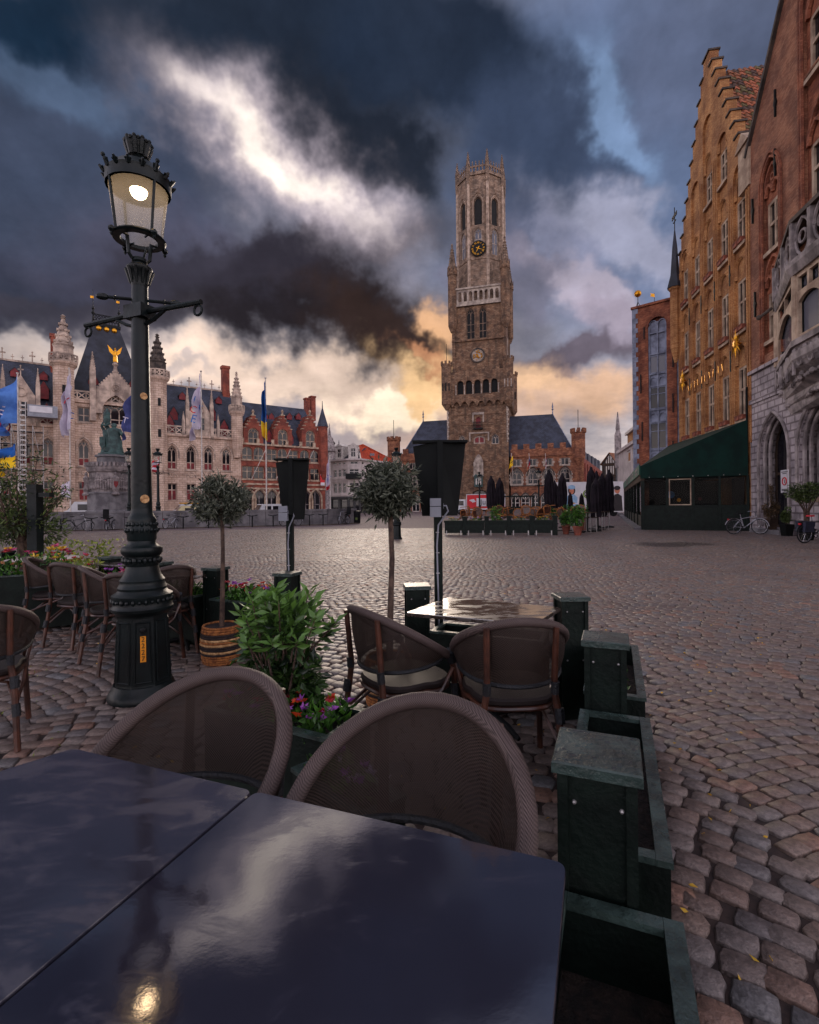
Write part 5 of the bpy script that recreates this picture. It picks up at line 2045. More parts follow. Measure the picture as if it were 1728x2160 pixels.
    for (x, z) in ((XB + .55, 15.6), (XB + .7, 11.0), (XB + 2.65, 19.2), (XB + 2.6, 16.6)):
        q = MB().box(x - .03, x + .03, -.1, -.02, z - .6, z + .6)
        q.prism([(x - .11, z), (x, z - .35), (x + .11, z), (x, z + .35)], -.09, -.03)
        q.build('wall_anchor', iron, T)
    # oriel ---------------------------------------------------------------
    pr = 1.25
    xa = P(1632, 700, -.1)[0]
    xo = P(1677, 700, -pr)[0]
    xe = xo + 3.4
    xz = xe + (xo - xa)
    plan = [(xa, 0), (xo, -pr), (xe, -pr), (xz, 0)]
    def ring_(mb, z0, z1, g0, g1=None):
        g1 = g0 if g1 is None else g1
        cxx = (xa + xz) / 2
        def off(g):
            return [(xa - g, .02), (xo - g * .5, -pr - g), (xe + g * .5, -pr - g), (xz + g, .02)]
        a, c = off(g0), off(g1)
        mb.add([(x, y, z0) for x, y in a] + [(x, y, z1) for x, y in c], [(0, 1, 5, 4), (1, 2, 6, 5), (2, 3, 7, 6), (3, 2, 1, 0), (4, 5, 6, 7)])
    zc0, zc1 = P(1690, 862, -.4)[1], P(1650, 742, -pr)[1]
    zw0, zw1 = P(1650, 740, -pr)[1], P(1690, 572, -pr)[1]
    zb1 = P(1690, 448, -pr)[1]
    q = MB()
    prof = [(-1.05, 0), (-.75, .12), (-.75, .2), (-.55, .3), (-.6, .38), (-.3, .5), (-.3, .6), (-.05, .7), (.02, .78), (.1, .86), (.1, 1.0)]
    hC = 1.9
    for (g0, f0), (g1, f1) in zip(prof[:-1], prof[1:]):
        ring_(q, zc0 + hC * f0, zc0 + hC * f1 + .001, max(g0, -1.1), max(g1, -1.1))
    ori = q.build('oriel_corbel', greytrim, T)
    q = MB()
    rr = random.Random(9)
    for f, g in ((.25, -.6), (.55, -.22)):
        for i in range(46):
            s = i / 45 * 3
            k = min(2, int(s))
            a_, c_ = plan[k], plan[k + 1]
            x = a_[0] + (c_[0] - a_[0]) * (s - k)
            y = a_[1] + (c_[1] - a_[1]) * (s - k)
            cx2 = (xa + xz) / 2
            x = cx2 + (x - cx2) * (1 + g / 4)
            q.ball((x, y - g * .8 * (1 if y < -.1 else 0), zc0 + hC * f + rr.uniform(-.06, .06)), rr.uniform(.08, .13), 5, 3)
    tag(q.build('carved_foliage', greytrim, ori), kind='stuff')
    zp0 = zc0 + hC
    q = MB()
    ring_(q, zp0, zw0 - .12, .0)
    ring_(q, zw0 - .12, zw0 + .1, .12)
    ring_(q, zw1, zw1 + .3, .1, .22)
    ring_(q, zw1 + .3, zw1 + .5, .22)
    q.build('oriel_band', greytrim, T)
    def side(k):
        a_, c_ = Vector((plan[k][0], plan[k][1], 0)), Vector((plan[k + 1][0], plan[k + 1][1], 0))
        d = c_ - a_
        return Matrix.Translation(a_) @ Matrix.Rotation(math.atan2(d.y, d.x), 4, 'Z'), d.length
    for k in range(3):
        m_, ln = side(k)
        # relief panels below
        q = MB()
        nn = 3 if k != 1 else 5
        for i in range(nn):
            A = arch(ln * (i + .08) / nn, ln * (i + .92) / nn, zw0 - .3, 'p', 8)
            q.tube([(ln * (i + .08) / nn, -.02, zp0 + .15)] + [(x, -.02, z) for x, z in A] + [(ln * (i + .92) / nn, -.02, zp0 + .15)], .06, 5)
            q.ring((ln * (i + .5) / nn, -.02, zw0 - .75), .14, .045, 'y', 8, 5)
        xf(q, m_)
        q.build('relief_panel', greytrim, T)
        # window wall
        cnt = 1 if k != 1 else 2
        ops = []
        for i in range(cnt):
            a0, a1 = ln * (i + .14) / cnt, ln * (i + .86) / cnt
            zm = zw0 + (zw1 - zw0) * .66
            ops.append((a0, a1, zw0 + .25, zm, 's'))
            ops.append((a0, (a0 + a1) / 2 - .06, zm + .2, zw1 - .15))
            ops.append(((a0 + a1) / 2 + .06, a1, zm + .2, zw1 - .15))
        q = MB()
        wall(q, [(0, ln, zw0 + .1, zw1)], ops, .22)
        for x in (0, ln):
            q.lathe([(.1, zw0 + .1), (.1, zw1)], 6, (x, 0, 0))
        xf(q, m_)
        q.build('oriel_wall', tanstone, T)
        for o in ops:
            w_ = window(T, o, iron, glass_l, .12, .04, 0, ())
            w_.matrix_local = m_
            if len(o) == 4:
                z = MB()
                dw, dh = o[1] - o[0], o[3] - o[2]
                for i in range(-4, 5):
                    for sg in (-1, 1):
                        x0, z0 = o[0] + dw * .5 + i * .22, o[2]
                        pts = []
                        for tt in np.linspace(0, dh, 9):
                            xx = x0 + sg * (tt - dh / 2) * .6
                            if o[0] < xx < o[1]:
                                pts.append((xx, .14, z0 + tt))
                        if len(pts) > 1:
                            z.tube([pts[0], pts[-1]], .008, 3)
                tag(z.build('lead_cames', iron, w_), kind='stuff')
        # pierced balcony parapet
        q = MB()
        h0, h1 = zw1 + .5, zb1 - .15
        nn = 2 if k != 1 else 3
        for x in [ln * i / nn for i in range(nn + 1)]:
            q.box(x - .1, x + .1, -.12, .08, h0, h1)
        for i in range(nn):
            xm, ww = ln * (i + .5) / nn, ln / nn
            A = arch(xm - ww * .4, xm + ww * .4, h1 - .05, 'p', 8)
            q.tube([(x, 0, z) for x, z in A], .06, 5)
            A = arch(xm - ww * .4, xm + ww * .4, h1 - .05, 'p', 8)
            q.tube([(x, 0, h0 + h1 - z) for x, z in A], .06, 5)
            q.ring((xm, 0, (h0 + h1) / 2), ww * .2, .05, 'y', 10, 5)
        xf(q, m_)
        q.build('parapet_tracery', greytrim, T)
    q = MB()
    ring_(q, zb1 - .16, zb1, .14)
    q.build('parapet_rail', dark_stone, T)
    q = MB().tube([(xa - .75, -.3, zw1 + .1), (xa - .1, -.12, zw1 + .25)], .07, 6)
    q.ball((xa - .8, -.32, zw1 + .1), .12, 8, 5)
    q.build('gargoyle', dark_stone, T)
    # small gabled dormer between the two roofs
    x = XB - .25
    b = MB().box(x - .55, x + .55, -.1, 2.2, 17.1, 19.3)
    b.prism([(x - .7, 19.3), (x + .7, 19.3), (x, 20.0)], -.2, 2.2)
    b.build('corner_dormer', tanstone, T)
    # downpipe between the houses
    q = MB().tube([(XB - .12, -.1, 7.2), (XB - .12, -.1, 0)], .05, 6)
    q.build('downpipe', iron, T)
    MB().box(XB + .2, L, 1.0, 9, 0, 18).build('body', orangebrick, T)


brown_house()


def ball_house():
    F = Frame((18.05, 40.0), (24.5, 34.3))
    T = thing('golden_ball_house', 'orange brick house with tall grey window strips and a golden ball on its roof', 'house', F.o, F.rz)
    def P(px, py, y=0):
        return F.at(px, py, y)
    L = F.len
    zt = P(1345, 651)[1]
    c0 = (P(1369, 900)[0], P(1408, 900)[0])
    w = c0[1] - c0[0]
    gap = P(1429, 900)[0] - c0[1]
    cols = [(c0[0] + i * (w + gap), c0[1] + i * (w + gap)) for i in range(3)]
    ops = [(a, c, 2.5, P(1388, 667)[1], 'r') for a, c in cols]
    b = MB()
    wall(b, [(0, L, 0, zt)], ops, .25, 8)
    b.box(-.08, L, -.14, .3, zt, zt + .18)
    b.box(0, L, .3, 8, 0, zt - .2)
    b.build('wall', roughbrick, T)
    for a, c in cols:
        q = MB().box(a, c, .2, .28, 2.5, ops[0][3] - .3)
        st = q.build('window_strip', leadgrey, T)
        for (y1, y0) in ((748, 785), (815, 861), (891, 946), (980, 1030)):
            o = (a + .08, c - .08, P(1388, y0)[1], P(1388, y1)[1])
            window(T, o, leadgrey, glass_l if y1 < 800 else glass_d, .1, .06, 1, (.68,) if y1 > 800 else ())
        q = MB()
        xm = (a + c) / 2
        q.box(xm - .045, xm + .045, .08, .19, 2.6, ops[0][3] - .35)
        for x in (a + .05, c - .05):
            q.box(x - .05, x + .05, .08, .19, 2.6, ops[0][3] - w / 2)
        for y in (700, 745, 787, 813, 863, 889, 948, 977):
            z = P(1388, y)[1]
            q.box(a, c, .06, .195, z - .04, z + .04)
        for ztop in (669, 790, 866, 950):
            for s in (0, 1):
                A = arch(a + .07 + s * (w / 2), a + s * (w / 2) + w / 2 - .07, P(1388, ztop + 4)[1], 'r', 8)
                q.tube([(x, .14, z) for x, z in A], .045, 5)
        tag(q.build('strip_tracery', leadgrey, st), kind='stuff')
    q = MB()
    n = 44
    for i in range(n):
        z = zt * i / n
        q.box(-.02, .42 if i % 2 else .26, -.03, .1, z, z + zt / n * .96)
    tag(q.build('corner_quoins', leadgrey, T), kind='stuff')
    for px, y0, y1 in ((1352, 790, 830), (1359, 690, 715), (1420, 745, 775), (1420, 830, 870), (1355, 890, 930), (1420, 930, 960)):
        x = P(px, y0)[0]
        MB().box(x - .04, x + .04, -.07, -.01, P(px, y1)[1], P(px, y0)[1]).build('wall_anchor', iron, T)
    x = P(1345, 640, .5)[0]
    q = MB()
    for a in range(3):
        q.tube([(x + .28 * math.cos(a * 2.1), .6 + .28 * math.sin(a * 2.1), zt + .1), (x, .6, zt + .75)], .025, 5)
    q.tube([(x, .6, zt + .7), (x, .6, zt + 1.2)], .03, 5)
    st = q.build('ball_stand', iron, T)
    MB().ball((x, .6, zt + 1.42), .27, 16, 10).build('golden_ball', gold, st)
    x = P(1380, 640, .5)[0]
    q = MB().tube([(x, .6, zt), (x, .6, zt + 1.1)], .02, 5)
    v = q.build('vane_rod', iron, T)
    MB().prism([(x - .32, zt + .95), (x + .02, zt + .78), (x + .02, zt + 1.05), (x - .32, zt + 1.18), (x - .22, zt + 1.05)], .58, .62).build('golden_pennant', gold, v)


ball_house()


def far_houses():
    F = Frame(at(1303, 1000, 74), at(1348, 1000, 58))
    T = thing('narrow_white_house', 'narrow pale house with white window frames beyond the golden ball house', 'house', F.o, F.rz)
    def P(px, py):
        return F.at(px, py)
    L = F.len
    z1 = P(1325, 945)[1]
    z2 = P(1325, 911)[1]
    ops = [(P(1322, 960)[0], P(1330, 960)[0], P(1326, 976)[1], P(1326, 950)[1]), (P(1333, 960)[0], P(1338, 960)[0], P(1326, 976)[1], P(1326, 950)[1])]
    b = MB()
    wall(b, [(0, L, 0, z1)], ops, .3, 8)
    b.box(0, L, -.3, .1, z1, z1 + .4)
    b.build('wall', stucco, T)
    for o in ops:
        window(T, o, white_f, yellowbrick, .15, .25, 0, ())
    MB().box(L * .35, L, .5, 8, z1, z2).build('attic', yellowbrick, T)
    MB().box(L * .35 - .3, L, .2, 8, z2, z2 + .35).build('attic_cornice', white_f, T)
    MB().box(L * .78, L, 2, 5, z2, z2 + 3.3).build('chimney', redbrick, T)
    q = MB().lathe([(.5, z1 - 2), (.5, z2 + .8), (.28, z2 + 1.5), (.35, z2 + 1.7), (.05, z2 + 4.2)], 6, (.6, 0, 0))
    q.build('pinnacle', greytrim, T)
    c = at(1282, 1000, 96)
    F = Frame(at(1270, 1000, 97), at(1300, 1000, 95))
    T = thing('half_timbered_house', 'half timbered gable house at the end of the side street', 'house', F.o, F.rz)
    L = F.len
    zt, ze = F.at(1287, 956)[1], F.at(1298, 977)[1]
    b = MB().prism([(0, 0), (L, 0), (L, ze), (L * .58, zt), (0, ze)], 0, 9)
    b.build('wall', stucco_d, T)
    b = MB()
    for s, x in ((-1, -.3), (1, L + .3)):
        b.add([(x, -.4, ze - .2), (L * .58, -.4, zt + .15), (L * .58, 9, zt + .15), (x, 9, ze - .2)], [(0, 1, 2, 3)])
    b.build('roof', pantile, T)
    for i in range(6):
        x = L * (.1 + .16 * i)
        zz = min(ze + (zt - ze) * (x / (L * .58) if x < L * .58 else (L - x) / (L * .42)), zt) - .3
        MB().box(x - .1, x + .1, -.12, 0, 3, max(zz, 4)).build('timber_post', timber, T)
    for z in (ze - .2, ze - 2.4, 3.2):
        MB().box(0, L, -.14, 0, z - .12, z + .12).build('timber_rail', timber, T)
    for i in (1, 2, 3, 4):
        x = L * (.18 + .16 * i)
        MB().box(x - .3, x + .3, -.06, 0, ze - 2.1, ze - .5).build('plaster_panel', white_f, T)
    MB().prism([(L * .58 - 1, ze + .1), (L * .58 + .9, ze + .1), (L * .58, ze + 1.9)], -.08, 0).build('plaster_panel', white_f, T)


far_houses()


def pavilion():
    P0, P1 = Vector((12.7, 27.1, 0)), RF.world(XB - .08, 0)
    F = Frame(P0, P1)
    L = F.len - .1
    T = thing('terrace_pavilion', 'dark green glazed cafe terrace with sloping awning against the yellow house', 'pavilion', F.o, F.rz)
    z0, z1, z2 = 1.32, 2.78, 3.45
    # side: posts, lower panels, panes
    n = 4
    for i in range(n + 1):
        x = L * i / n
        MB().box(x - .06, x + .06, -.06, .06, 0, z1).build('post', boxgreen, T)
    for i in range(n):
        a, c = L * i / n + .06, L * (i + 1) / n - .06
        q = MB().box(a, c, -.03, .03, .08, z0 - .08)
        q.box(a + .06, c - .06, -.05, -.03, .22, z0 - .2)
        q.build('lower_panel', boxgreen, T)
        MB().box(a, c, -.05, .05, z0 - .08, z0).build('rail', boxgreen, T)
        MB().box(a + .02, c - .02, -.008, .008, z0, z1 - .05).build('pane', glass_c, T)
    a, c = L / n + .08, 2 * L / n - .08
    q = MB()
    for (x0, x1, zz0, zz1) in ((a, c, z0, z0 + .05), (a, c, z1 - .12, z1 - .07), (a, a + .05, z0, z1 - .07), (c - .05, c, z0, z1 - .07)):
        q.box(x0, x1, -.06, -.01, zz0, zz1)
    q.build('pale_window_frame', tanstone, T)
    MB().box(-.05, L + .05, -.08, .04, -.0, .08).build('plinth', boxgreen, T)
    # awning with a hanging side cheek
    q = MB().prism([(-.1, z1), (L, z1), (L, 5.55), (-.1, z2)], -.12, -.06)
    aw = q.build('awning_cheek', canvas_g, T)
    q = MB()
    for i in range(7):
        q.ball((L * (i + .5) / 7, -.13, z1 + .05), .025, 6, 4)
    tag(q.build('eyelets', white_f, aw), kind='stuff')
    # front line in local coordinates
    fd = Vector((.395, 1, 0)).normalized()
    def loc(p):
        d = p - F.o
        return Vector((d.dot(F.ex), d.dot(F.ey), p.z))
    FL = 27.0
    A = loc(P0)
    E = loc(P0 + fd * FL)
    wd = line_pt(24)
    MB().add([(-.1, -.12, z2), (L, -.12, 5.55), tuple(loc(Vector((17.9, 34.2, 5.4)))), tuple(loc(Vector((16.3, 36.0, 3.5))))], [(0, 1, 2, 3)]).build('awning', canvas_g, T)
    fr = Matrix.Translation(A) @ Matrix.Rotation(math.atan2((E - A).y, (E - A).x), 4, 'Z')
    nf = 7
    for i in range(nf + 1):
        q = MB().box(FL * i / nf - .09, FL * i / nf + .09, -.09, .09, 0, z1)
        xf(q, fr)
        q.build('post', boxgreen, T)
    for i in range(nf):
        a, c = FL * i / nf + .09, FL * (i + 1) / nf - .09
        q = MB().box(a, c, -.03, .03, .1, .75)
        xf(q, fr)
        q.build('lower_panel', boxgreen, T)
        q = MB().box(a, c, -.008, .008, .75, z1 - .4)
        xf(q, fr)
        q.build('pane', glass_c, T)
    q = MB().box(-.1, FL, -.1, .1, z1 - .12, z1 + .2)
    xf(q, fr)
    q.build('front_beam', timber, T)
    q = MB().box(.3, FL, .08, .16, z1 + .22, z2 + .12)
    xf(q, fr)
    fas = q.build('fascia', MATS['sign_green'], T)
    q = MB()
    rr = random.Random(4)
    for g0, g1 in ((1.4, 4.0), (6.5, 10.5), (15, 18)):
        for zz in (z1 + .62, z1 + .4):
            x = g0 + rr.uniform(0, .6)
            while x < g1:
                l = rr.uniform(.18, .4)
                q.box(x, x + l * .6, .162, .175, zz - .06, zz + .06)
                x += l
    xf(q, fr)
    tag(q.build('worn_lettering', greytrim, fas), kind='stuff')
    q = MB().add([(.0, .1, z1 + .2), (FL, .1, z1 + .2), (FL, -1.6, z1 + .5), (0, -3, z1 + .5)], [(0, 1, 2, 3)])
    xf(q, fr)
    q.build('flat_roof', timber, T)
    # inside: floor, counter and furniture shapes seen through the glass
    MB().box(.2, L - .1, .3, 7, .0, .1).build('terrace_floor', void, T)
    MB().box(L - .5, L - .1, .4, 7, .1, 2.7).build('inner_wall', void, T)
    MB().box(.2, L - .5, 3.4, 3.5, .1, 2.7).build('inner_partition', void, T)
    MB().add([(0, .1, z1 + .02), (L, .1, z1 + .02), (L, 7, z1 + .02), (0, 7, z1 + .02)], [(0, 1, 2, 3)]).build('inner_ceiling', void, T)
    for (x, z, r, mm) in ((1.35, 1.9, .2, fl_navy_), (1.75, 1.6, .1, gold), (2.75, 1.65, .09, red_paint)):
        hs = MB().lathe([(r, -.05), (r, .05)], 14).build('hanging_sign', mm, T)
        hs.rotation_euler.x = math.pi / 2
        hs.location = (x, 1.2, z)
    for i in range(4):
        MB().box(.7 + i * .9, 1.3 + i * .9, 1.0, 1.6, .72, .76).build('inner_table', timber, T)
    K = MB().box(0, 62, -.2, .45, -.02, .12)
    ko = K.build('kerb', concrete, None, loc=P0, rz=math.atan2(fd.y, fd.x))
    tag(ko, kind='structure')


fl_navy_ = mat('sign_blue', lin((40, 110, 170)), None, .6)
sg = mat('sign_green', lin((24, 92, 70)), lin((14, 64, 48)), .6, 2)
pavilion()


# ------------------------------------------------------------------ foliage and flowers
def cloud(name, P, D, L, W, m, parent, rs, tint=None, fold=.25, loc=None):
    """leaves: one bent diamond per point"""
    n = len(P)
    D = D / np.maximum(np.linalg.norm(D, axis=1, keepdims=True), 1e-6)
    up = rs.normal(0, 1, (n, 3))
    S = np.cross(D, up)
    S /= np.maximum(np.linalg.norm(S, axis=1, keepdims=True), 1e-6)
    N = np.cross(D, S)
    l = L * rs.uniform(.65, 1.15, (n, 1))
    w = W * rs.uniform(.7, 1.15, (n, 1))
    a = P
    b = P + D * l * .45 + S * w * .5 + N * w * fold
    c = P + D * l + N * l * -.12
    d = P + D * l * .45 - S * w * .5 + N * w * fold
    V = np.stack([a, b, c, d], 1).reshape(-1, 3)
    base = (np.arange(n) * 4)[:, None]
    F = np.concatenate([base + np.array([[0, 1, 2]]), base + np.array([[0, 2, 3]])], 1).reshape(-1, 3)
    me = bpy.data.meshes.new(name)
    me.vertices.add(len(V))
    me.vertices.foreach_set('co', V.ravel())
    me.loops.add(F.size)
    me.loops.foreach_set('vertex_index', F.ravel().astype(np.int32))
    me.polygons.add(len(F))
    me.polygons.foreach_set('loop_start', (np.arange(len(F)) * 3).astype(np.int32))
    me.update(calc_edges=True)
    t = rs.uniform(0, 1, n) ** 1.5 if tint is None else np.clip(tint, 0, 1)
    at_ = me.attributes.new('tint', 'FLOAT', 'POINT')
    at_.data.foreach_set('value', np.repeat(t, 4).astype(np.float32))
    me.materials.append(m)
    o = bpy.data.objects.new(name, me)
    COL.objects.link(o)
    if parent:
        o.parent = parent
    if loc is not None:
        o.location = loc
    return o


def ball_points(rs, n, c, r, lumps=7, inner=.35, radial=.8, spread=.55, size=.52):
    """points through a lumpy ball, with outward directions"""
    lc = rs.normal(0, 1, (lumps, 3))
    lc = lc / np.linalg.norm(lc, axis=1, keepdims=True) * spread
    k = rs.randint(0, lumps, n)
    v = rs.normal(0, 1, (n, 3))
    v /= np.linalg.norm(v, axis=1, keepdims=True)
    rad = rs.uniform(inner, 1, (n, 1)) ** .6
    p = lc[k] + v * rad * size
    D = v * radial + p * radial * .75 + rs.normal(0, 1.25 - radial, (n, 3))
    return p * np.array(r) + np.array(c), D


def flowers(parent, rs, x0, x1, y0, y1, z, kinds, nf, leaf=None, h=.14, fs=.035, nl=220, name='flower_bed'):
    P = np.stack([rs.uniform(x0, x1, nl), rs.uniform(y0, y1, nl), z + rs.uniform(-.02, h * .8, nl)], 1)
    D = rs.normal(0, .6, (nl, 3)) + np.array([0, 0, .8])
    cloud('flower_leaves', P, D, .07, .028, leaf or herb_leaf, parent, rs)
    for k in kinds:
        n = nf
        C = np.stack([rs.uniform(x0, x1, n), rs.uniform(y0, y1, n), z + h * rs.uniform(.7, 1.15, n)], 1)
        C = np.repeat(C, 7, axis=0)
        a = np.tile(np.arange(7) / 7 * 2 * math.pi, n)
        D = np.stack([np.cos(a), np.sin(a), .35 + 0 * a], 1) + np.repeat(rs.normal(0, .3, (n, 3)), 7, axis=0)
        cloud(k + '_blossoms', C, D, fs, fs * .55, PETALS[k], parent, rs, fold=.05)


# ------------------------------------------------------------------ granite wall, racks, monument
WA, WB, WC = G(90, 1121), G(690, 1107), G(752, 1104)


def parapet():
    T = thing('granite_wall', 'low grey granite wall round the statue platform', 'wall', (0, 0, 0))
    for (a, c, n) in ((Vector((-46, 28.5, 0)), WA, 5), (WA, WB, 16), (WB, WC, 2)):
        F = Frame(a, c)
        for i in range(n):
            s0, s1 = F.len * i / n, F.len * (i + 1) / n
            q = MB().box(s0 + .012, s1 - .012, 0, .4, 0, 1.08)
            o = q.build('stone_slab', concrete, T)
            o.location, o.rotation_euler.z = F.o, F.rz
            q = MB().box(s0 + .01, s1 - .01, -.06, .46, 1.085, 1.24)
            o = q.build('coping_stone', concrete, T)
            o.location, o.rotation_euler.z = F.o, F.rz
        o = MB().box(0, F.len, -.35, 0, -.01, .06).build('footing', dark_stone, T)
        o.location, o.rotation_euler.z = F.o, F.rz


parapet()
PW = Frame(WA, WB)


def rack():
    T = thing('bike_rack', 'black T-shaped bicycle rack in front of the granite wall', 'bike rack', (0, 0, 0), 0, 'bicycle racks along the granite wall')
    MB().tube([(0, 0, 0), (0, 0, .78)], .045, 8).build('post', iron, T)
    MB().tube([(-.36, 0, .86), (-.1, 0, .8), (.1, 0, .8), (.36, 0, .86)], .035, 6).build('crossbar', iron, T)
    return T


rk = rack()
for i, px in enumerate((137, 200, 232, 280, 325, 388, 440, 485, 530, 573, 610, 648, 676)):
    s = PW.at(px, 1100)[0]
    p = PW.world(s, -1.0)
    o = rk if i == 0 else dup(rk, (0, 0, 0), 0)
    o.location = p
    o.rotation_euler.z = PW.rz


def monument():
    p = at(238, 1073, 45)
    T = thing('monument_pedestal', 'tiered grey stone pedestal with relief frieze carrying the bronze statue', 'monument', (p.x, p.y, 0), .25)
    def oct_(mb, prof):
        mb.lathe(prof, 8, (0, 0, 0), math.pi / 8)
    q = MB()
    oct_(q, [(2.7, 0), (2.7, .35), (2.4, .36), (2.4, .75), (2.1, .76), (2.1, 1.2), (1.95, 1.3), (1.95, 2.7), (2.02, 2.75), (2.02, 2.9)])
    q.build('base', concrete, T)
    q = MB()
    oct_(q, [(1.8, 2.9), (1.8, 4.6), (1.95, 4.7), (2.05, 4.95), (2.05, 5.15), (1.75, 5.2)])
    q.build('frieze_block', greytrim, T)
    rr = random.Random(2)
    q = MB()
    for k in range(8):
        a = math.pi / 4 * k
        m = Matrix.Rotation(a, 4, 'Z')
        for i in range(7):
            x = -.6 + .2 * i
            c = MB().lathe([(.05, 0), (.13, .15), (.1, .6), (.14, .8), (.05, .9), (.09, 1.0), (0, 1.12)], 6, (x, -1.7, 3.05 + rr.uniform(-.05, .1)))
            xf(c, m)
            q.add(c.v, c.f)
        for i in range(5):
            c = MB().box(-.7 + .33 * i, -.52 + .33 * i, -2.02, -1.8, 5.15, 5.5)
            xf(c, m)
            q.add(c.v, c.f)
    tag(q.build('relief_figures', greytrim, T), kind='stuff')
    for k in range(4):
        a = math.pi / 2 * k + .4
        x, y = 2.0 * math.cos(a - 1.57), 2.0 * math.sin(a - 1.57)
        q = MB().lathe([(.3, 2.6), (.36, 2.7), (.2, 2.9), (.26, 3.1), (.2, 3.8), (.26, 4.1), (.1, 4.35), (.14, 4.5), (0, 4.7)], 8, (x, y, 0))
        f = q.build('corner_figure', greytrim, T)
        MB().prism([(-.16, .3), (.16, .3), (.16, 0), (0, -.25), (-.16, 0)], -.05, .05).build('red_shield', red_paint, f)
        f.children[0].location = (x * 1.13, y * 1.13, 3.5)
        f.children[0].rotation_euler.z = a
    q = MB()
    oct_(q, [(1.35, 5.2), (1.2, 5.35), (1.2, 6.0), (1.36, 6.05), (1.36, 6.22), (1.1, 6.25)])
    q.build('drum', concrete, T)
    S = thing('bronze_statue', 'green bronze statue of two standing figures with a raised banner on the pedestal', 'statue', (p.x, p.y, 6.25), .1)
    q = MB().lathe([(1.15, 0), (1.1, .12), (.9, .2)], 12)
    for i in range(14):
        q.ball((rr.uniform(-.9, .9), rr.uniform(-.9, .9), .15), rr.uniform(.12, .28), 6, 4)
    q.build('plinth', bronze, S)
    def figure(x, y, h, w, nm, arm):
        q = MB()
        n = 20
        vs, fs = [], []
        prof = [(.34, 0), (.36, .04), (.31, .2), (.3, .4), (.235, .56), (.25, .64), (.28, .74), (.26, .8), (.1, .845), (.08, .86), (.115, .9), (.12, .94), (.07, .985), (0, 1.0)]
        for k, (r, f) in enumerate(prof):
            for i in range(n):
                a = 2 * math.pi * i / n
                fold = 1 + (.1 * math.sin(7 * a + k * .3) if f < .55 else .02 * math.sin(5 * a))
                vs.append((x + w * h * .68 * r * fold * math.cos(a), y + h * .5 * r * fold * math.sin(a), .15 + h * f))
        for k in range(len(prof) - 1):
            for i in range(n):
                fs.append((k * n + i, k * n + (i + 1) % n, (k + 1) * n + (i + 1) % n, (k + 1) * n + i))
        q.add(vs, fs)
        for pts, rr_ in arm:
            q.tube([(x + a * h, y + b * h, .15 + c * h) for a, b, c in pts], [v * h for v in rr_], 8)
        return q.build(nm, bronze, S, True)
    figure(.22, -.1, 2.75, 1.15, 'robed_figure', [([(.16, 0, .78), (.27, -.04, .62), (.3, .05, .48)], (.06, .05, .035)), ([(-.14, 0, .78), (-.24, .04, .7), (-.3, 0, .6)], (.06, .05, .035))])
    figure(-.48, .2, 2.6, .85, 'armoured_figure', [([(-.1, 0, .78), (-.16, -.06, .95), (-.1, -.1, 1.08)], (.055, .045, .03)), ([(.12, 0, .78), (.2, -.05, .6)], (.055, .04)), ])
    q = MB().tube([(-.62, -.1, .5), (-.55, -.05, 3.95)], .04, 6)
    q.lathe([(.05, 2.75), (.2, 2.85), (.3, 3.2), (.24, 3.6), (.3, 3.75), (.12, 3.95), (.04, 4.25)], 10, (-.42, 0, 0), 0, 1.1, .6)
    q.tube([(-.85, -.1, 2.75), (-.5, -.1, 2.68), (-.1, -.05, 2.9)], .1, 6)
    q.build('banner', bronze, S, True)
    MB().prism([(-.85, 1.6), (-.35, 1.65), (-.4, .8), (-.6, .4), (-.85, .9)], -.5, -.42).build('shield', bronze, S)
    MB().beam((.05, -.65, .9), (-.35, -.75, .2), .06, .03).build('sword', bronze, S)


monument()


# ------------------------------------------------------------------ flags
def flagpole(px, py_top, d, label, zb=0.0, r=.06, mat_=None):
    p = at(px, py_top, d)
    T = thing('flagpole', label, 'flagpole', (p.x, p.y, zb))
    h = p.z - zb
    MB().lathe([(r * 1.5, 0), (r * 1.5, 1.0), (r, 1.05), (r * .7, h - .1), (r * 1.5, h - .08), (r * 1.5, h)], 8).build('pole', mat_ or white_f, T)
    return p


def flag(label, P, d, mats, split=None, marks=(), n=16, m=8, seed=0, group=None, thick=True):
    """cloth hung between four photo corners (hoist top, hoist bottom, fly bottom, fly top) at distance d"""
    rs = random.Random(seed)
    c = [at(x, y, d) for x, y in P]
    T = thing('flag', label, 'flag', tuple(c[0]), 0, group)
    ph = rs.uniform(0, 6)
    def pt_(u, v):
        a = c[0].lerp(c[3], u)
        b = c[1].lerp(c[2], u)
        q = a.lerp(b, v) - c[0]
        k = (c[3] - c[0]).length * .09 * min(1, u * 3)
        q.y += k * 2.2 * math.sin(u * 9 + v * 2.5 + ph) + k * math.sin(v * 11 + u * 3)
        q.z += k * .5 * math.sin(u * 7 + ph)
        return q
    bands = split or [0, 1]
    for i in range(len(bands) - 1):
        rows = [[pt_(k / n, bands[i] + (bands[i + 1] - bands[i]) * j / m) for k in range(n + 1)] for j in range(m + 1)]
        MB().sheet(rows).build('cloth' if len(bands) == 2 else 'cloth_band', mats[i], T, True)
    for (s, u, v, size, mm, rot) in marks:
        q = pt_(u, v)
        q.y -= .12
        text(s, size, mm, T, q, (math.pi / 2, rot, 0), 'flag_mark', .002)
    return T


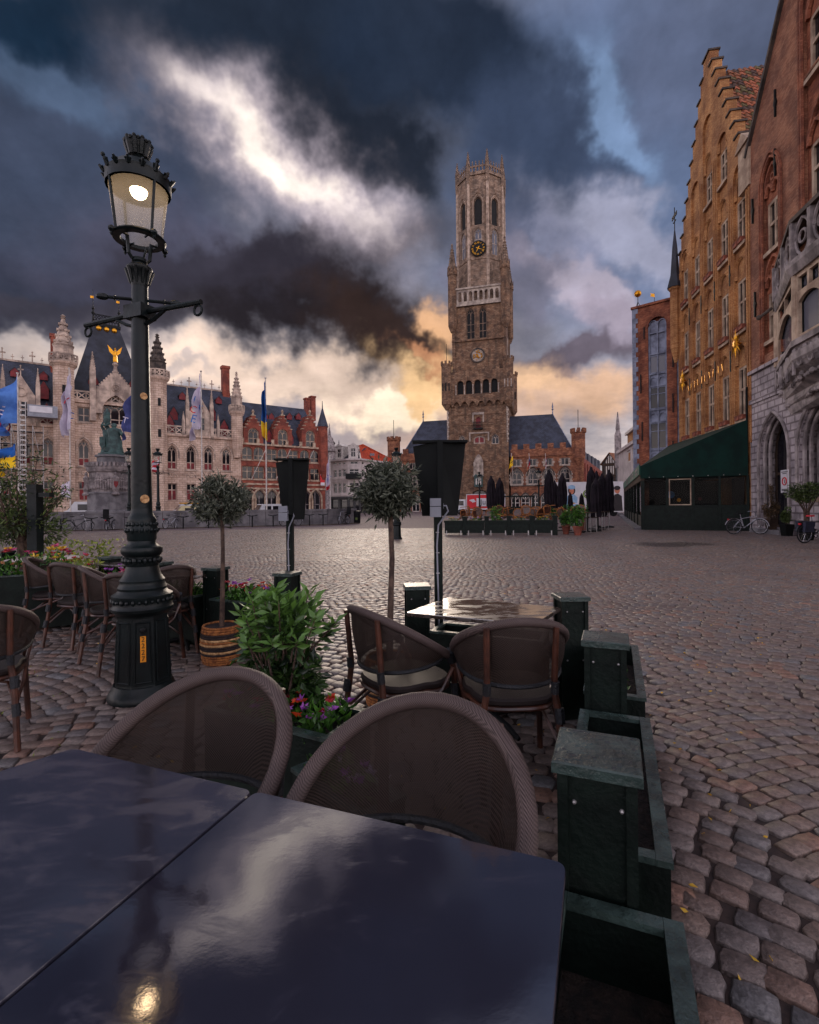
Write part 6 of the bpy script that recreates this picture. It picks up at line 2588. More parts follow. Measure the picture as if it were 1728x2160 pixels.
fl_blue = mat('sky_blue_cloth', lin((86, 134, 206)), lin((60, 104, 176)), .8, 1)
fl_white = mat('white_cloth', lin((222, 212, 226)), lin((190, 180, 200)), .8, 1)
fl_viol = mat('violet_blue_cloth', lin((92, 100, 160)), lin((62, 70, 122)), .8, 1)
fl_ub = mat('flag_blue_cloth', lin((20, 92, 170)), lin((12, 66, 130)), .8, 1)
fl_uy = mat('flag_yellow_cloth', lin((246, 206, 30)), lin((220, 172, 20)), .8, 1)
fl_red = mat('flag_red_cloth', lin((200, 30, 46)), lin((160, 20, 34)), .8, 1)
fl_navy = mat('mark_blue', lin((60, 120, 190)), lin((50, 100, 170)), .8, 1)
flagpole(37, 786, 38, 'white flagpole carrying the sky blue flag above the yellow and blue one', mat_=white_f)
flag('sky blue flag with red letters on a white pole in front of the scaffold', ((36, 790), (36, 893), (-30, 925), (-48, 880)), 38, [fl_blue], marks=(('B', .3, .38, 1.5, fl_red, 2.9), ('O', .55, .75, 1.3, fl_red, .2), ('E', .3, .62, 1.0, fl_white, .3)), seed=1)
flag('blue and yellow flag hanging low beside the leafy tree', ((32, 936), (33, 985), (-20, 1008), (-30, 962)), 37.5, [fl_ub, fl_uy], [0, .5, 1], seed=2)
flagpole(146, 776, 42, 'white flagpole covered in stickers with a large and a small white flag')
flag('long white flag with red and blue letters hanging beside the palace turret', ((149, 778), (149, 905), (131, 925), (140, 830)), 42, [fl_white], marks=(('Y', .4, .4, .9, fl_red, .4), ('C', .5, .62, .8, fl_navy, .2), ('T', .5, .8, .8, fl_red, .3)), seed=3)
flag('small white flag hanging low on the stickered pole', ((147, 1014), (147, 1050), (129, 1048), (133, 1022)), 41.8, [fl_white], marks=(('T', .5, .4, .5, fl_red, .3),), seed=4)
flag('violet blue flag falling diagonally behind the lamp post next to the statue', ((286, 790), (288, 905), (250, 925), (270, 860)), 40, [fl_viol], marks=(('2', .45, .5, 1.0, fl_white, .3), ('T', .5, .75, .8, fl_white, .3)), seed=5)
flagpole(424, 782, 40, 'white flagpole with a long white flag before the palace wing')
flag('long white flag with red and blue letters before the palace wing windows', ((422, 786), (424, 900), (400, 928), (408, 850)), 40, [fl_white], marks=(('I', .45, .35, .8, fl_navy, .3), ('C', .55, .5, .8, fl_red, .3), ('T', .3, .55, .8, fl_navy, .3), ('E', .4, .78, .9, fl_navy, .3)), seed=6)
flagpole(560, 796, 41, 'white flagpole with a blue and yellow flag before the red brick post house')
flag('blue and yellow flag hanging limp before the red brick post house', ((560, 798), (564, 930), (551, 916), (554, 830)), 41, [fl_ub, fl_uy], [0, .7, 1], seed=7)
flagpole(696, 960, 52, 'white flagpole at the end of the granite wall')
flag('white and red flag hanging before the white corner house', ((694, 966), (696, 1030), (688, 1036), (690, 980)), 52, [fl_white, fl_red], [0, .87, 1], marks=(('T', .5, .6, .9, fl_navy, .3),), seed=8)
flagpole(332, 968, 39, 'short white flagpole behind the lamp post beside the statue')
flag('red and white striped flag behind the lamp post', ((336, 962), (336, 996), (318, 996), (322, 974)), 39, [fl_red, fl_white, fl_red, fl_white, fl_red], [0, .25, .45, .65, .82, 1], seed=9)
for i, (px, mats_, lab) in enumerate(((1083, [fl_uy], 'yellow flag on the market hall front'), (1119, [fl_viol, fl_red], 'blue and red flag on the market hall front'), (1153, [fl_red, fl_white, fl_red, fl_white], 'red and white striped flag on the market hall front'))):
    w0 = BF.at(px, 1000)[0]
    P0 = BF.world(w0, -.1, BF.at(px, 1016)[1])
    P1 = BF.world(w0 - .2, -2.2, BF.at(px, 958)[1])
    Tp = thing('slanted_flagpole', 'slanted white pole with a ' + lab.split(' on')[0], 'flagpole', tuple(P0))
    MB().tube([(0, 0, 0), tuple(P1 - P0)], .06, 5).build('pole', white_f, Tp)
    dd = P1.y
    nb = len(mats_)
    flag(lab, ((px - 1, 961), (px - 1, 982), (px - 10 + 4 * i, 990), (px - 6 + 3 * i, 972)), dd, mats_, [k / nb for k in range(nb + 1)], seed=20 + i,
         marks=(('X', .45, .5, 1.0, iron, .2),) if i == 0 else ())


# ------------------------------------------------------------------ bicycles
chrome = mat('bike_chrome', lin((190, 190, 196)), lin((150, 150, 158)), .25, 5, metal=.8)
navybag = mat('navy_pannier', lin((34, 36, 58)), lin((20, 22, 36)), .7, 6)
reddot = mat('red_saddle', lin((200, 26, 44)), lin((170, 16, 30)), .5, 6)


def bicycle(label, loc, rz, frame_m, steer=0.0, pannier=False, seat_m=None, child=False, lean=.06):
    """ridden towards +x; wheels of 0.69 m"""
    T = thing('bicycle', label, 'bicycle', loc, rz)
    T.rotation_euler.x = lean
    R, wb = .345, 1.08
    def wheel(x, rot):
        q = MB().ring((0, 0, 0), R - .018, .02, 'y', 32, 6)
        w = q.build('tyre', rubber, T, True)
        w.location = (x, 0, R)
        w.rotation_euler.z = rot
        MB().ring((0, 0, 0), R - .045, .012, 'y', 28, 5).build('rim', chrome, w)
        q = MB()
        for i in range(14):
            a = math.pi * 2 * i / 14
            q.tube([(0, .02 if i % 2 else -.02, 0), ((R - .05) * math.cos(a), 0, (R - .05) * math.sin(a))], .0035, 3)
        q.tube([(0, -.05, 0), (0, .05, 0)], .02, 6)
        tag(q.build('spokes', chrome, w), kind='stuff')
        q = MB()
        for a in np.linspace(.2, 2.6, 10):
            pass
        A = [((R + .025) * math.cos(a), 0, (R + .025) * math.sin(a)) for a in np.linspace(.1, 2.9, 12)]
        MB().tube(A, .018, 5).build('mudguard', frame_m, w)
    wheel(0, 0)
    wheel(wb, steer)
    bb, st, hd = (.43, 0, .29), (.28, 0, .78), (.9, 0, .82)
    q = MB()
    for a, c, r in ((bb, st, .017), (bb, (.93, 0, .68), .019), ((.3, 0, .7), hd, .015), ((0, .05, R), bb, .011), ((0, -.05, R), bb, .011), ((0, .05, R), (.3, .01, .7), .009), ((0, -.05, R), (.3, -.01, .7), .009)):
        q.tube([a, c], r, 6)
    q.build('frame', frame_m, T)
    q = MB()
    for s in (-.05, .05):
        q.tube([(wb, s, R), (.95, s * .5, .72), hd], .012, 5)
    q.tube([hd, (.86, 0, .98)], .014, 6)
    q.tube([(.72, -.29, 1.0), (.84, -.2, 1.03), (.88, 0, .98), (.84, .2, 1.03), (.72, .29, 1.0)], .012, 6)
    q.build('fork_and_handlebar', chrome, T)
    q = MB().prismz([(-.13, -.09), (.05, -.06), (.14, -.02), (.14, .02), (.05, .06), (-.13, .09)], .0, .05, .85)
    s = q.build('saddle', seat_m or rubber, T)
    s.location = (.24, 0, .92)
    MB().tube([st, (.25, 0, .93)], .013, 6).build('seat_post', chrome, T)
    q = MB().ring((0, -.05, 0), .09, .012, 'y', 16, 5)
    q.tube([(0, -.06, 0), (.12, -.09, -.1)], .01, 5)
    q.tube([(0, .06, 0), (-.12, .09, .1)], .01, 5)
    q.box(.08, .16, -.15, -.07, -.12, -.09)
    q.box(-.16, -.08, .07, .15, .09, .12)
    s = q.build('crankset', iron, T)
    s.location = bb
    q = MB()
    q.box(-.22, .22, -.07, .07, .72, .74)
    for y in (-.06, .06):
        q.tube([(-.18, y, .73), (-.02, y, R)], .008, 4)
    q.build('luggage_rack', iron, T)
    MB().box(-.26, -.22, -.04, .04, .64, .7).build('rear_light', fl_red, T)
    MB().tube([(.42, .06, .26), (.35, .16, .02)], .01, 5).build('kickstand', iron, T)
    if pannier:
        for y in (-.17, .09):
            q = MB()
            q.prismz([(-.2, y), (.2, y), (.2, y + .09), (-.2, y + .09)], .4, .74, .93, (0, y + .04))
            p_ = q.build('pannier', navybag, T)
            MB().box(-.2, .2, y - .012, y + .1, .6, .76).build('pannier_flap', navybag, p_)
    if child:
        q = MB()
        q.prismz([(-.2, -.16), (.12, -.16), (.12, .16), (-.2, .16)], .76, .84, 1.0)
        q.prism([(-.24, .8), (-.17, .8), (-.2, 1.4), (-.28, 1.36)], -.17, .17)
        q.build('child_seat', rubber, T)
    return T


blk = mat('black_bike_paint', lin((28, 28, 32)), lin((20, 20, 24)), .35, 4)
slv = mat('silver_bike_paint', lin((170, 168, 176)), lin((140, 138, 146)), .3, 4)
def wp(px, off):
    return PW.world(PW.at(px, 1105)[0], -off)
bicycle('dark bicycle standing sideways at the rack by the statue', wp(155, 1.35), PW.rz, blk, .1)
bicycle('dark bicycle with a black child seat seen from behind at the rack', wp(232, 1.2), PW.rz + 1.35, blk, 0, child=True)
bicycle('silver bicycle with raised handlebar turned towards the wall', wp(352, 1.15), PW.rz + 1.0, slv, .2)
bicycle('bicycle with white mudguards half hidden by the sign panel', wp(594, 1.1), PW.rz + .2, slv, 0)
WL = Frame(WB, WC)
bicycle('black bicycle with child seat leaning on the end of the granite wall', WL.world(1.75, -.55), WL.rz + math.pi + .15, blk, .25, child=True)
bicycle('white mountain bicycle leaning by the arched stone doorway', G(1548, 1127), -.12, slv, -.85, lean=.05)
bicycle('black city bicycle with red dotted saddle and navy panniers before the stone house', G(1697, 1146), .22, blk, .1, pannier=True, seat_m=reddot)


# ------------------------------------------------------------------ vehicles
def van(label, cat, loc, rz, L, H, m, roof=None):
    T = thing(cat, label, cat.replace('_', ' '), loc, rz)
    q = MB().prism([(0, .35), (L, .35), (L, H * .92), (L - .1, H), (L * .2, H), (L * .08, H * .62), (0, H * .55)], -.9, .9)
    q.build('body', m, T)
    q = MB()
    for s in (-1, 1):
        for i in range(3):
            a, c = L * (.26 + .24 * i), L * (.26 + .24 * i) + L * .19
            MB().box(a, c, s * .91 - .005, s * .91 + .005, H * .6, H * .88).build('side_window', glass_d, T)
    MB().add([(L * .06, -.75, H * .63), (L * .06, .75, H * .63), (L * .17, .72, H * .95), (L * .17, -.72, H * .95)], [(0, 1, 2, 3)]).build('windscreen', glass_d, T)
    for x in (L * .18, L * .8):
        for y in (-.8, .8):
            w = MB().lathe([(.33, -.1), (.33, .1)], 14).build('wheel', rubber, T)
            w.rotation_euler.x = math.pi / 2
            w.location = (x, y, .33)
    if roof:
        MB().box(L * .2, L * .95, -.7, .7, H + .01, H + .2).build('roof_load', roof, T)


yel = mat('yellow_roof_load', lin((206, 150, 30)), lin((170, 120, 20)), .6, 2)
p = at(140, 1085, 50)
van('white van parked behind the granite wall by the statue', 'van', (p.x, p.y, 0), .35, 4.6, 2.15, whitepaint)
p = at(362, 1085, 47)
van('cream minibus parked behind the granite wall before the palace', 'minibus', (p.x, p.y, 0), .5, 4.2, 1.62, creampaint)
p = at(366, 1080, 66)
van('white van with a yellow roof load parked before the palace', 'van', (p.x, p.y, 0), .6, 4.2, 1.95, whitepaint, yel)
p = at(536, 1080, 52)
van('white van parked behind the olive tree and granite wall', 'van', (p.x, p.y, 0), .6, 3.4, 1.75, whitepaint)


def trailers():
    p = at(984, 1080, 74)
    T = thing('beer_truck', 'white truck with a red box body lettered Jup standing before the market hall', 'truck', (p.x, p.y, 0), -.12)
    q = MB().box(0, 5.7, 0, 2.3, .75, 3.05)
    bx = q.build('box_body', redpanel, T)
    for (a, b_, c, d) in ((0, 5.7, 2.95, 3.05), (0, 5.7, .75, .95), (0, .1, .75, 3.05), (5.6, 5.7, .75, 3.05)):
        MB().box(a, b_, -.04, -.005, c, d).build('edge_trim', whitepanel, bx)
    MB().box(1.5, 5.2, -.03, -.004, 1.25, 2.45).build('white_panel', whitepanel, bx)
    text('Jup', 1.1, iron, bx, (2.75, -.06, 1.85), (math.pi / 2, 0, 0), 'lettering', .01)
    for i in range(3):
        MB().prism([(.5 + .2 * i, 2.05 - .12 * i), (1.2 + .1 * i, 2.2 - .14 * i), (1.15 + .1 * i, 2.35 - .14 * i), (.45 + .2 * i, 2.2 - .12 * i)], -.03, -.004).build('white_stripe', whitepanel, bx)
    q = MB().prism([(-1.6, .4), (-.1, .4), (-.1, 2.3), (-1.2, 2.3), (-1.6, 1.5)], .1, 2.1)
    q.build('cab', whitepaint, T)
    MB().box(-1.1, -.4, .08, .095, 1.4, 2.1).build('side_window', glass_d, T)
    for x in (-.9, 3.2, 4.4):
        w = MB().lathe([(.42, -.15), (.42, .15)], 14).build('wheel', rubber, T)
        w.rotation_euler.x = math.pi / 2
        w.location = (x, .25, .42)
    p = at(1160, 1080, 58)
    T = thing('printed_trailer', 'white trailer printed with a cook holding a plate behind the closed parasols', 'trailer', (p.x, p.y, 0), -.1)
    q = MB().box(0, 8.3, 0, 2.4, .5, 4.0)
    bx = q.build('box_body', whitepanel, T)
    for x in (1.2, 6.2, 7.2):
        w = MB().lathe([(.42, -.15), (.42, .15)], 14).build('wheel', rubber, T)
        w.rotation_euler.x = math.pi / 2
        w.location = (x, .2, .42)
    skin = mat('print_skin', lin((206, 130, 100)), lin((180, 104, 80)), .6, 4)
    jac = mat('print_jacket', lin((150, 184, 212)), lin((120, 156, 190)), .6, 3)
    drk = mat('print_dark', lin((40, 30, 34)), lin((24, 20, 24)), .6, 3)
    def pr(nm, pts, m_, y):
        MB().add([(x, y, z) for x, z in pts], [tuple(range(len(pts)))]).build(nm, m_, bx)
    def disc(cx, cz, rx, rz_, n=14):
        return [(cx + rx * math.cos(2 * math.pi * i / n), cz + rz_ * math.sin(2 * math.pi * i / n)) for i in range(n)]
    pr('print_hair', disc(2.5, 3.0, .42, .5), drk, -.006)
    pr('print_face', disc(2.5, 2.95, .27, .36), skin, -.012)
    pr('print_hat', disc(2.5, 3.4, .42, .26), jac, -.018)
    pr('print_jacket', [(1.9, .6), (3.1, .6), (3.15, 2.2), (2.8, 2.55), (2.2, 2.55), (1.85, 2.2)], jac, -.009)
    pr('print_plate', disc(2.6, 1.5, .55, .1), fl_white, -.015)
    pr('print_food', disc(2.6, 1.55, .3, .08), yel, -.021)
    for k, (r, m_) in enumerate(((.75, drk), (.95, herb_p := mat('print_green', lin((120, 150, 40)), None, .6)))):
        q = MB()
        A = [(4.6 + r * .9 * math.cos(a), -.01 - .004 * k, 2.6 + r * .62 * math.sin(a)) for a in np.linspace(1.7, 4.6, 10)]
        B = [(4.6 + r * .75 * math.cos(a), -.01 - .004 * k, 2.6 + r * .5 * math.sin(a)) for a in np.linspace(1.7, 4.6, 10)]
        q.sheet([A, B])
        q.build('print_swoosh', m_, bx)
    pr('print_face', disc(7.6, 3.0, .3, .4), skin, -.012)
    pr('print_hair', disc(7.6, 3.25, .36, .26), drk, -.018)
    pr('print_jacket', [(6.9, .6), (8.2, .6), (8.1, 2.3), (7.7, 2.6), (7.3, 2.5)], drk, -.009)


trailers()

q = MB().lathe([(.26, 0), (.3, .1), (.32, .85), (.35, .88), (.35, 1.02), (.2, 1.06)], 14)
tb = q.build('litter_bin', iron, None, True, loc=G(753, 1104))
tag(tb, 'round black litter bin at the end of the granite wall', 'litter bin')
MB().box(-.09, .09, -.34, -.3, .3, .5).build('sticker', lime_leaf, tb)


# ------------------------------------------------------------------ far terrace: planters, parasols, stacked furniture, pots
def far_terrace():
    A, B = G(934, 1129), G(1172, 1129)
    F = Frame(A, B)
    n = 5
    rs = np.random.RandomState(3)
    w = F.len / n
    sets = (('white', 'yellow'), ('white', 'purple', 'yellow'), ('white',), ('yellow', 'orange'), ('yellow',))
    desc = ('with white and yellow flowers', 'with violet and yellow flowers', 'with a young green plant', 'with orange flowers', 'with sparse yellow flowers')
    for i in range(n):
        T = thing('planter_box', 'long dark green planter box %s on the far terrace' % desc[i], 'planter', F.world(w * i, 0), F.rz, 'planters edging the far terrace')
        q = MB().box(.1, w - .12, -.0, .4, .1, .68)
        q.box(.06, w - .08, -.03, .43, .6, .7)
        q.build('box', boxgreen, T)
        for x in (.16, w - .2):
            MB().box(x, x + .05, -.02, .03, 0, .22).build('foot', alu, T)
        q = MB().box(w - .11, w + .1, .02, .36, .0, .86)
        q.box(w - .14, w + .13, -.01, .39, .86, .9)
        q.build('corner_post', boxgreen, T)
        flowers(T, rs, .2, w - .3, .08, .32, .68, sets[i], 7, h=.15, fs=.06, nl=90)
        if i == 2:
            P, D = ball_points(rs, 260, (w * .45, .2, 1.05), (.3, .22, .4))
            cloud('young_plant', P, D, .13, .05, herb_leaf, T, rs)
    # parasols
    def parasol():
        T = thing('parasol', 'x', 'parasol', (0, 0, 0), 0, 'closed parasols on the far terrace')
        MB().tube([(0, 0, 0), (0, 0, 2.96)], .03, 8).build('pole', alu, T)
        MB().lathe([(.3, 0), (.3, .06), (.06, .1)], 12).build('base', iron, T)
        vs, fs = [], []
        k = 24
        prof = [(.3, .82), (.25, 1.1), (.3, 1.5), (.3, 2.0), (.24, 2.35), (.26, 2.6), (.22, 2.68), (.1, 2.86), (.07, 2.96), (0, 3.0)]
        for j, (r, z) in enumerate(prof):
            for i in range(k):
                a = 2 * math.pi * i / k
                f = 1 + (.2 * math.sin(8 * a + .3 * j) if z < 2.6 else .04 * math.sin(8 * a))
                vs.append((r * f * math.cos(a), r * f * math.sin(a), z + (.1 * math.sin(8 * a) if j == 0 else 0)))
        for j in range(len(prof) - 1):
            for i in range(k):
                fs.append((j * k + i, j * k + (i + 1) % k, (j + 1) * k + (i + 1) % k, (j + 1) * k + i))
        MB().add(vs, fs).build('folded_canopy', canvas_b, T, True)
        MB().ring((0, 0, 1.3), .27, .02, 'z', 14, 5).build('strap', canvas_b, T)
        return T
    par = None
    for i, (px, py, d, lab) in enumerate(((1036, 1003, 29, 'closed black parasol left of its twin before the red truck'), (1054, 1007, 30, 'closed black parasol covering the end of the red truck'),
                                       (1158, 990, 28, 'stout closed black parasol before the market hall windows'), (1170, 1013, 36, 'short closed black parasol half hidden behind a stout one'),
                                       (1186, 998, 30, 'closed black parasol standing beside the printed cook'), (1247, 984, 28, 'tallest closed black parasol of the cluster by the terrace pavilion'),
                                       (1258, 993, 31, 'closed black parasol second in the cluster by the terrace pavilion'), (1257, 1008, 26, 'lowest closed black parasol of the cluster by the terrace pavilion'),
                                       (1270, 998, 29, 'closed black parasol in the middle of the cluster by the pavilion'), (1285, 990, 30, 'closed black parasol of the cluster next to the pavilion fascia'),
                                       (1203, 1038, 34, 'short closed black parasol touching the printed cook'), (1227, 1040, 34, 'short closed black parasol before the white trailer print'))):
        p = at(px, py, d)
        if i == 0:
            par = parasol()
        o = par if i == 0 else dup(par, (0, 0, 0), 0)
        o['label'] = lab
        o.location = (p.x, p.y, 0)
        o.rotation_euler.z = i * .7
        o.scale = (.85 if py < 1030 else .55, .85 if py < 1030 else .55, p.z / 3.0)
    # tables with upturned chairs stacked on top
    def cafe_table():
        T = thing('cafe_table', 'x', 'table', (0, 0, 0), 0, 'tables on the far terrace')
        MB().box(-.4, .4, -.4, .4, .72, .755).build('table_top', timber, T)
        MB().tube([(0, 0, .03), (0, 0, .72)], .035, 8).build('leg', iron, T)
        q = MB().beam((-.3, -.3, .02), (.3, .3, .02), .05)
        q.beam((-.3, .3, .025), (.3, -.3, .025), .05)
        q.build('foot', iron, T)
        return T
    def bentwood():
        T = thing('folded_chair', 'x', 'chair', (0, 0, 0), 0, 'rattan chairs stacked on the far terrace tables')
        tan = rope1
        A = [(.25 * math.cos(a), .22 * math.sin(a) * 1.1, .0) for a in np.linspace(0, 2 * math.pi, 14)[:-1]]
        MB().tube(A, .022, 6, True).build('seat_ring', tan, T)
        MB().prismz([(x * .9, y * .9) for x, y, z in A], -.01, .01).build('seat', bamboo, T)
        MB().tube([(-.22, -.2, 0), (-.23, -.28, .3), (0, -.34, .44), (.23, -.28, .3), (.22, -.2, 0)], .02, 6).build('back_bow', tan, T)
        for x, y in ((-.2, -.18), (.2, -.18), (-.2, .18), (.2, .18)):
            MB().tube([(x, y, 0), (x * 1.1, y * 1.1, -.42)], .017, 6).build('leg', tan, T)
        return T
    t0 = c0 = None
    spots = [(985, 1104), (1010, 1106), (1045, 1106), (1072, 1104), (1100, 1106), (1128, 1104), (1150, 1106), (1190, 1104), (1215, 1108), (1240, 1106), (1262, 1102)]
    tl = ['behind the violet flower planter', 'near the violet flower planter end', 'behind the young plant', 'with chairs heaped up high behind the parasol pair', 'behind the orange flower planter',
          'beside the tall lamp', 'behind the sparse planter', 'beside the leafy pots', 'under the printed cook', 'before the printed trailer', 'at the edge by the paved lane']
    for i, (px, py) in enumerate(spots):
        p = G(px, py + 16)
        if i == 0:
            t0 = cafe_table()
        o = t0 if i == 0 else dup(t0, p, 0)
        o['label'] = 'square cafe table %s on the far terrace' % tl[i]
        o.location = p
        o.rotation_euler.z = RND.uniform(-.4, .4)
        if i < 9:
            for k in range(2 if i % 2 else 3):
                if c0 is None:
                    c0 = bentwood()
                    c = c0
                else:
                    c = dup(c0, p, 0)
                c['label'] = 'brown rattan chair lying on the table %s' % tl[i]
                c.location = (p.x + RND.uniform(-.12, .12) + (k - 1) * .2, p.y + RND.uniform(-.1, .1), .84 + .1 * k)
                c.rotation_euler = (math.pi / 2 * (.9 if k else 1.1) + RND.uniform(-.15, .15), RND.uniform(-.3, .3), RND.uniform(0, 6.28))
                c.location.z = .98 + .09 * k
    # thin silver parasol/high table legs at the open end
    for i, (px, py) in enumerate(((1229, 1124), (1240, 1122), (1252, 1120), (1268, 1118))):
        p = G(px, py)
        T = thing('tall_table', 'tall bistro table with thin silver legs at the open end of the far terrace', 'table', p, .3 * i, 'tall silver legged tables')
        MB().box(-.32, .32, -.32, .32, .98, 1.01).build('table_top', timber, T)
        for x in (-.28, .28):
            for y in (-.28, .28):
                MB().tube([(x, y, .98), (x * 1.1, y * 1.1, 0)], .014, 6).build('leg', alu, T)
    # leafy pots
    for i, (px, py, pw, hh, lab) in enumerate(((1194, 1127, .3, .75, 'terracotta pot with a loose leafy plant at the end of the planters'), (1219, 1129, .34, .95, 'terracotta pot with a full bushy green plant on the open cobbles'))):
        p = G(px, py)
        T = thing('potted_plant', lab, 'potted plant', p)
        MB().lathe([(pw * .42, 0), (pw * .62, .36), (pw * .7, .36), (pw * .7, .42), (pw * .5, .42)], 14).build('pot', terracotta, T, True)
        P, D = ball_points(rs, 700, (0, 0, .42 + hh * .45), (pw * 1.05, pw * 1.05, hh * .55))
        cloud('leaves', P, D, .14, .055, herb_leaf, T, rs)
    for i, (px, py, z0) in enumerate(((1053, 1082, .76), (1165, 1078, .76), (1198, 1074, .76), (1232, 1080, .76))):
        p = at(px, py, 27)
        T = thing('table_plant', ('small green plant among the stacked chairs by the parasol pair', 'small green plant among tables beside the stout parasol', 'feathery green plant in front of the printed cook', 'small green plant in front of the white trailer')[i], 'plant', (p.x, p.y, 0))
        MB().lathe([(.12, 0), (.16, .8), (.18, .8), (.1, .82)], 10).build('tall_pot', terracotta, T)
        P, D = ball_points(rs, 320, (0, 0, 1.05), (.32, .32, .3))
        cloud('leaves', P, D, .14, .05, herb_leaf, T, rs)
    # barrel tables and kiosk shapes in the middle distance
    p = at(1085, 1078, 62)
    T = thing('market_stall', 'dark green market stall with white shutters before the market hall doors', 'stall', (p.x, p.y, 0), -.2)
    MB().box(-2.2, 2.4, 0, 1.6, 0, 1.2).build('counter', boxgreen, T)
    for x in (-2.1, 0, 2.3):
        MB().box(x - .1, x + .1, 0, .2, 1.2, 2.4).build('post', boxgreen, T)
    MB().box(-2.3, 2.5, -.2, 1.8, 2.4, 2.55).build('canopy', boxgreen, T)


far_terrace()


# ------------------------------------------------------------------ street lamps
KL = .00361
frost = glassy('lantern_glass', lin((120, 120, 120)), .72, .05, .9)
bulb = emis('lit_bulb', (1.0, .68, .38), 11)
bulb_off = mat('unlit_bulb', lin((200, 196, 186)), None, .4)
plate_y = mat('orange_plate', lin((236, 150, 24)), lin((220, 134, 18)), .5, 8)
blackink = mat('black_ink', lin((16, 14, 14)), None, .6)


def lamp(label, loc, lit=False, full=True):
    T = thing('street_lamp', label, 'street lamp', loc)
    def zz(y):
        return (1465 - y) * KL
    def prof(L):
        return [(r * KL, zz(y)) for r, y in L]
    n = 28 if full else 12
    MB().lathe(prof([(67, 1465), (68, 1459), (65, 1452), (63, 1448), (60, 1444), (58, 1438), (56, 1434)]), n).build('foot_ring', lampgreen, T, True)
    body = MB().lathe(prof([(56, 1436), (55, 1430), (49.5, 1296), (50, 1290)]), 8, a0=math.pi / 8)
    body = body.build('plinth', lampgreen, T)
    if full:
        for k in range(8):
            q = MB()
            a = math.pi / 4 * k
            hb, ht = 15, 12.5
            rb, rt = 55 * math.cos(math.pi / 8) + .6, 49.8 * math.cos(math.pi / 8) + .6
            pts = [(-hb, 1424, rb), (hb, 1424, rb), (ht, 1304, rt), (-ht, 1304, rt)]
            for i in range(4):
                p, r = pts[i], pts[(i + 1) % 4]
                q.tube([(p[0] * KL, -p[2] * KL, zz(p[1])), (r[0] * KL, -r[2] * KL, zz(r[1]))], .005, 4)
            xf(q, Matrix.Rotation(a, 4, 'Z'))
            q.build('panel_bead', lampgreen, body)
    MB().lathe(prof([(50, 1292), (53, 1287), (58, 1283), (59, 1277), (56, 1272), (55, 1262), (58, 1256), (58, 1251), (49, 1246), (46, 1241), (47, 1236), (44, 1231), (42, 1226), (43, 1221), (38, 1214), (34, 1206), (32, 1198), (30, 1191)]), n).build('collar', lampgreen, T, True)
    MB().lathe(prof([(31, 1192), (33, 1188), (33, 1172), (36, 1169), (39, 1165), (40, 1158), (38, 1153), (30, 1149), (27, 1145), (26, 1138)]), n).build('ring_moulding', lampgreen, T, True)
    MB().lathe(prof([(26, 1140), (28, 1136), (28, 1128), (30, 1122), (30, 1112), (27, 1106), (28, 1098), (26, 1090), (23, 1086), (21, 1080), (20, 1072)]), n).build('base_capital', lampgreen, T, True)
    if full:
        for (y, r, cnt, s) in ((1262, 56, 30, 4), (1180, 34, 22, 5), (1117, 30, 20, 4), (1105, 27.5, 20, 4)):
            q = MB()
            for i in range(cnt):
                a = 2 * math.pi * i / cnt
                q.ball((r * KL * math.cos(a), r * KL * math.sin(a), zz(y)), s * KL, 6, 4, 1.5 if i % 2 else 1)
            tag(q.build('cast_leaf_band', lampgreen, T), kind='stuff')
    sh = MB().lathe(prof([(20, 1074), (16, 640), (15.5, 604)]), 16)
    sh.build('shaft', lampgreen, T, True)
    MB().lathe(prof([(15.5, 606), (17, 600), (17, 594), (19, 588), (22, 576), (25, 572), (25, 566), (21, 562), (13, 560), (12, 556), (15, 553), (14, 546)]), 16).build('capital', lampgreen, T, True)
    if full:
        q = MB()
        for i in range(10):
            a = 2 * math.pi * i / 10
            q.tube([(17 * KL * math.cos(a), 17 * KL * math.sin(a), zz(600)), (22 * KL * math.cos(a), 22 * KL * math.sin(a), zz(580)), (26 * KL * math.cos(a), 26 * KL * math.sin(a), zz(570))], [.009, .014, .012], 5)
        tag(q.build('acanthus_leaves', lampgreen, T), kind='stuff')
    # ladder bar with rings and the thin rod
    zb = zz(660)
    turn = math.radians(28.2) if lit else 0
    m = Matrix.Rotation(math.radians(-21.6) - turn, 4, 'Z')
    q = MB().tube([(-.6, 0, zb - .01), (-.05, 0, zb), (.05, 0, zb), (.6, 0, zb - .01)], .02, 8)
    q.tube([(-.25, 0, zb - .015), (-.14, 0, zb - .07), (-.07, 0, zb - .09)], .014, 6)
    q.tube([(.25, 0, zb - .015), (.14, 0, zb - .07), (.07, 0, zb - .09)], .014, 6)
    q.box(-.09, .09, -.07, .07, zb - .05, zb + .05)
    xf(q, m)
    bar = q.build('ladder_bar', lampgreen, T)
    for s in (-.57, .57):
        q = MB().ring((s, 0, zb - .065), .036, .009, 'y', 16, 6)
        xf(q, m)
        q.build('ring', lampgreen, bar)
    q = MB().tube([(-.27, 0, zb + .1), (.27, 0, zb + .1)], .013, 8)
    for s in (-1, 1):
        q.ball((s * .25, 0, zb + .1), .026, 8, 5, 1, 1.9)
        q.ring((s * .17, 0, zb + .1), .016, .006, 'x', 10, 5)
    xf(q, Matrix.Rotation(math.radians(16.6) - turn, 4, 'Z'))
    q.build('ladder_rod', lampgreen, T)
    # yoke and lantern
    z0, z1 = zz(505), zz(388)
    q = MB()
    for k in range(2):
        a = .5 + math.pi * k
        c, s = math.cos(a), math.sin(a)
        q.tube([(0, 0, zz(551)), (.055 * c, .055 * s, zz(549)), (.08 * c, .08 * s, zz(541)), (.09 * c, .09 * s, zz(508))], .013, 6)
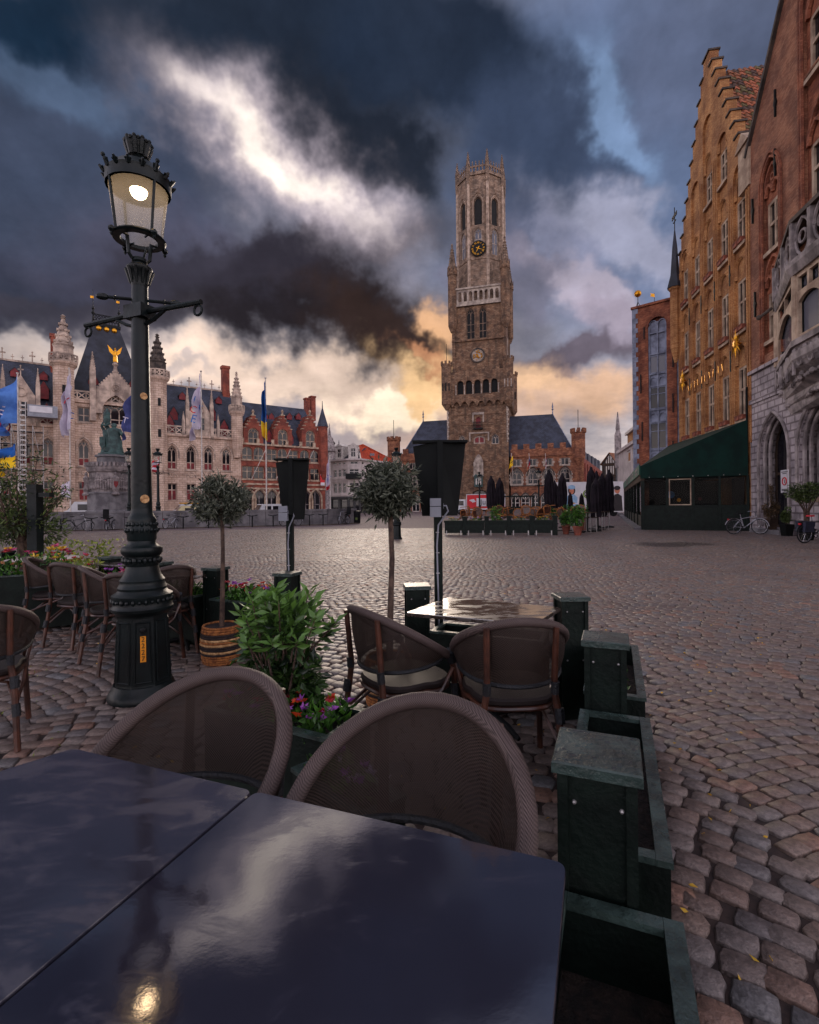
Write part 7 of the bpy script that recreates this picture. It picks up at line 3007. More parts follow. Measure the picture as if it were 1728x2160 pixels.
    q.tube([(0, 0, zz(551)), (.03, .05, zz(535)), (.05, .1, zz(506))], .008, 5)
    q.build('yoke', lampgreen, T)
    r0, r1 = .158, .212
    q = MB()
    q.lathe([(r0 + .02, z0 - .012), (r0 + .03, z0), (r0 + .02, z0 + .014), (r0 - .03, z0 + .014), (r0 - .03, z0 - .012), (r0 + .02, z0 - .012)], 24, caps=False)
    for k in range(4):
        a = .5 + math.pi / 2 * k
        q.ball(((r0 + .045) * math.cos(a), (r0 + .045) * math.sin(a), z0 - .005), .024, 7, 5)
        q.lathe([(.004, -.055), (.012, -.04), (.006, -.02), (.012, -.005)], 6, ((r0 + .045) * math.cos(a), (r0 + .045) * math.sin(a), z0))
        q.tube([((r0 - .03) * math.cos(a), (r0 - .03) * math.sin(a), z0), (.08 * math.cos(a), .08 * math.sin(a), z0 - .004)], .008, 5)
    q.build('lantern_ring', lampgreen, T)
    q = MB().lathe([(r1 + .012, z1 - .05), (r1 + .014, z1 + .01), (r1 + .02, z1 + .03), (r1 - .015, z1 + .05), (.16, z1 + .11), (.07, z1 + .15), (.05, z1 + .17)], 24)
    q.lathe([(r1 + .011, z1 - .05), (.16, z1 + .03), (.09, z1 + .045), (0, z1 + .05)], 24)
    hood = q.build('lantern_hood', lampgreen, T, True)
    for k in range(4):
        a = .5 + math.pi / 2 * k
        q = MB().tube([((r0 + .012) * math.cos(a), (r0 + .012) * math.sin(a), z0), ((r1 + .004) * math.cos(a), (r1 + .004) * math.sin(a), z1 - .03)], .011, 6)
        q.build('lantern_rib', lampgreen, T)
    MB().lathe([(r0, z0 + .01), (r1 - .006, z1 - .04)], 24).v
    g = MB()
    vs = [(r * math.cos(2 * math.pi * i / 24), r * math.sin(2 * math.pi * i / 24), z) for r, z in ((r0, z0 + .012), (r1 - .008, z1 - .04)) for i in range(24)]
    g.add(vs, [(i, (i + 1) % 24, (i + 1) % 24 + 24, i + 24) for i in range(24)])
    g.build('lantern_glass', frost, T, True)
    # cresting round the hood and the crown on top
    q = MB()
    for k in range(16):
        a = 2 * math.pi * k / 16 + .5
        c, s = math.cos(a), math.sin(a)
        big = k % 4 == 0
        h = .06 if big else .034
        o_ = r1 + .01
        q.tube([(o_ * c, o_ * s, z1 + .02), ((o_ + .02) * c, (o_ + .02) * s, z1 + .02 + h * .6), ((o_ + .035) * c, (o_ + .035) * s, z1 + .02 + h)], [.018, .014, .008], 5)
        for d in (-.05, .05):
            q.tube([(o_ * math.cos(a), o_ * math.sin(a), z1 + .02), ((o_ + .02) * math.cos(a + d * 1.6), (o_ + .02) * math.sin(a + d * 1.6), z1 + .02 + h * .7)], [.012, .007], 5)
        if big:
            q.ball(((o_ + .035) * c, (o_ + .035) * s, z1 + .02 + h), .016, 6, 4)
    tag(q.build('hood_cresting', lampgreen, hood), kind='stuff')
    q = MB().lathe([(.055, z1 + .15), (.045, z1 + .18), (.06, z1 + .2), (.092, z1 + .29), (.084, z1 + .29), (.05, z1 + .2)], 16, caps=False)
    for k in range(10):
        a = 2 * math.pi * k / 10
        c, s = math.cos(a), math.sin(a)
        q.tube([(.06 * c, .06 * s, z1 + .2), (.08 * c, .08 * s, z1 + .28), (.092 * c, .092 * s, z1 + .318)], [.016, .022, .011], 5)
        q.ball((.09 * c, .09 * s, z1 + .31), .016, 6, 4)
        q.ball((.088 * math.cos(a + .31), .088 * math.sin(a + .31), z1 + .3), .016, 6, 4)
    tag(q.build('crown', lampgreen, hood), kind='stuff')
    q = MB().lathe([(.1, z1 + .035), (.085, z1 - .01), (.075, z1 - .04), (.07, z1 - .04), (.08, z1 + .03)], 20, caps=False)
    q.build('lamp_holder', bulb_off if lit else lampgreen, T, True)
    MB().ball((0, 0, z1 - .05), .062, 16, 10, 1.05).build('bulb', bulb if lit else bulb_off, T, True)
    if full and lit:
        # number plate on the face towards the terrace
        fa = -math.radians(90) + math.radians(0)
        pl = MB()
        zc, hh = zz(1356), 26 * KL
        rr = 52.4 * math.cos(math.pi / 8)
        y0 = -(rr + 1.4) * KL
        pl.box(-5.2 * KL, 5.2 * KL, y0 - .004, y0, zc - hh, zc + hh)
        p_ = pl.build('number_plate', plate_y, T)
        T.rotation_euler.z = turn
        for i, ch in enumerate('2227'):
            o = text(ch, .05, blackink, p_, (0, y0 - .006, zc + hh * (.75 - .5 * i)), (math.pi / 2, 0, 0), 'digit', .001)
        q = MB().lathe([(.022, 0), (.022, .014), (.01, .02)], 12)
        lk = q.build('door_lock', iron, T)
        lk.rotation_euler = (math.pi / 2, 0, 0)
        a = 0
        lk.location = (-math.sin(-a) * -y0 * 1.0, 0, 0)
        lk.location = (math.sin(a) * -y0, -math.cos(a) * -y0, zz(1318))
        for (y, col, s) in ((838, rope3, .026), (1052, rope3, .032)):
            st = MB().lathe([(s, 0), (s, .003)], 14)
            o = st.build('sticker', col, T)
            o.rotation_euler = (math.pi / 2, 0, .3)
            o.location = (.02, -(20 - (1074 - y) * .0092) * KL - .004, zz(y))
    return T


LP = G(303, 1466)
big_lamp = lamp('dark green cast iron street lamp with lit lantern and number plate 2227', LP, True)
for i in range(1):
    pass
lab = ('unlit street lamp half hidden behind the lamp post beside the statue', 'unlit street lamp before the palace beside the striped flag', 'unlit street lamp with green base behind the olive tree crown',
       'unlit street lamp standing among the far terrace tables', 'unlit street lamp in front of the market hall gate')
sm = None
for i, (px, py, d, s) in enumerate(((273, 1075, 36, 1.38), (334, 1075, 36.5, 1.38), (838, 1137, 21.3, .93), (1137, 1075, 38, 1.0), (1012, 1075, 42, 1.0))):
    p = at(px, py, d)
    if sm is None:
        sm = lamp(lab[0], (p.x, p.y, 0), False, False)
        o = sm
    else:
        o = dup(sm, (p.x, p.y, 0), .4 * i, lab[i])
    o.scale = (s,) * 3


# ------------------------------------------------------------------ chairs
def weave(name, c1, c2, see, scale=900.0):
    m = bpy.data.materials.new(name)
    m.use_nodes = True
    t = NT(m.node_tree)
    b = t.n['Principled BSDF']
    tc = t.new('ShaderNodeTexCoord')
    P = tc.outputs['Object']
    sp = t.new('ShaderNodeSeparateXYZ')
    t.put(sp.inputs[0], P)
    sx = t.math('SINE', t.math('MULTIPLY', t.math('ADD', sp.outputs[0], sp.outputs[1]), scale))
    sz = t.math('SINE', t.math('MULTIPLY', t.math('ADD', sp.outputs[2], t.math('MULTIPLY', sp.outputs[1], .6)), scale))
    w = t.math('ADD', .5, t.math('MULTIPLY', t.math('MULTIPLY', sx, sz), .5))
    n = t.noise(P, 9, 5)
    col = t.mix(t.math('MULTIPLY', w, t.math('ADD', .5, t.math('MULTIPLY', n, .8))), c2, c1)
    t.put(b.inputs['Base Color'], col)
    b.inputs['Roughness'].default_value = .5
    b.inputs['Specular IOR Level'].default_value = .2
    bn = t.new('ShaderNodeBump')
    bn.inputs['Strength'].default_value = .35
    bn.inputs['Distance'].default_value = .003
    t.put(bn.inputs['Height'], w)
    t.l.new(bn.outputs[0], b.inputs['Normal'])
    if see:
        tr = t.new('ShaderNodeBsdfTransparent')
        mx = t.new('ShaderNodeMixShader')
        t.put(mx.inputs[0], t.math('MULTIPLY', t.smooth(w, .75, .15), see))
        t.l.new(b.outputs[0], mx.inputs[1])
        t.l.new(tr.outputs[0], mx.inputs[2])
        t.l.new(mx.outputs[0], t.n['Material Output'].inputs[0])
    return m


w_back = weave('woven_backrest', lin((74, 60, 54)), lin((22, 17, 16)), .2, 800)
w_rail = weave('woven_rail', lin((108, 92, 88)), lin((40, 31, 30)), 0, 900)
w_seat = weave('woven_seat', lin((58, 48, 46)), lin((22, 17, 16)), 0, 900)


def chair(label, loc, rz, group):
    T = thing('terrace_chair', label, 'chair', loc, rz, group)
    N = 29
    TH = [math.radians(118) * (2 * i / (N - 1) - 1) for i in range(N)]
    def top(th):
        return Vector((.29 * math.sin(th), .0 - .29 * math.cos(th), .60 + .26 * max(0, math.cos(th * .76)) ** 1.15))
    def low(th):
        s = abs(th) / math.radians(118)
        return Vector((.265 * math.sin(th), .01 - .255 * math.cos(th), .535 + .065 * s ** 2))
    MB().tube([top(t) for t in TH], .0235, 10).build('back_rail', w_rail, T, True)
    rows = []
    for j in range(9):
        v = j / 8
        rows.append([low(t).lerp(top(t), v) + Vector((math.sin(t), -math.cos(t), 0)) * .012 * math.sin(math.pi * v) for t in TH])
    MB().sheet(rows).build('backrest', w_back, T, True)
    MB().tube([low(t) for t in TH], .012, 8).build('lower_rail', binding, T, True)
    # seat
    out = []
    for i in range(28):
        a = 2 * math.pi * i / 28
        r = (abs(math.cos(a)) ** 3.2 + abs(math.sin(a)) ** 3.2) ** (-1 / 3.2)
        out.append((.225 * r * math.cos(a) * (1.06 if math.sin(a) > 0 else .96), .01 + .225 * r * math.sin(a)))
    q = MB()
    n = len(out)
    lev = [(.96, .425), (1.0, .435), (1.0, .452), (.95, .463), (.6, .459), (.2, .456)]
    vs = [(x * k, y * k, z) for k, z in lev for x, y in out]
    fs = [(k * n + i, k * n + (i + 1) % n, (k + 1) * n + (i + 1) % n, (k + 1) * n + i) for k in range(len(lev) - 1) for i in range(n)] + [tuple(range(5 * n, 6 * n))]
    q.add(vs, fs)
    q.build('seat', w_seat, T, True)
    MB().tube([(x * .97, y * .97, .412) for x, y in out], .013, 7, True).build('seat_frame', bamboo, T, True)
    legs = []
    for s in (-1, 1):
        r = [(s * .2, -.31, 0), (s * .185, -.245, .4), (s * .165, -.24, .52), (s * .17, -.268, .83)]
        MB().tube(r, [.017, .018, .017, .015], 8).build('leg', bamboo, T, True)
        f = [(s * .245, .245, 0), (s * .225, .2, .4), (s * .235, .19, .5), (s * .262, .14, .6)]
        MB().tube(f, [.017, .018, .016, .015], 8).build('leg', bamboo, T, True)
        # side brace from the rear leg up to the arm, arched braces below the seat
        MB().tube([(s * .19, -.27, .26), (s * .225, -.08, .345), (s * .235, .1, .41), (s * .262, .16, .53)], .011, 6).build('brace', bamboo, T, True)
        MB().tube([(s * .2, -.27, .22), (s * .15, -.1, .36), (0, 0, .385), (s * -.15, .1, .36), (s * -.235, .225, .22)], .009, 6).build('cross_brace', bamboo, T, True)
        for (p0, p1, rr) in (((s * .188, -.262, .36), (s * .186, -.25, .43), .024), ((s * .226, .203, .36), (s * .226, .198, .43), .024), ((s * .167, -.243, .5), (s * .168, -.25, .56), .021),
                             ((s * .196, -.288, .2), (s * .192, -.272, .27), .022), ((s * .255, .155, .565), (s * .272, .125, .63), .028)):
            MB().tube([p0, p1], rr, 8).build('binding', binding, T, True)
    return T


def fdir(x, y):
    """rotation so that the chair's front (+y) points along (x, y)"""
    return math.atan2(-x, y)


TABLE_Z = .74
ta, tsm, tc_ = G(155, 1578, TABLE_Z), G(537, 1668, TABLE_Z), G(1195, 1820, TABLE_Z)
ed = (tc_ - tsm).normalized()
pp = Vector((ed.y, -ed.x, 0))                      # towards the viewer
GRP = 'woven bistro chairs of the cafe terrace'
p = at(490, 1425, 1.69)
c1 = Vector((p.x + .06, p.y, 0)) + pp * .31
chair0 = chair('woven brown chair pushed under the wet table next to the leafy bush', (c1.x, c1.y, 0), fdir(pp.x, pp.y) + .1, GRP)


def put_chair(label, loc, rz):
    return dup(chair0, (loc[0], loc[1], 0), rz, label)


p = at(880, 1478, 1.456)
c2 = Vector((p.x + .065, p.y, 0)) + pp * .315
put_chair('woven brown chair pushed under the wet table beside the planter posts', c2, fdir(pp.x, pp.y) - .05)
put_chair('woven brown chair with wet seat, its back to the planter posts at the small table', (.52, 2.66), fdir(-.05, 1))
put_chair('woven brown chair turned sideways to the small wet table by the olive basket', (-.05, 2.86), fdir(.82, .57))
put_chair('lone woven brown chair standing on the open setts by the lamp', (-2.66, 3.05), fdir(-.6, .8))
put_chair('woven brown chair at the dark table next to the pink flower planter', (-4.12, 5.8), fdir(.9, .4))
put_chair('woven brown chair second along the dark table by the pink flowers', (-3.5, 5.35), fdir(.3, .95))
put_chair('woven brown chair third along the dark table, just before the lamp', (-2.9, 4.9), fdir(.8, .55))
put_chair('woven brown chair tucked in behind the lamp post', (-2.42, 4.5), fdir(.1, 1))
put_chair('woven brown chair facing the lamp at the dark table by the seagrass basket', (-2.45, 4.92), fdir(-.75, .65))


# ------------------------------------------------------------------ tables
def wet_top(name, c, r0, r1, wet):
    m = bpy.data.materials.new(name)
    m.use_nodes = True
    t = NT(m.node_tree)
    b = t.n['Principled BSDF']
    tc = t.new('ShaderNodeTexCoord')
    P = tc.outputs['Object']
    sm_ = t.vm('MULTIPLY', P, (1.0, 2.2, 1.0))
    n1 = t.noise(sm_, 5.5, 8, .65, .6)
    n2 = t.noise(P, 28, 6, .7)
    dry = t.smooth(n1, wet - .06, wet + .12)
    t.put(b.inputs['Base Color'], t.mix(t.math('MULTIPLY', n2, dry), c, tuple(v * 1.9 for v in c)))
    t.put(b.inputs['Roughness'], t.math('ADD', r0, t.math('MULTIPLY', dry, r1)))
    b.inputs['Specular IOR Level'].default_value = .5
    b.inputs['IOR'].default_value = 2.4
    bn = t.new('ShaderNodeBump')
    bn.inputs['Strength'].default_value = .07
    bn.inputs['Distance'].default_value = .004
    t.put(bn.inputs['Height'], t.math('ADD', t.math('MULTIPLY', n2, .35), t.math('MULTIPLY', t.noise(sm_, 9, 4), .3)))
    t.l.new(bn.outputs[0], b.inputs['Normal'])
    return m


top_a = wet_top('wet_dark_laminate', lin((40, 37, 48)), .04, .14, .58)
top_b = wet_top('damp_dark_laminate', lin((44, 41, 52)), .09, .18, .48)
top_c = wet_top('wet_grey_laminate', lin((58, 48, 44)), .09, .3, .5)


def table(label, poly, m, leg_c, cat='table'):
    """poly: outline on the level of the top"""
    T = thing('terrace_table', label, cat, (leg_c[0], leg_c[1], 0), 0)
    # rounded corners
    pts = []
    n = len(poly)
    for i in range(n):
        a, b, c = Vector(poly[i - 1][:2]), Vector(poly[i][:2]), Vector(poly[(i + 1) % n][:2])
        d0, d1 = (a - b).normalized(), (c - b).normalized()
        r = .022
        for k in range(5):
            f = k / 4
            p_ = (b + d0 * r).lerp(b, f).lerp(b.lerp(b + d1 * r, f), f)
            pts.append((p_.x - leg_c[0], p_.y - leg_c[1]))
    if sum(pts[i][0] * pts[(i + 1) % len(pts)][1] - pts[(i + 1) % len(pts)][0] * pts[i][1] for i in range(len(pts))) < 0:
        pts.reverse()
    q = MB()
    k = len(pts)
    c = (sum(x for x, y in pts) / k, sum(y for x, y in pts) / k)
    lv = [(.994, -.024), (1.0, -.02), (1.0, -.004), (.996, 0)]
    q.add([(c[0] + (x - c[0]) * s, c[1] + (y - c[1]) * s, TABLE_Z + z) for s, z in lv for x, y in pts],
          [(j * k + i, j * k + (i + 1) % k, (j + 1) * k + (i + 1) % k, (j + 1) * k + i) for j in range(3) for i in range(k)] + [tuple(range(3 * k, 4 * k)), tuple(range(k - 1, -1, -1))])
    q.build('table_top', m, T)
    MB().tube([(0, 0, .04), (0, 0, TABLE_Z - .03)], .032, 10).build('leg', iron, T, True)
    q = MB()
    for i in range(4):
        a = math.pi / 2 * i + .5
        q.tube([(0, 0, .07), (.2 * math.cos(a), .2 * math.sin(a), .045), (.3 * math.cos(a), .3 * math.sin(a), .012)], [.03, .022, .014], 6)
    q.build('foot', iron, T)
    MB().box(-.18, .18, -.18, .18, TABLE_Z - .04, TABLE_Z - .026).build('top_plate', iron, T)
    return T


gap = ed * .003
ls = (G(0, 1622, TABLE_Z) - ta).normalized()
tb1 = [ta, tsm - gap, tsm - gap + pp * .78, ta + ls * .62 + pp * .14]
table('damp dark table butted against the wet one with a thin seam between', [(v.x, v.y) for v in tb1], top_b, (-.95, .92))
tb2 = [tsm + gap, tc_, tc_ + pp * .78, tsm + gap + pp * .78]
table('wet dark table mirroring the sky and the lamp', [(v.x, v.y) for v in tb2], top_a, ((tsm.x + tc_.x) / 2 + pp.x * .4, (tsm.y + tc_.y) / 2 + pp.y * .4))
tb3 = [G(856, 1292, TABLE_Z), G(946, 1259, TABLE_Z), G(1184, 1281, TABLE_Z), G(1128, 1316, TABLE_Z)]
table('small wet table with pale glints before the far planter posts', [(v.x, v.y) for v in tb3], top_c, (.5, 3.25))
tb4 = [G(238, 1193, TABLE_Z), G(180, 1188, TABLE_Z), G(290, 1174, TABLE_Z), G(352, 1182, TABLE_Z)]
table('dark table behind the row of chairs by the pink flowers', [(v.x, v.y) for v in tb4], top_c, tuple(((tb4[0] + tb4[2]) / 2)[:2]))
tb5 = [G(338, 1219, TABLE_Z), G(342, 1204, TABLE_Z), G(458, 1207, TABLE_Z), G(425, 1214, TABLE_Z)]
table('dark table edge showing beside the lamp before the planter', [(v.x, v.y) for v in tb5], top_c, (-2.35, 5.2))
p = G(92, 1178, .74)
T = thing('round_table', 'round pale table with wooden rim beside the flowering planter', 'table', (p.x, p.y, 0))
MB().lathe([(.44, .70), (.46, .71), (.46, .735)], 28).build('wooden_rim', rope1, T)
MB().lathe([(.43, .736), (.43, .742), (0, .743)], 28).build('table_top', stucco, T)
MB().tube([(0, 0, 0), (0, 0, .7)], .04, 8).build('leg', iron, T)


# ------------------------------------------------------------------ planter boxes and posts
PW_, PH = .176, .81


def post(label, c, rz, h=PH, w=PW_):
    T = thing('planter_post', label, 'post', (c[0], c[1], 0), rz, 'green planter posts')
    t = w / 2 - .012
    q = MB().box(-t, t, -t, t, 0, h - .028)
    for s in (-1, 1):
        for r in (-1, 1):
            q.box(s * t - .012, s * t + .012, r * t - .012, r * t + .012, 0, h - .03)
    q.build('shaft', boxgreen, T)
    q = MB().prismz([(-w / 2 - .012, -w / 2 - .012), (w / 2 + .012, -w / 2 - .012), (w / 2 + .012, w / 2 + .012), (-w / 2 - .012, w / 2 + .012)], h - .028, h - .004)
    q.prismz([(-w / 2 - .012, -w / 2 - .012), (w / 2 + .012, -w / 2 - .012), (w / 2 + .012, w / 2 + .012), (-w / 2 - .012, w / 2 + .012)], h - .004, h, .965)
    q.build('cap', rimgreen, T)
    q = MB()
    for z in (h - .1, h - .42):
        for x in (-.05, .055):
            q.ball((x, -t - .001, z), .006, 6, 4)
    tag(q.build('screws', alu, T), kind='stuff')
    return T


def box_planter(label, a, b, w, h=.5, fill=.1, plants=None, rs=None):
    """open wooden trough from a to b (centre line)"""
    a, b = Vector((a[0], a[1], 0)), Vector((b[0], b[1], 0))
    F = Frame(a, b)
    T = thing('planter_box', label, 'planter', tuple(a), F.rz)
    L, t = F.len, .022
    MB().box(0, L, -w / 2, -w / 2 + t, .03, h - .012).build('side_board', boxgreen, T)
    MB().box(0, L, w / 2 - t, w / 2, .03, h - .012).build('side_board', boxgreen, T)
    MB().box(0, t, -w / 2 + t, w / 2 - t, .03, h - .012).build('end_board', boxgreen, T)
    MB().box(L - t, L, -w / 2 + t, w / 2 - t, .03, h - .012).build('end_board', boxgreen, T)
    for (x0, x1, y0, y1) in ((-.004, L + .004, -w / 2 - .006, -w / 2 + t + .012), (-.004, L + .004, w / 2 - t - .012, w / 2 + .006), (-.003, t + .01, -w / 2 + t + .013, w / 2 - t - .013), (L - t - .01, L + .003, -w / 2 + t + .013, w / 2 - t - .013)):
        MB().box(x0, x1, y0, y1, h - .011, h + .006).build('rim_board', rimgreen, T)
    MB().box(t, L - t, -w / 2 + t, w / 2 - t, .05, h - fill).build('soil', soil, T)
    if plants:
        flowers(T, rs, .06, L - .06, -w / 2 + .04, w / 2 - .04, h - fill, *plants)
    return T


rsp = np.random.RandomState(8)
pa = Vector((.462, 1.24, 0))
pb = Vector((.895, 2.29, 0))
dl = (pb - pa).normalized()
rzl = math.atan2(dl.y, dl.x) - math.pi / 2
post('green post with wet drops on its cap beside the wet table', pa, rzl)
post('green post with half wet cap between the narrow troughs', pb, rzl)
post('green post behind the small wet table, at the corner of the troughs', (1.08, 3.36), .03)
post('green post behind the olive tree trunk and small wet table', (.05, 3.86), .1)
post('green post in front of the smaller black sign panel', (-1.15, 4.66), -.3)
post('green post before the red and purple flower planter', (-2.0, 5.12), -.35)
for i, (px, py, lab_) in enumerate(((338, 1185, 'green post half hidden by the lamp beside the dark table'), (232, 1174, 'green post behind the lime plants and round table'), (10, 1162, 'green post among the pink flowers'))):
    g = G(px, py, PH)
    post(lab_, (g.x, g.y), -.4)
off = Vector((dl.y, -dl.x, 0)) * .035
def lp(s):
    return pa + dl * s + off
box_planter('empty green trough at the end of the wet table', lp(-1.06), lp(-.1), .27, .5, .16)
box_planter('green trough with bare soil between the two wet capped posts', lp(.1), lp(1.02), .27, .5, .12)
box_planter('green trough with yellow weeds behind the half wet post', lp(1.26), lp(2.2), .27, .5, .12, (('yellow',), 3, None, .05, .02, 14), rsp)
box_planter('dark green trough under the small wet table', (.2, 3.78), (.94, 3.46), .3, .5, .1)
box_planter('dark green trough with orange and purple daisies behind the bush', (-1.9, 5.05), (-1.27, 4.74), .34, .52, .06, (('orange', 'purple', 'red'), 9, None, .2, .04, 420), rsp)
box_planter('dark green trough of leafy herbs beside the lamp', (-2.85, 5.55), (-2.12, 5.2), .34, .52, .05, (('white',), 1, None, .14, .02, 360), rsp)
box_planter('dark green trough of purple flowers behind the lamp', (-3.7, 6.0), (-2.95, 5.6), .34, .56, .05, (('purple', 'pink'), 10, None, .2, .04, 300), rsp)
box_planter('dark green trough of red flowers and lime herbs by the round table', (-5.2, 6.9), (-3.8, 6.1), .36, .6, .05, (('red', 'pink'), 8, lime_leaf, .26, .045, 500), rsp)
box_planter('tall dark planter full of pink and red flowers by the leafy tree', (-5.4, 5.5), (-4.15, 6.15), .4, .66, .04, (('pink', 'red', 'yellow'), 10, None, .3, .06, 800), rsp)


# lime herbs standing up behind the table
g = G(150, 1190, .6)
T = thing('lime_herbs', 'row of upright lime green herbs behind the dark chairs', 'plant', (g.x, g.y, 0))
P = np.concatenate([np.stack([c + rsp.normal(0, .09, 90), rsp.normal(0, .08, 90), .55 + rsp.uniform(0, .4, 90)], 1) for c in (-.5, -.25, .05, .32, .55)])
cloud('leaves', P, rsp.normal(0, .6, P.shape) + np.array([0, 0, .5]), .07, .04, lime_leaf, T, rsp)
MB().box(-.65, .65, -.12, .12, .02, .5).build('trough', boxgreen, T)


# ------------------------------------------------------------------ olive trees in seagrass baskets
def basket(T, r, h):
    seq = [(rope1, 3), (rope2, 2), (rope3, 1), (rope1, 1), (rope3, 1), (rope2, 2), (rope3, 1), (rope2, 1), (rope1, 4)]
    n = sum(c for _, c in seq)
    i = 0
    for m, c in reversed(seq):
        for _ in range(c):
            z = h * (i + .5) / n
            rr = r * (.9 + .12 * math.sin(math.pi * (i + .5) / n))
            MB().ring((0, 0, z), rr, h / n * .56, 'z', 30, 6).build('rope_coil', m, T, True)
            i += 1
    MB().lathe([(r * .9, h * .84), (0, h * .86)], 20).build('soil', soil, T)
    MB().lathe([(r * .86, .01), (r * .9, h * .95)], 24).build('liner', rope2, T)


def olive(label, loc, hz, cr, seed, bh=.34, br=.175, n=3300, bend=.03):
    rs = np.random.RandomState(seed)
    T = thing('olive_tree', label, 'olive tree', loc)
    basket(T, br, bh)
    zc = hz - cr[2]
    t = [(0, 0, bh * .7), (bend * .4, .01, bh + .25), (bend, .0, (bh + zc) / 2 + .1), (bend * .6, .01, zc - cr[2] * .6), (bend * .8, 0, zc)]
    q = MB().tube(t, [.026, .023, .019, .018, .01], 8)
    for i in range(9):
        a = i * 2.4
        v = Vector((math.cos(a), math.sin(a), .5 + .5 * (i % 3) / 2))
        st = Vector(t[3]).lerp(Vector(t[4]), (i % 4) / 4)
        e = Vector((v.x * cr[0] * .8, v.y * cr[1] * .8, v.z * cr[2] * .7 - cr[2] * .15))
        q.tube([st, st + e * .5 + Vector((0, 0, .02)), st + e], [.009, .006, .003], 5)
    q.build('trunk', bark, T, True)
    P, D = ball_points(rs, n, (bend * .8, 0, zc), cr, 22, .2, .35, .66, .38)
    k = rs.randint(0, n, 420)                   # sprigs sticking out of the outline
    C = np.array([bend * .8, 0, zc])
    out = P[k] + (P[k] - C) * rs.uniform(.05, .3, (420, 1))
    P = np.concatenate([P, out])
    D = np.concatenate([D, (out - C) / cr[0] * .6 + rs.normal(0, .6, out.shape)])
    cloud('crown', P, D, .058, .0165, olive_leaf, T, rs)
    return T


g = G(468, 1394)
olive('round topped olive tree in a striped basket beside the lamp', g, 1.71, (.265, .265, .23), 1, bend=.02)
g = G(797, 1476)
g = Vector((-.16, 3.6, 0))
olive('round topped olive tree in a striped basket behind the sideways chair', g, 1.735, (.25, .25, .2), 2, .34, .17, bend=.03)


# ------------------------------------------------------------------ leafy bush, left tree, pots by the stone house
def bush():
    rs = np.random.RandomState(4)
    g = Vector((-.66, 2.55, 0))
    T = thing('leafy_bush', 'glossy bush with bright green young shoots in a planter between the chairs', 'bush', tuple(g))
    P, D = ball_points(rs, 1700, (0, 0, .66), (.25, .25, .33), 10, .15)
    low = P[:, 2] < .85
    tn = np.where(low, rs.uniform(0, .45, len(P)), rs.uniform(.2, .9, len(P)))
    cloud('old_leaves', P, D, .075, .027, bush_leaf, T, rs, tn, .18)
    tips, dirs = [], []
    q = MB()
    for i in range(46):
        a, r = rs.uniform(0, 6.28), rs.uniform(.02, .25)
        base = np.array([r * .6 * math.cos(a), r * .6 * math.sin(a), .62 + rs.uniform(0, .15)])
        top_ = np.array([r * 1.1 * math.cos(a), r * 1.1 * math.sin(a), .92 + rs.uniform(-.12, .1) - r * .35])
        q.tube([base, (base + top_) / 2 + rs.normal(0, .01, 3), top_], [.005, .004, .002], 4)
        for k in range(9):
            f = 1 - .035 * k
            b = k * 2.4
            tips.append(base + (top_ - base) * f)
            dirs.append(np.array([math.cos(b), math.sin(b), .9 - .12 * k]))
    q.tube([(0, 0, .3), (.02, .01, .7)], .012, 6)
    for i in range(7):
        a = i * .9
        q.tube([(0, 0, .35), (.08 * math.cos(a), .08 * math.sin(a), .5), (.17 * math.cos(a), .17 * math.sin(a), .75)], [.009, .007, .004], 5)
    q.build('stems', bark, T)
    cloud('young_shoots', np.array(tips), np.array(dirs), .085, .03, bush_leaf, T, rs, rs.uniform(.6, 1, len(tips)), .15)
    F = box_planter('green trough of orange and violet flowers around the leafy bush', (-.95, 2.62), (-.28, 2.28), .34, .42, .05, (('orange', 'purple', 'red', 'purple'), 9, None, .12, .036, 420), rs)
    f2 = box_planter('low green trough with violet flowers showing between the woven chairs', (-.42, 2.12), (-.1, 1.78), .2, .34, .03, (('purple', 'white'), 6, None, .1, .034, 160), rs)


bush()


def left_tree():
    rs = np.random.RandomState(6)
    g = at(46, 1170, 7.4)
    T = thing('potted_tree', 'bushy potted tree with loose yellow green twigs behind the pink flowers', 'tree', (g.x, g.y, 0))
    q = MB().tube([(0, 0, .2), (.03, 0, .7), (0, 0, 1.0), (.05, 0, 1.5)], [.1, .075, .07, .03], 8)
    ends = []
    for i in range(16):
        a = i * 2.4
        r = .25 + .4 * rs.rand()
        e = (r * math.cos(a), r * math.sin(a), 1.35 + .9 * rs.rand())
        q.tube([(0, 0, .85 + .02 * i), (e[0] * .4, e[1] * .4, 1.2), e], [.028, .016, .005], 5)
        ends.append(e)
    q.build('trunk', bark, T, True)
    MB().lathe([(.2, 0), (.27, .45), (.29, .45), (.29, .5), (.2, .5)], 16).build('pot', terracotta, T)
    P1, D1 = ball_points(rs, 1700, (0, 0, 1.12), (.6, .6, .34), 9, .2)
    k = rs.randint(0, len(ends), 1300)
    E = np.array(ends)[k]
    B = np.array([0, 0, 1.1])
    f = rs.uniform(.35, 1.08, (1300, 1))
    P2 = B + (E - B) * f + rs.normal(0, .06, (1300, 3))
    P, D = np.concatenate([P1, P2]), np.concatenate([D1, rs.normal(0, .8, (1300, 3)) + np.array([0, 0, .3])])
    cloud('crown', P, D, .1, .026, shrub_leaf, T, rs)
    q = at(75, 1172, 7.2)
    S = thing('green_stake', 'square dark green post with a small lamp arm beside the potted tree', 'post', (q.x, q.y, 0))
    MB().box(-.07, .07, -.07, .07, 0, 1.78).build('post', lampgreen, S)
    MB().box(.05, .24, -.05, .05, 1.6, 1.66).build('lamp_arm', lampgreen, S)


left_tree()


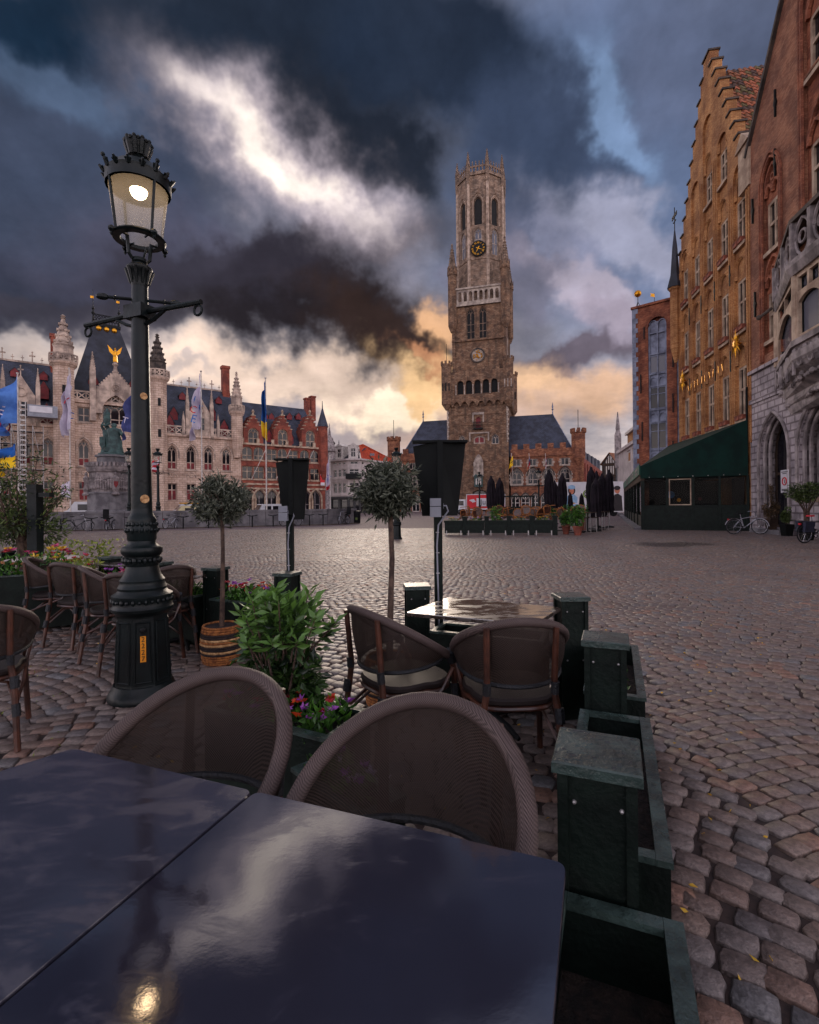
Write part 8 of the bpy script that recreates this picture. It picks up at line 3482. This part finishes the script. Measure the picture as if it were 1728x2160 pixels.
def door_pots():
    rs = np.random.RandomState(12)
    for (px, y_, pot, z0, cr, m, lab, tall) in ((1627, -.3, terracotta, .2, (.3, .3, .42), dry_leaf, 'brown leaved shrub in a pot on the step of the arched doorway', True), (1660, -.4, blackply, .0, (.2, .2, .35), shrub_leaf, 'small leafy shrub in a dark square pot beside the arched doorway', False)):
        s = RF.at(px, 1100, y_)[0]
        p = RF.world(s, y_)
        T = thing('door_plant', lab, 'potted plant', (p.x, p.y, z0))
        MB().prismz([(-.14, -.14), (.14, -.14), (.14, .14), (-.14, .14)], 0, .5, 1.35).build('pot', pot if not tall else timber, T)
        P, D = ball_points(rs, 900, (0, 0, .9), cr, 7, .2)
        if tall:
            P2 = np.stack([rs.normal(0, .05, 200), rs.normal(0, .05, 200), rs.uniform(1.2, 2.0, 200)], 1)
            P, D = np.concatenate([P, P2]), np.concatenate([D, rs.normal(0, 1, P2.shape)])
        cloud('leaves', P, D, .1, .045, m, T, rs)
        MB().tube([(0, 0, .45), (0, 0, 1.6 if tall else .8)], .015, 5).build('stem', bark, T)
    p = at(1702, 1130, 18.6)
    T = thing('standard_shrub', 'spreading shrub on clustered bare stems behind the red saddled bicycle', 'shrub', (p.x, p.y, 0))
    q = MB()
    for i in range(7):
        a = i * .9
        q.tube([(.05 * math.cos(a), .05 * math.sin(a), .3), (.08 * math.cos(a), .08 * math.sin(a), 1.1), (.4 * math.cos(a), .4 * math.sin(a), 1.75)], [.03, .025, .012], 5)
    q.build('stems', bark, T)
    P, D = ball_points(rs, 2200, (0, 0, 1.78), (.62, .62, .36), 9, .2)
    cloud('crown', P, D, .1, .045, shrub_leaf, T, rs)
    MB().lathe([(.2, 0), (.28, .4), (.3, .42), (.2, .42)], 14).build('pot', blackply, T)
    # paper notice in the doorway
    s0, z1 = RF.at(1647, 992, -.1)
    s1, z0 = RF.at(1664, 1039, -.1)
    Q = RF.world((s0 + s1) / 2, -.1, z0)
    N = thing('door_notice', 'white paper notice with a red ring hung in the arched doorway', 'notice', tuple(Q), RF.rz)
    w, h = (s1 - s0) / 2, z1 - z0
    MB().box(-w, w, 0, .02, 0, h).build('sheet', whitepanel, N)
    MB().ring((0, -.006, h * .5), w * .52, w * .09, 'y', 24, 5).build('red_ring', fl_red, N)
    MB().box(-w * .16, w * .16, -.006, -.002, h * .42, h * .58).build('ring_figure', greytrim, N)
    for (z, a) in ((.91, .8), (.84, .5), (.15, .75), (.1, .75)):
        q = MB()
        x = -w * a
        while x < w * a:
            q.box(x, x + w * .12, -.006, -.002, h * z - h * .018, h * z + h * .018)
            x += w * .17
        tag(q.build('text_line', blackink, N), kind='stuff')


door_pots()


# ------------------------------------------------------------------ tapered black sign panels with junction boxes
def sign_panel(label, px, d, pybase, x0, x1, xb0, xb1, yt, yb, bx, by):
    p = at(px, 1100, d)
    T = thing('sign_panel', label, 'sign', (p.x, p.y, 0))
    k = d / FP
    def zx(y):
        return at(px, y, d).z
    xx = lambda x: (x - px) * k
    zt, zb = zx(yt), zx(yb)
    MB().box(-.032, .032, -.032, .032, 0, zb + .02).build('post', boxgreen, T)
    xm = (x0 + x1) / 2 - (x1 - x0) * .02
    q = MB()
    # two boards meeting at a shallow fold, narrower at the foot
    fold = .05
    for (a, b_, c, e) in ((x0, xm, (xb0 + xb1) / 2, xb0), (xm, x1, xb1, (xb0 + xb1) / 2)):
        ya, yb_ = (0, -fold) if a == x0 else (-fold, .02)
        zl = zt - .035 if a == x0 else zt
        v = [(xx(a), ya, zl), (xx(b_), yb_, zt - (.0 if a == x0 else 0)), (xx(c), yb_ if a == x0 else .02, zb), (xx(e), ya if a == x0 else -fold, zb)]
        v2 = [(x, y + .03, z) for x, y, z in v]
        q = MB().add(v + v2, [(0, 1, 2, 3), (7, 6, 5, 4), (0, 4, 5, 1), (1, 5, 6, 2), (2, 6, 7, 3), (3, 7, 4, 0)])
        q.build('board', blackply, T)
    q = MB().box(xx(xm) - .014, xx(xm) + .028, -fold - .03, -fold, zb + .05, zt + .005)
    q.build('batten', blackply, T)
    MB().box(xx(x0) - .006, xx(x1) + .006, -fold - .012, .035, zt - .012, zt + .006).build('top_cap', blackply, T)
    bz = zx(by)
    jb = MB().box(xx(bx) - .042, xx(bx) + .042, -.1, -.034, bz - .075, bz + .005).build('junction_box', greyplastic, T)
    MB().box(xx(bx) - .042, xx(bx) + .042, -.1, -.034, bz + .01, bz + .07).build('junction_box', greyplastic, T)
    q = MB().tube([(xx(bx) + .042, -.06, bz + .01), (xx(bx) + .085, -.06, bz + .012), (xx(bx) + .1, -.055, bz - .03), (.0, -.045, bz - .14), (-.012, -.042, bz - .3), (0, -.042, .35)], .007, 6)
    q.lathe([(.014, 0), (.014, .04)], 8, (xx(bx) + .05, -.06, bz - .01))
    q.build('cable', greyplastic, T)
    q = MB()
    for z in (bz - .2, bz - .36, bz - .52):
        q.box(-.02, .006, -.055, -.03, z, z + .006)
    tag(q.build('cable_clips', alu, T), kind='stuff')


sign_panel('large black tapered sign panel on a post behind the small wet table', 924, 3.95, 1275, 873, 985, 891, 966, 932, 1088, 918, 1070)
sign_panel('smaller black tapered sign panel on a post before the post house', 612, 4.95, 1205, 583, 652, 598, 640, 969, 1096, 602, 1082)


# ------------------------------------------------------------------ litter, drops
def scatter():
    rs = np.random.RandomState(21)
    n = 260
    a = rs.uniform(-.7, .75, n)
    d = 1.3 + rs.uniform(0, 1, n) ** 1.5 * 7
    P = np.stack([a * d, d, np.full(n, .006)], 1)
    o = cloud('fallen_petals', P, rs.normal(0, 1, (n, 3)) * np.array([1, 1, .12]), .03, .014, PETALS['yellow'], None, rs, rs.uniform(0, .6, n), .1)
    tag(o, 'tiny yellow petals and bud scales strewn over the setts', 'petals', kind='stuff')
    P = np.stack([rs.uniform(-3.6, -1.3, 500), rs.uniform(2.2, 4.6, 500), np.full(500, -.012)], 1)
    keep = np.sin(P[:, 0] * 5.1) * np.cos(P[:, 1] * 4.3) > .35
    P = P[keep]
    o = cloud('moss_tufts', P, rs.normal(0, .6, P.shape) + np.array([0, 0, .7]), .03, .012, lime_leaf, None, rs)
    tag(o, 'small green moss and weed tufts in the joints round the lamp', 'moss', kind='stuff')
    for i, (px, py, l) in enumerate(((300, 1345, .05), (655, 1262, .04), (205, 1372, .03), (735, 1388, .02))):
        g = G(px, py)
    q = MB()
    r2 = random.Random(5)
    for (cx_, cy, s, k) in ((1.0, 0, 0, 0),):
        pass
    # rain drops standing on the near post cap and on the two chair seats
    for (c, rz, hw, z, n_, lab_) in ((pa, rzl, .095, PH, 26, 'clear rain drops lying on the cap of the near green post'), (Vector((.52, 2.7, 0)), 0, .17, .462, 40, 'clear rain drops lying on the wet chair seat'), (Vector((.02, 2.9, 0)), 0, .16, .462, 34, 'clear rain drops lying on the sideways chair seat')):
        q = MB()
        for _ in range(n_):
            x, y = r2.uniform(-hw, hw), r2.uniform(-hw, hw)
            if z < .6:
                y = r2.uniform(-.02, .17)
            s = r2.uniform(.002, .007)
            q.lathe([(s, 0), (s * .85, s * .25), (s * .45, s * .42), (0, s * .48)], 8, (x, y, 0), 0, r2.uniform(.8, 1.5))
        o = q.build('rain_drops', DROP, None, True, loc=(c.x, c.y, z), rz=rz)
        tag(o, lab_, 'rain drops', kind='stuff')


DROP = glassy('rain_drop', (.1, .1, .11), .75, .03)
scatter()
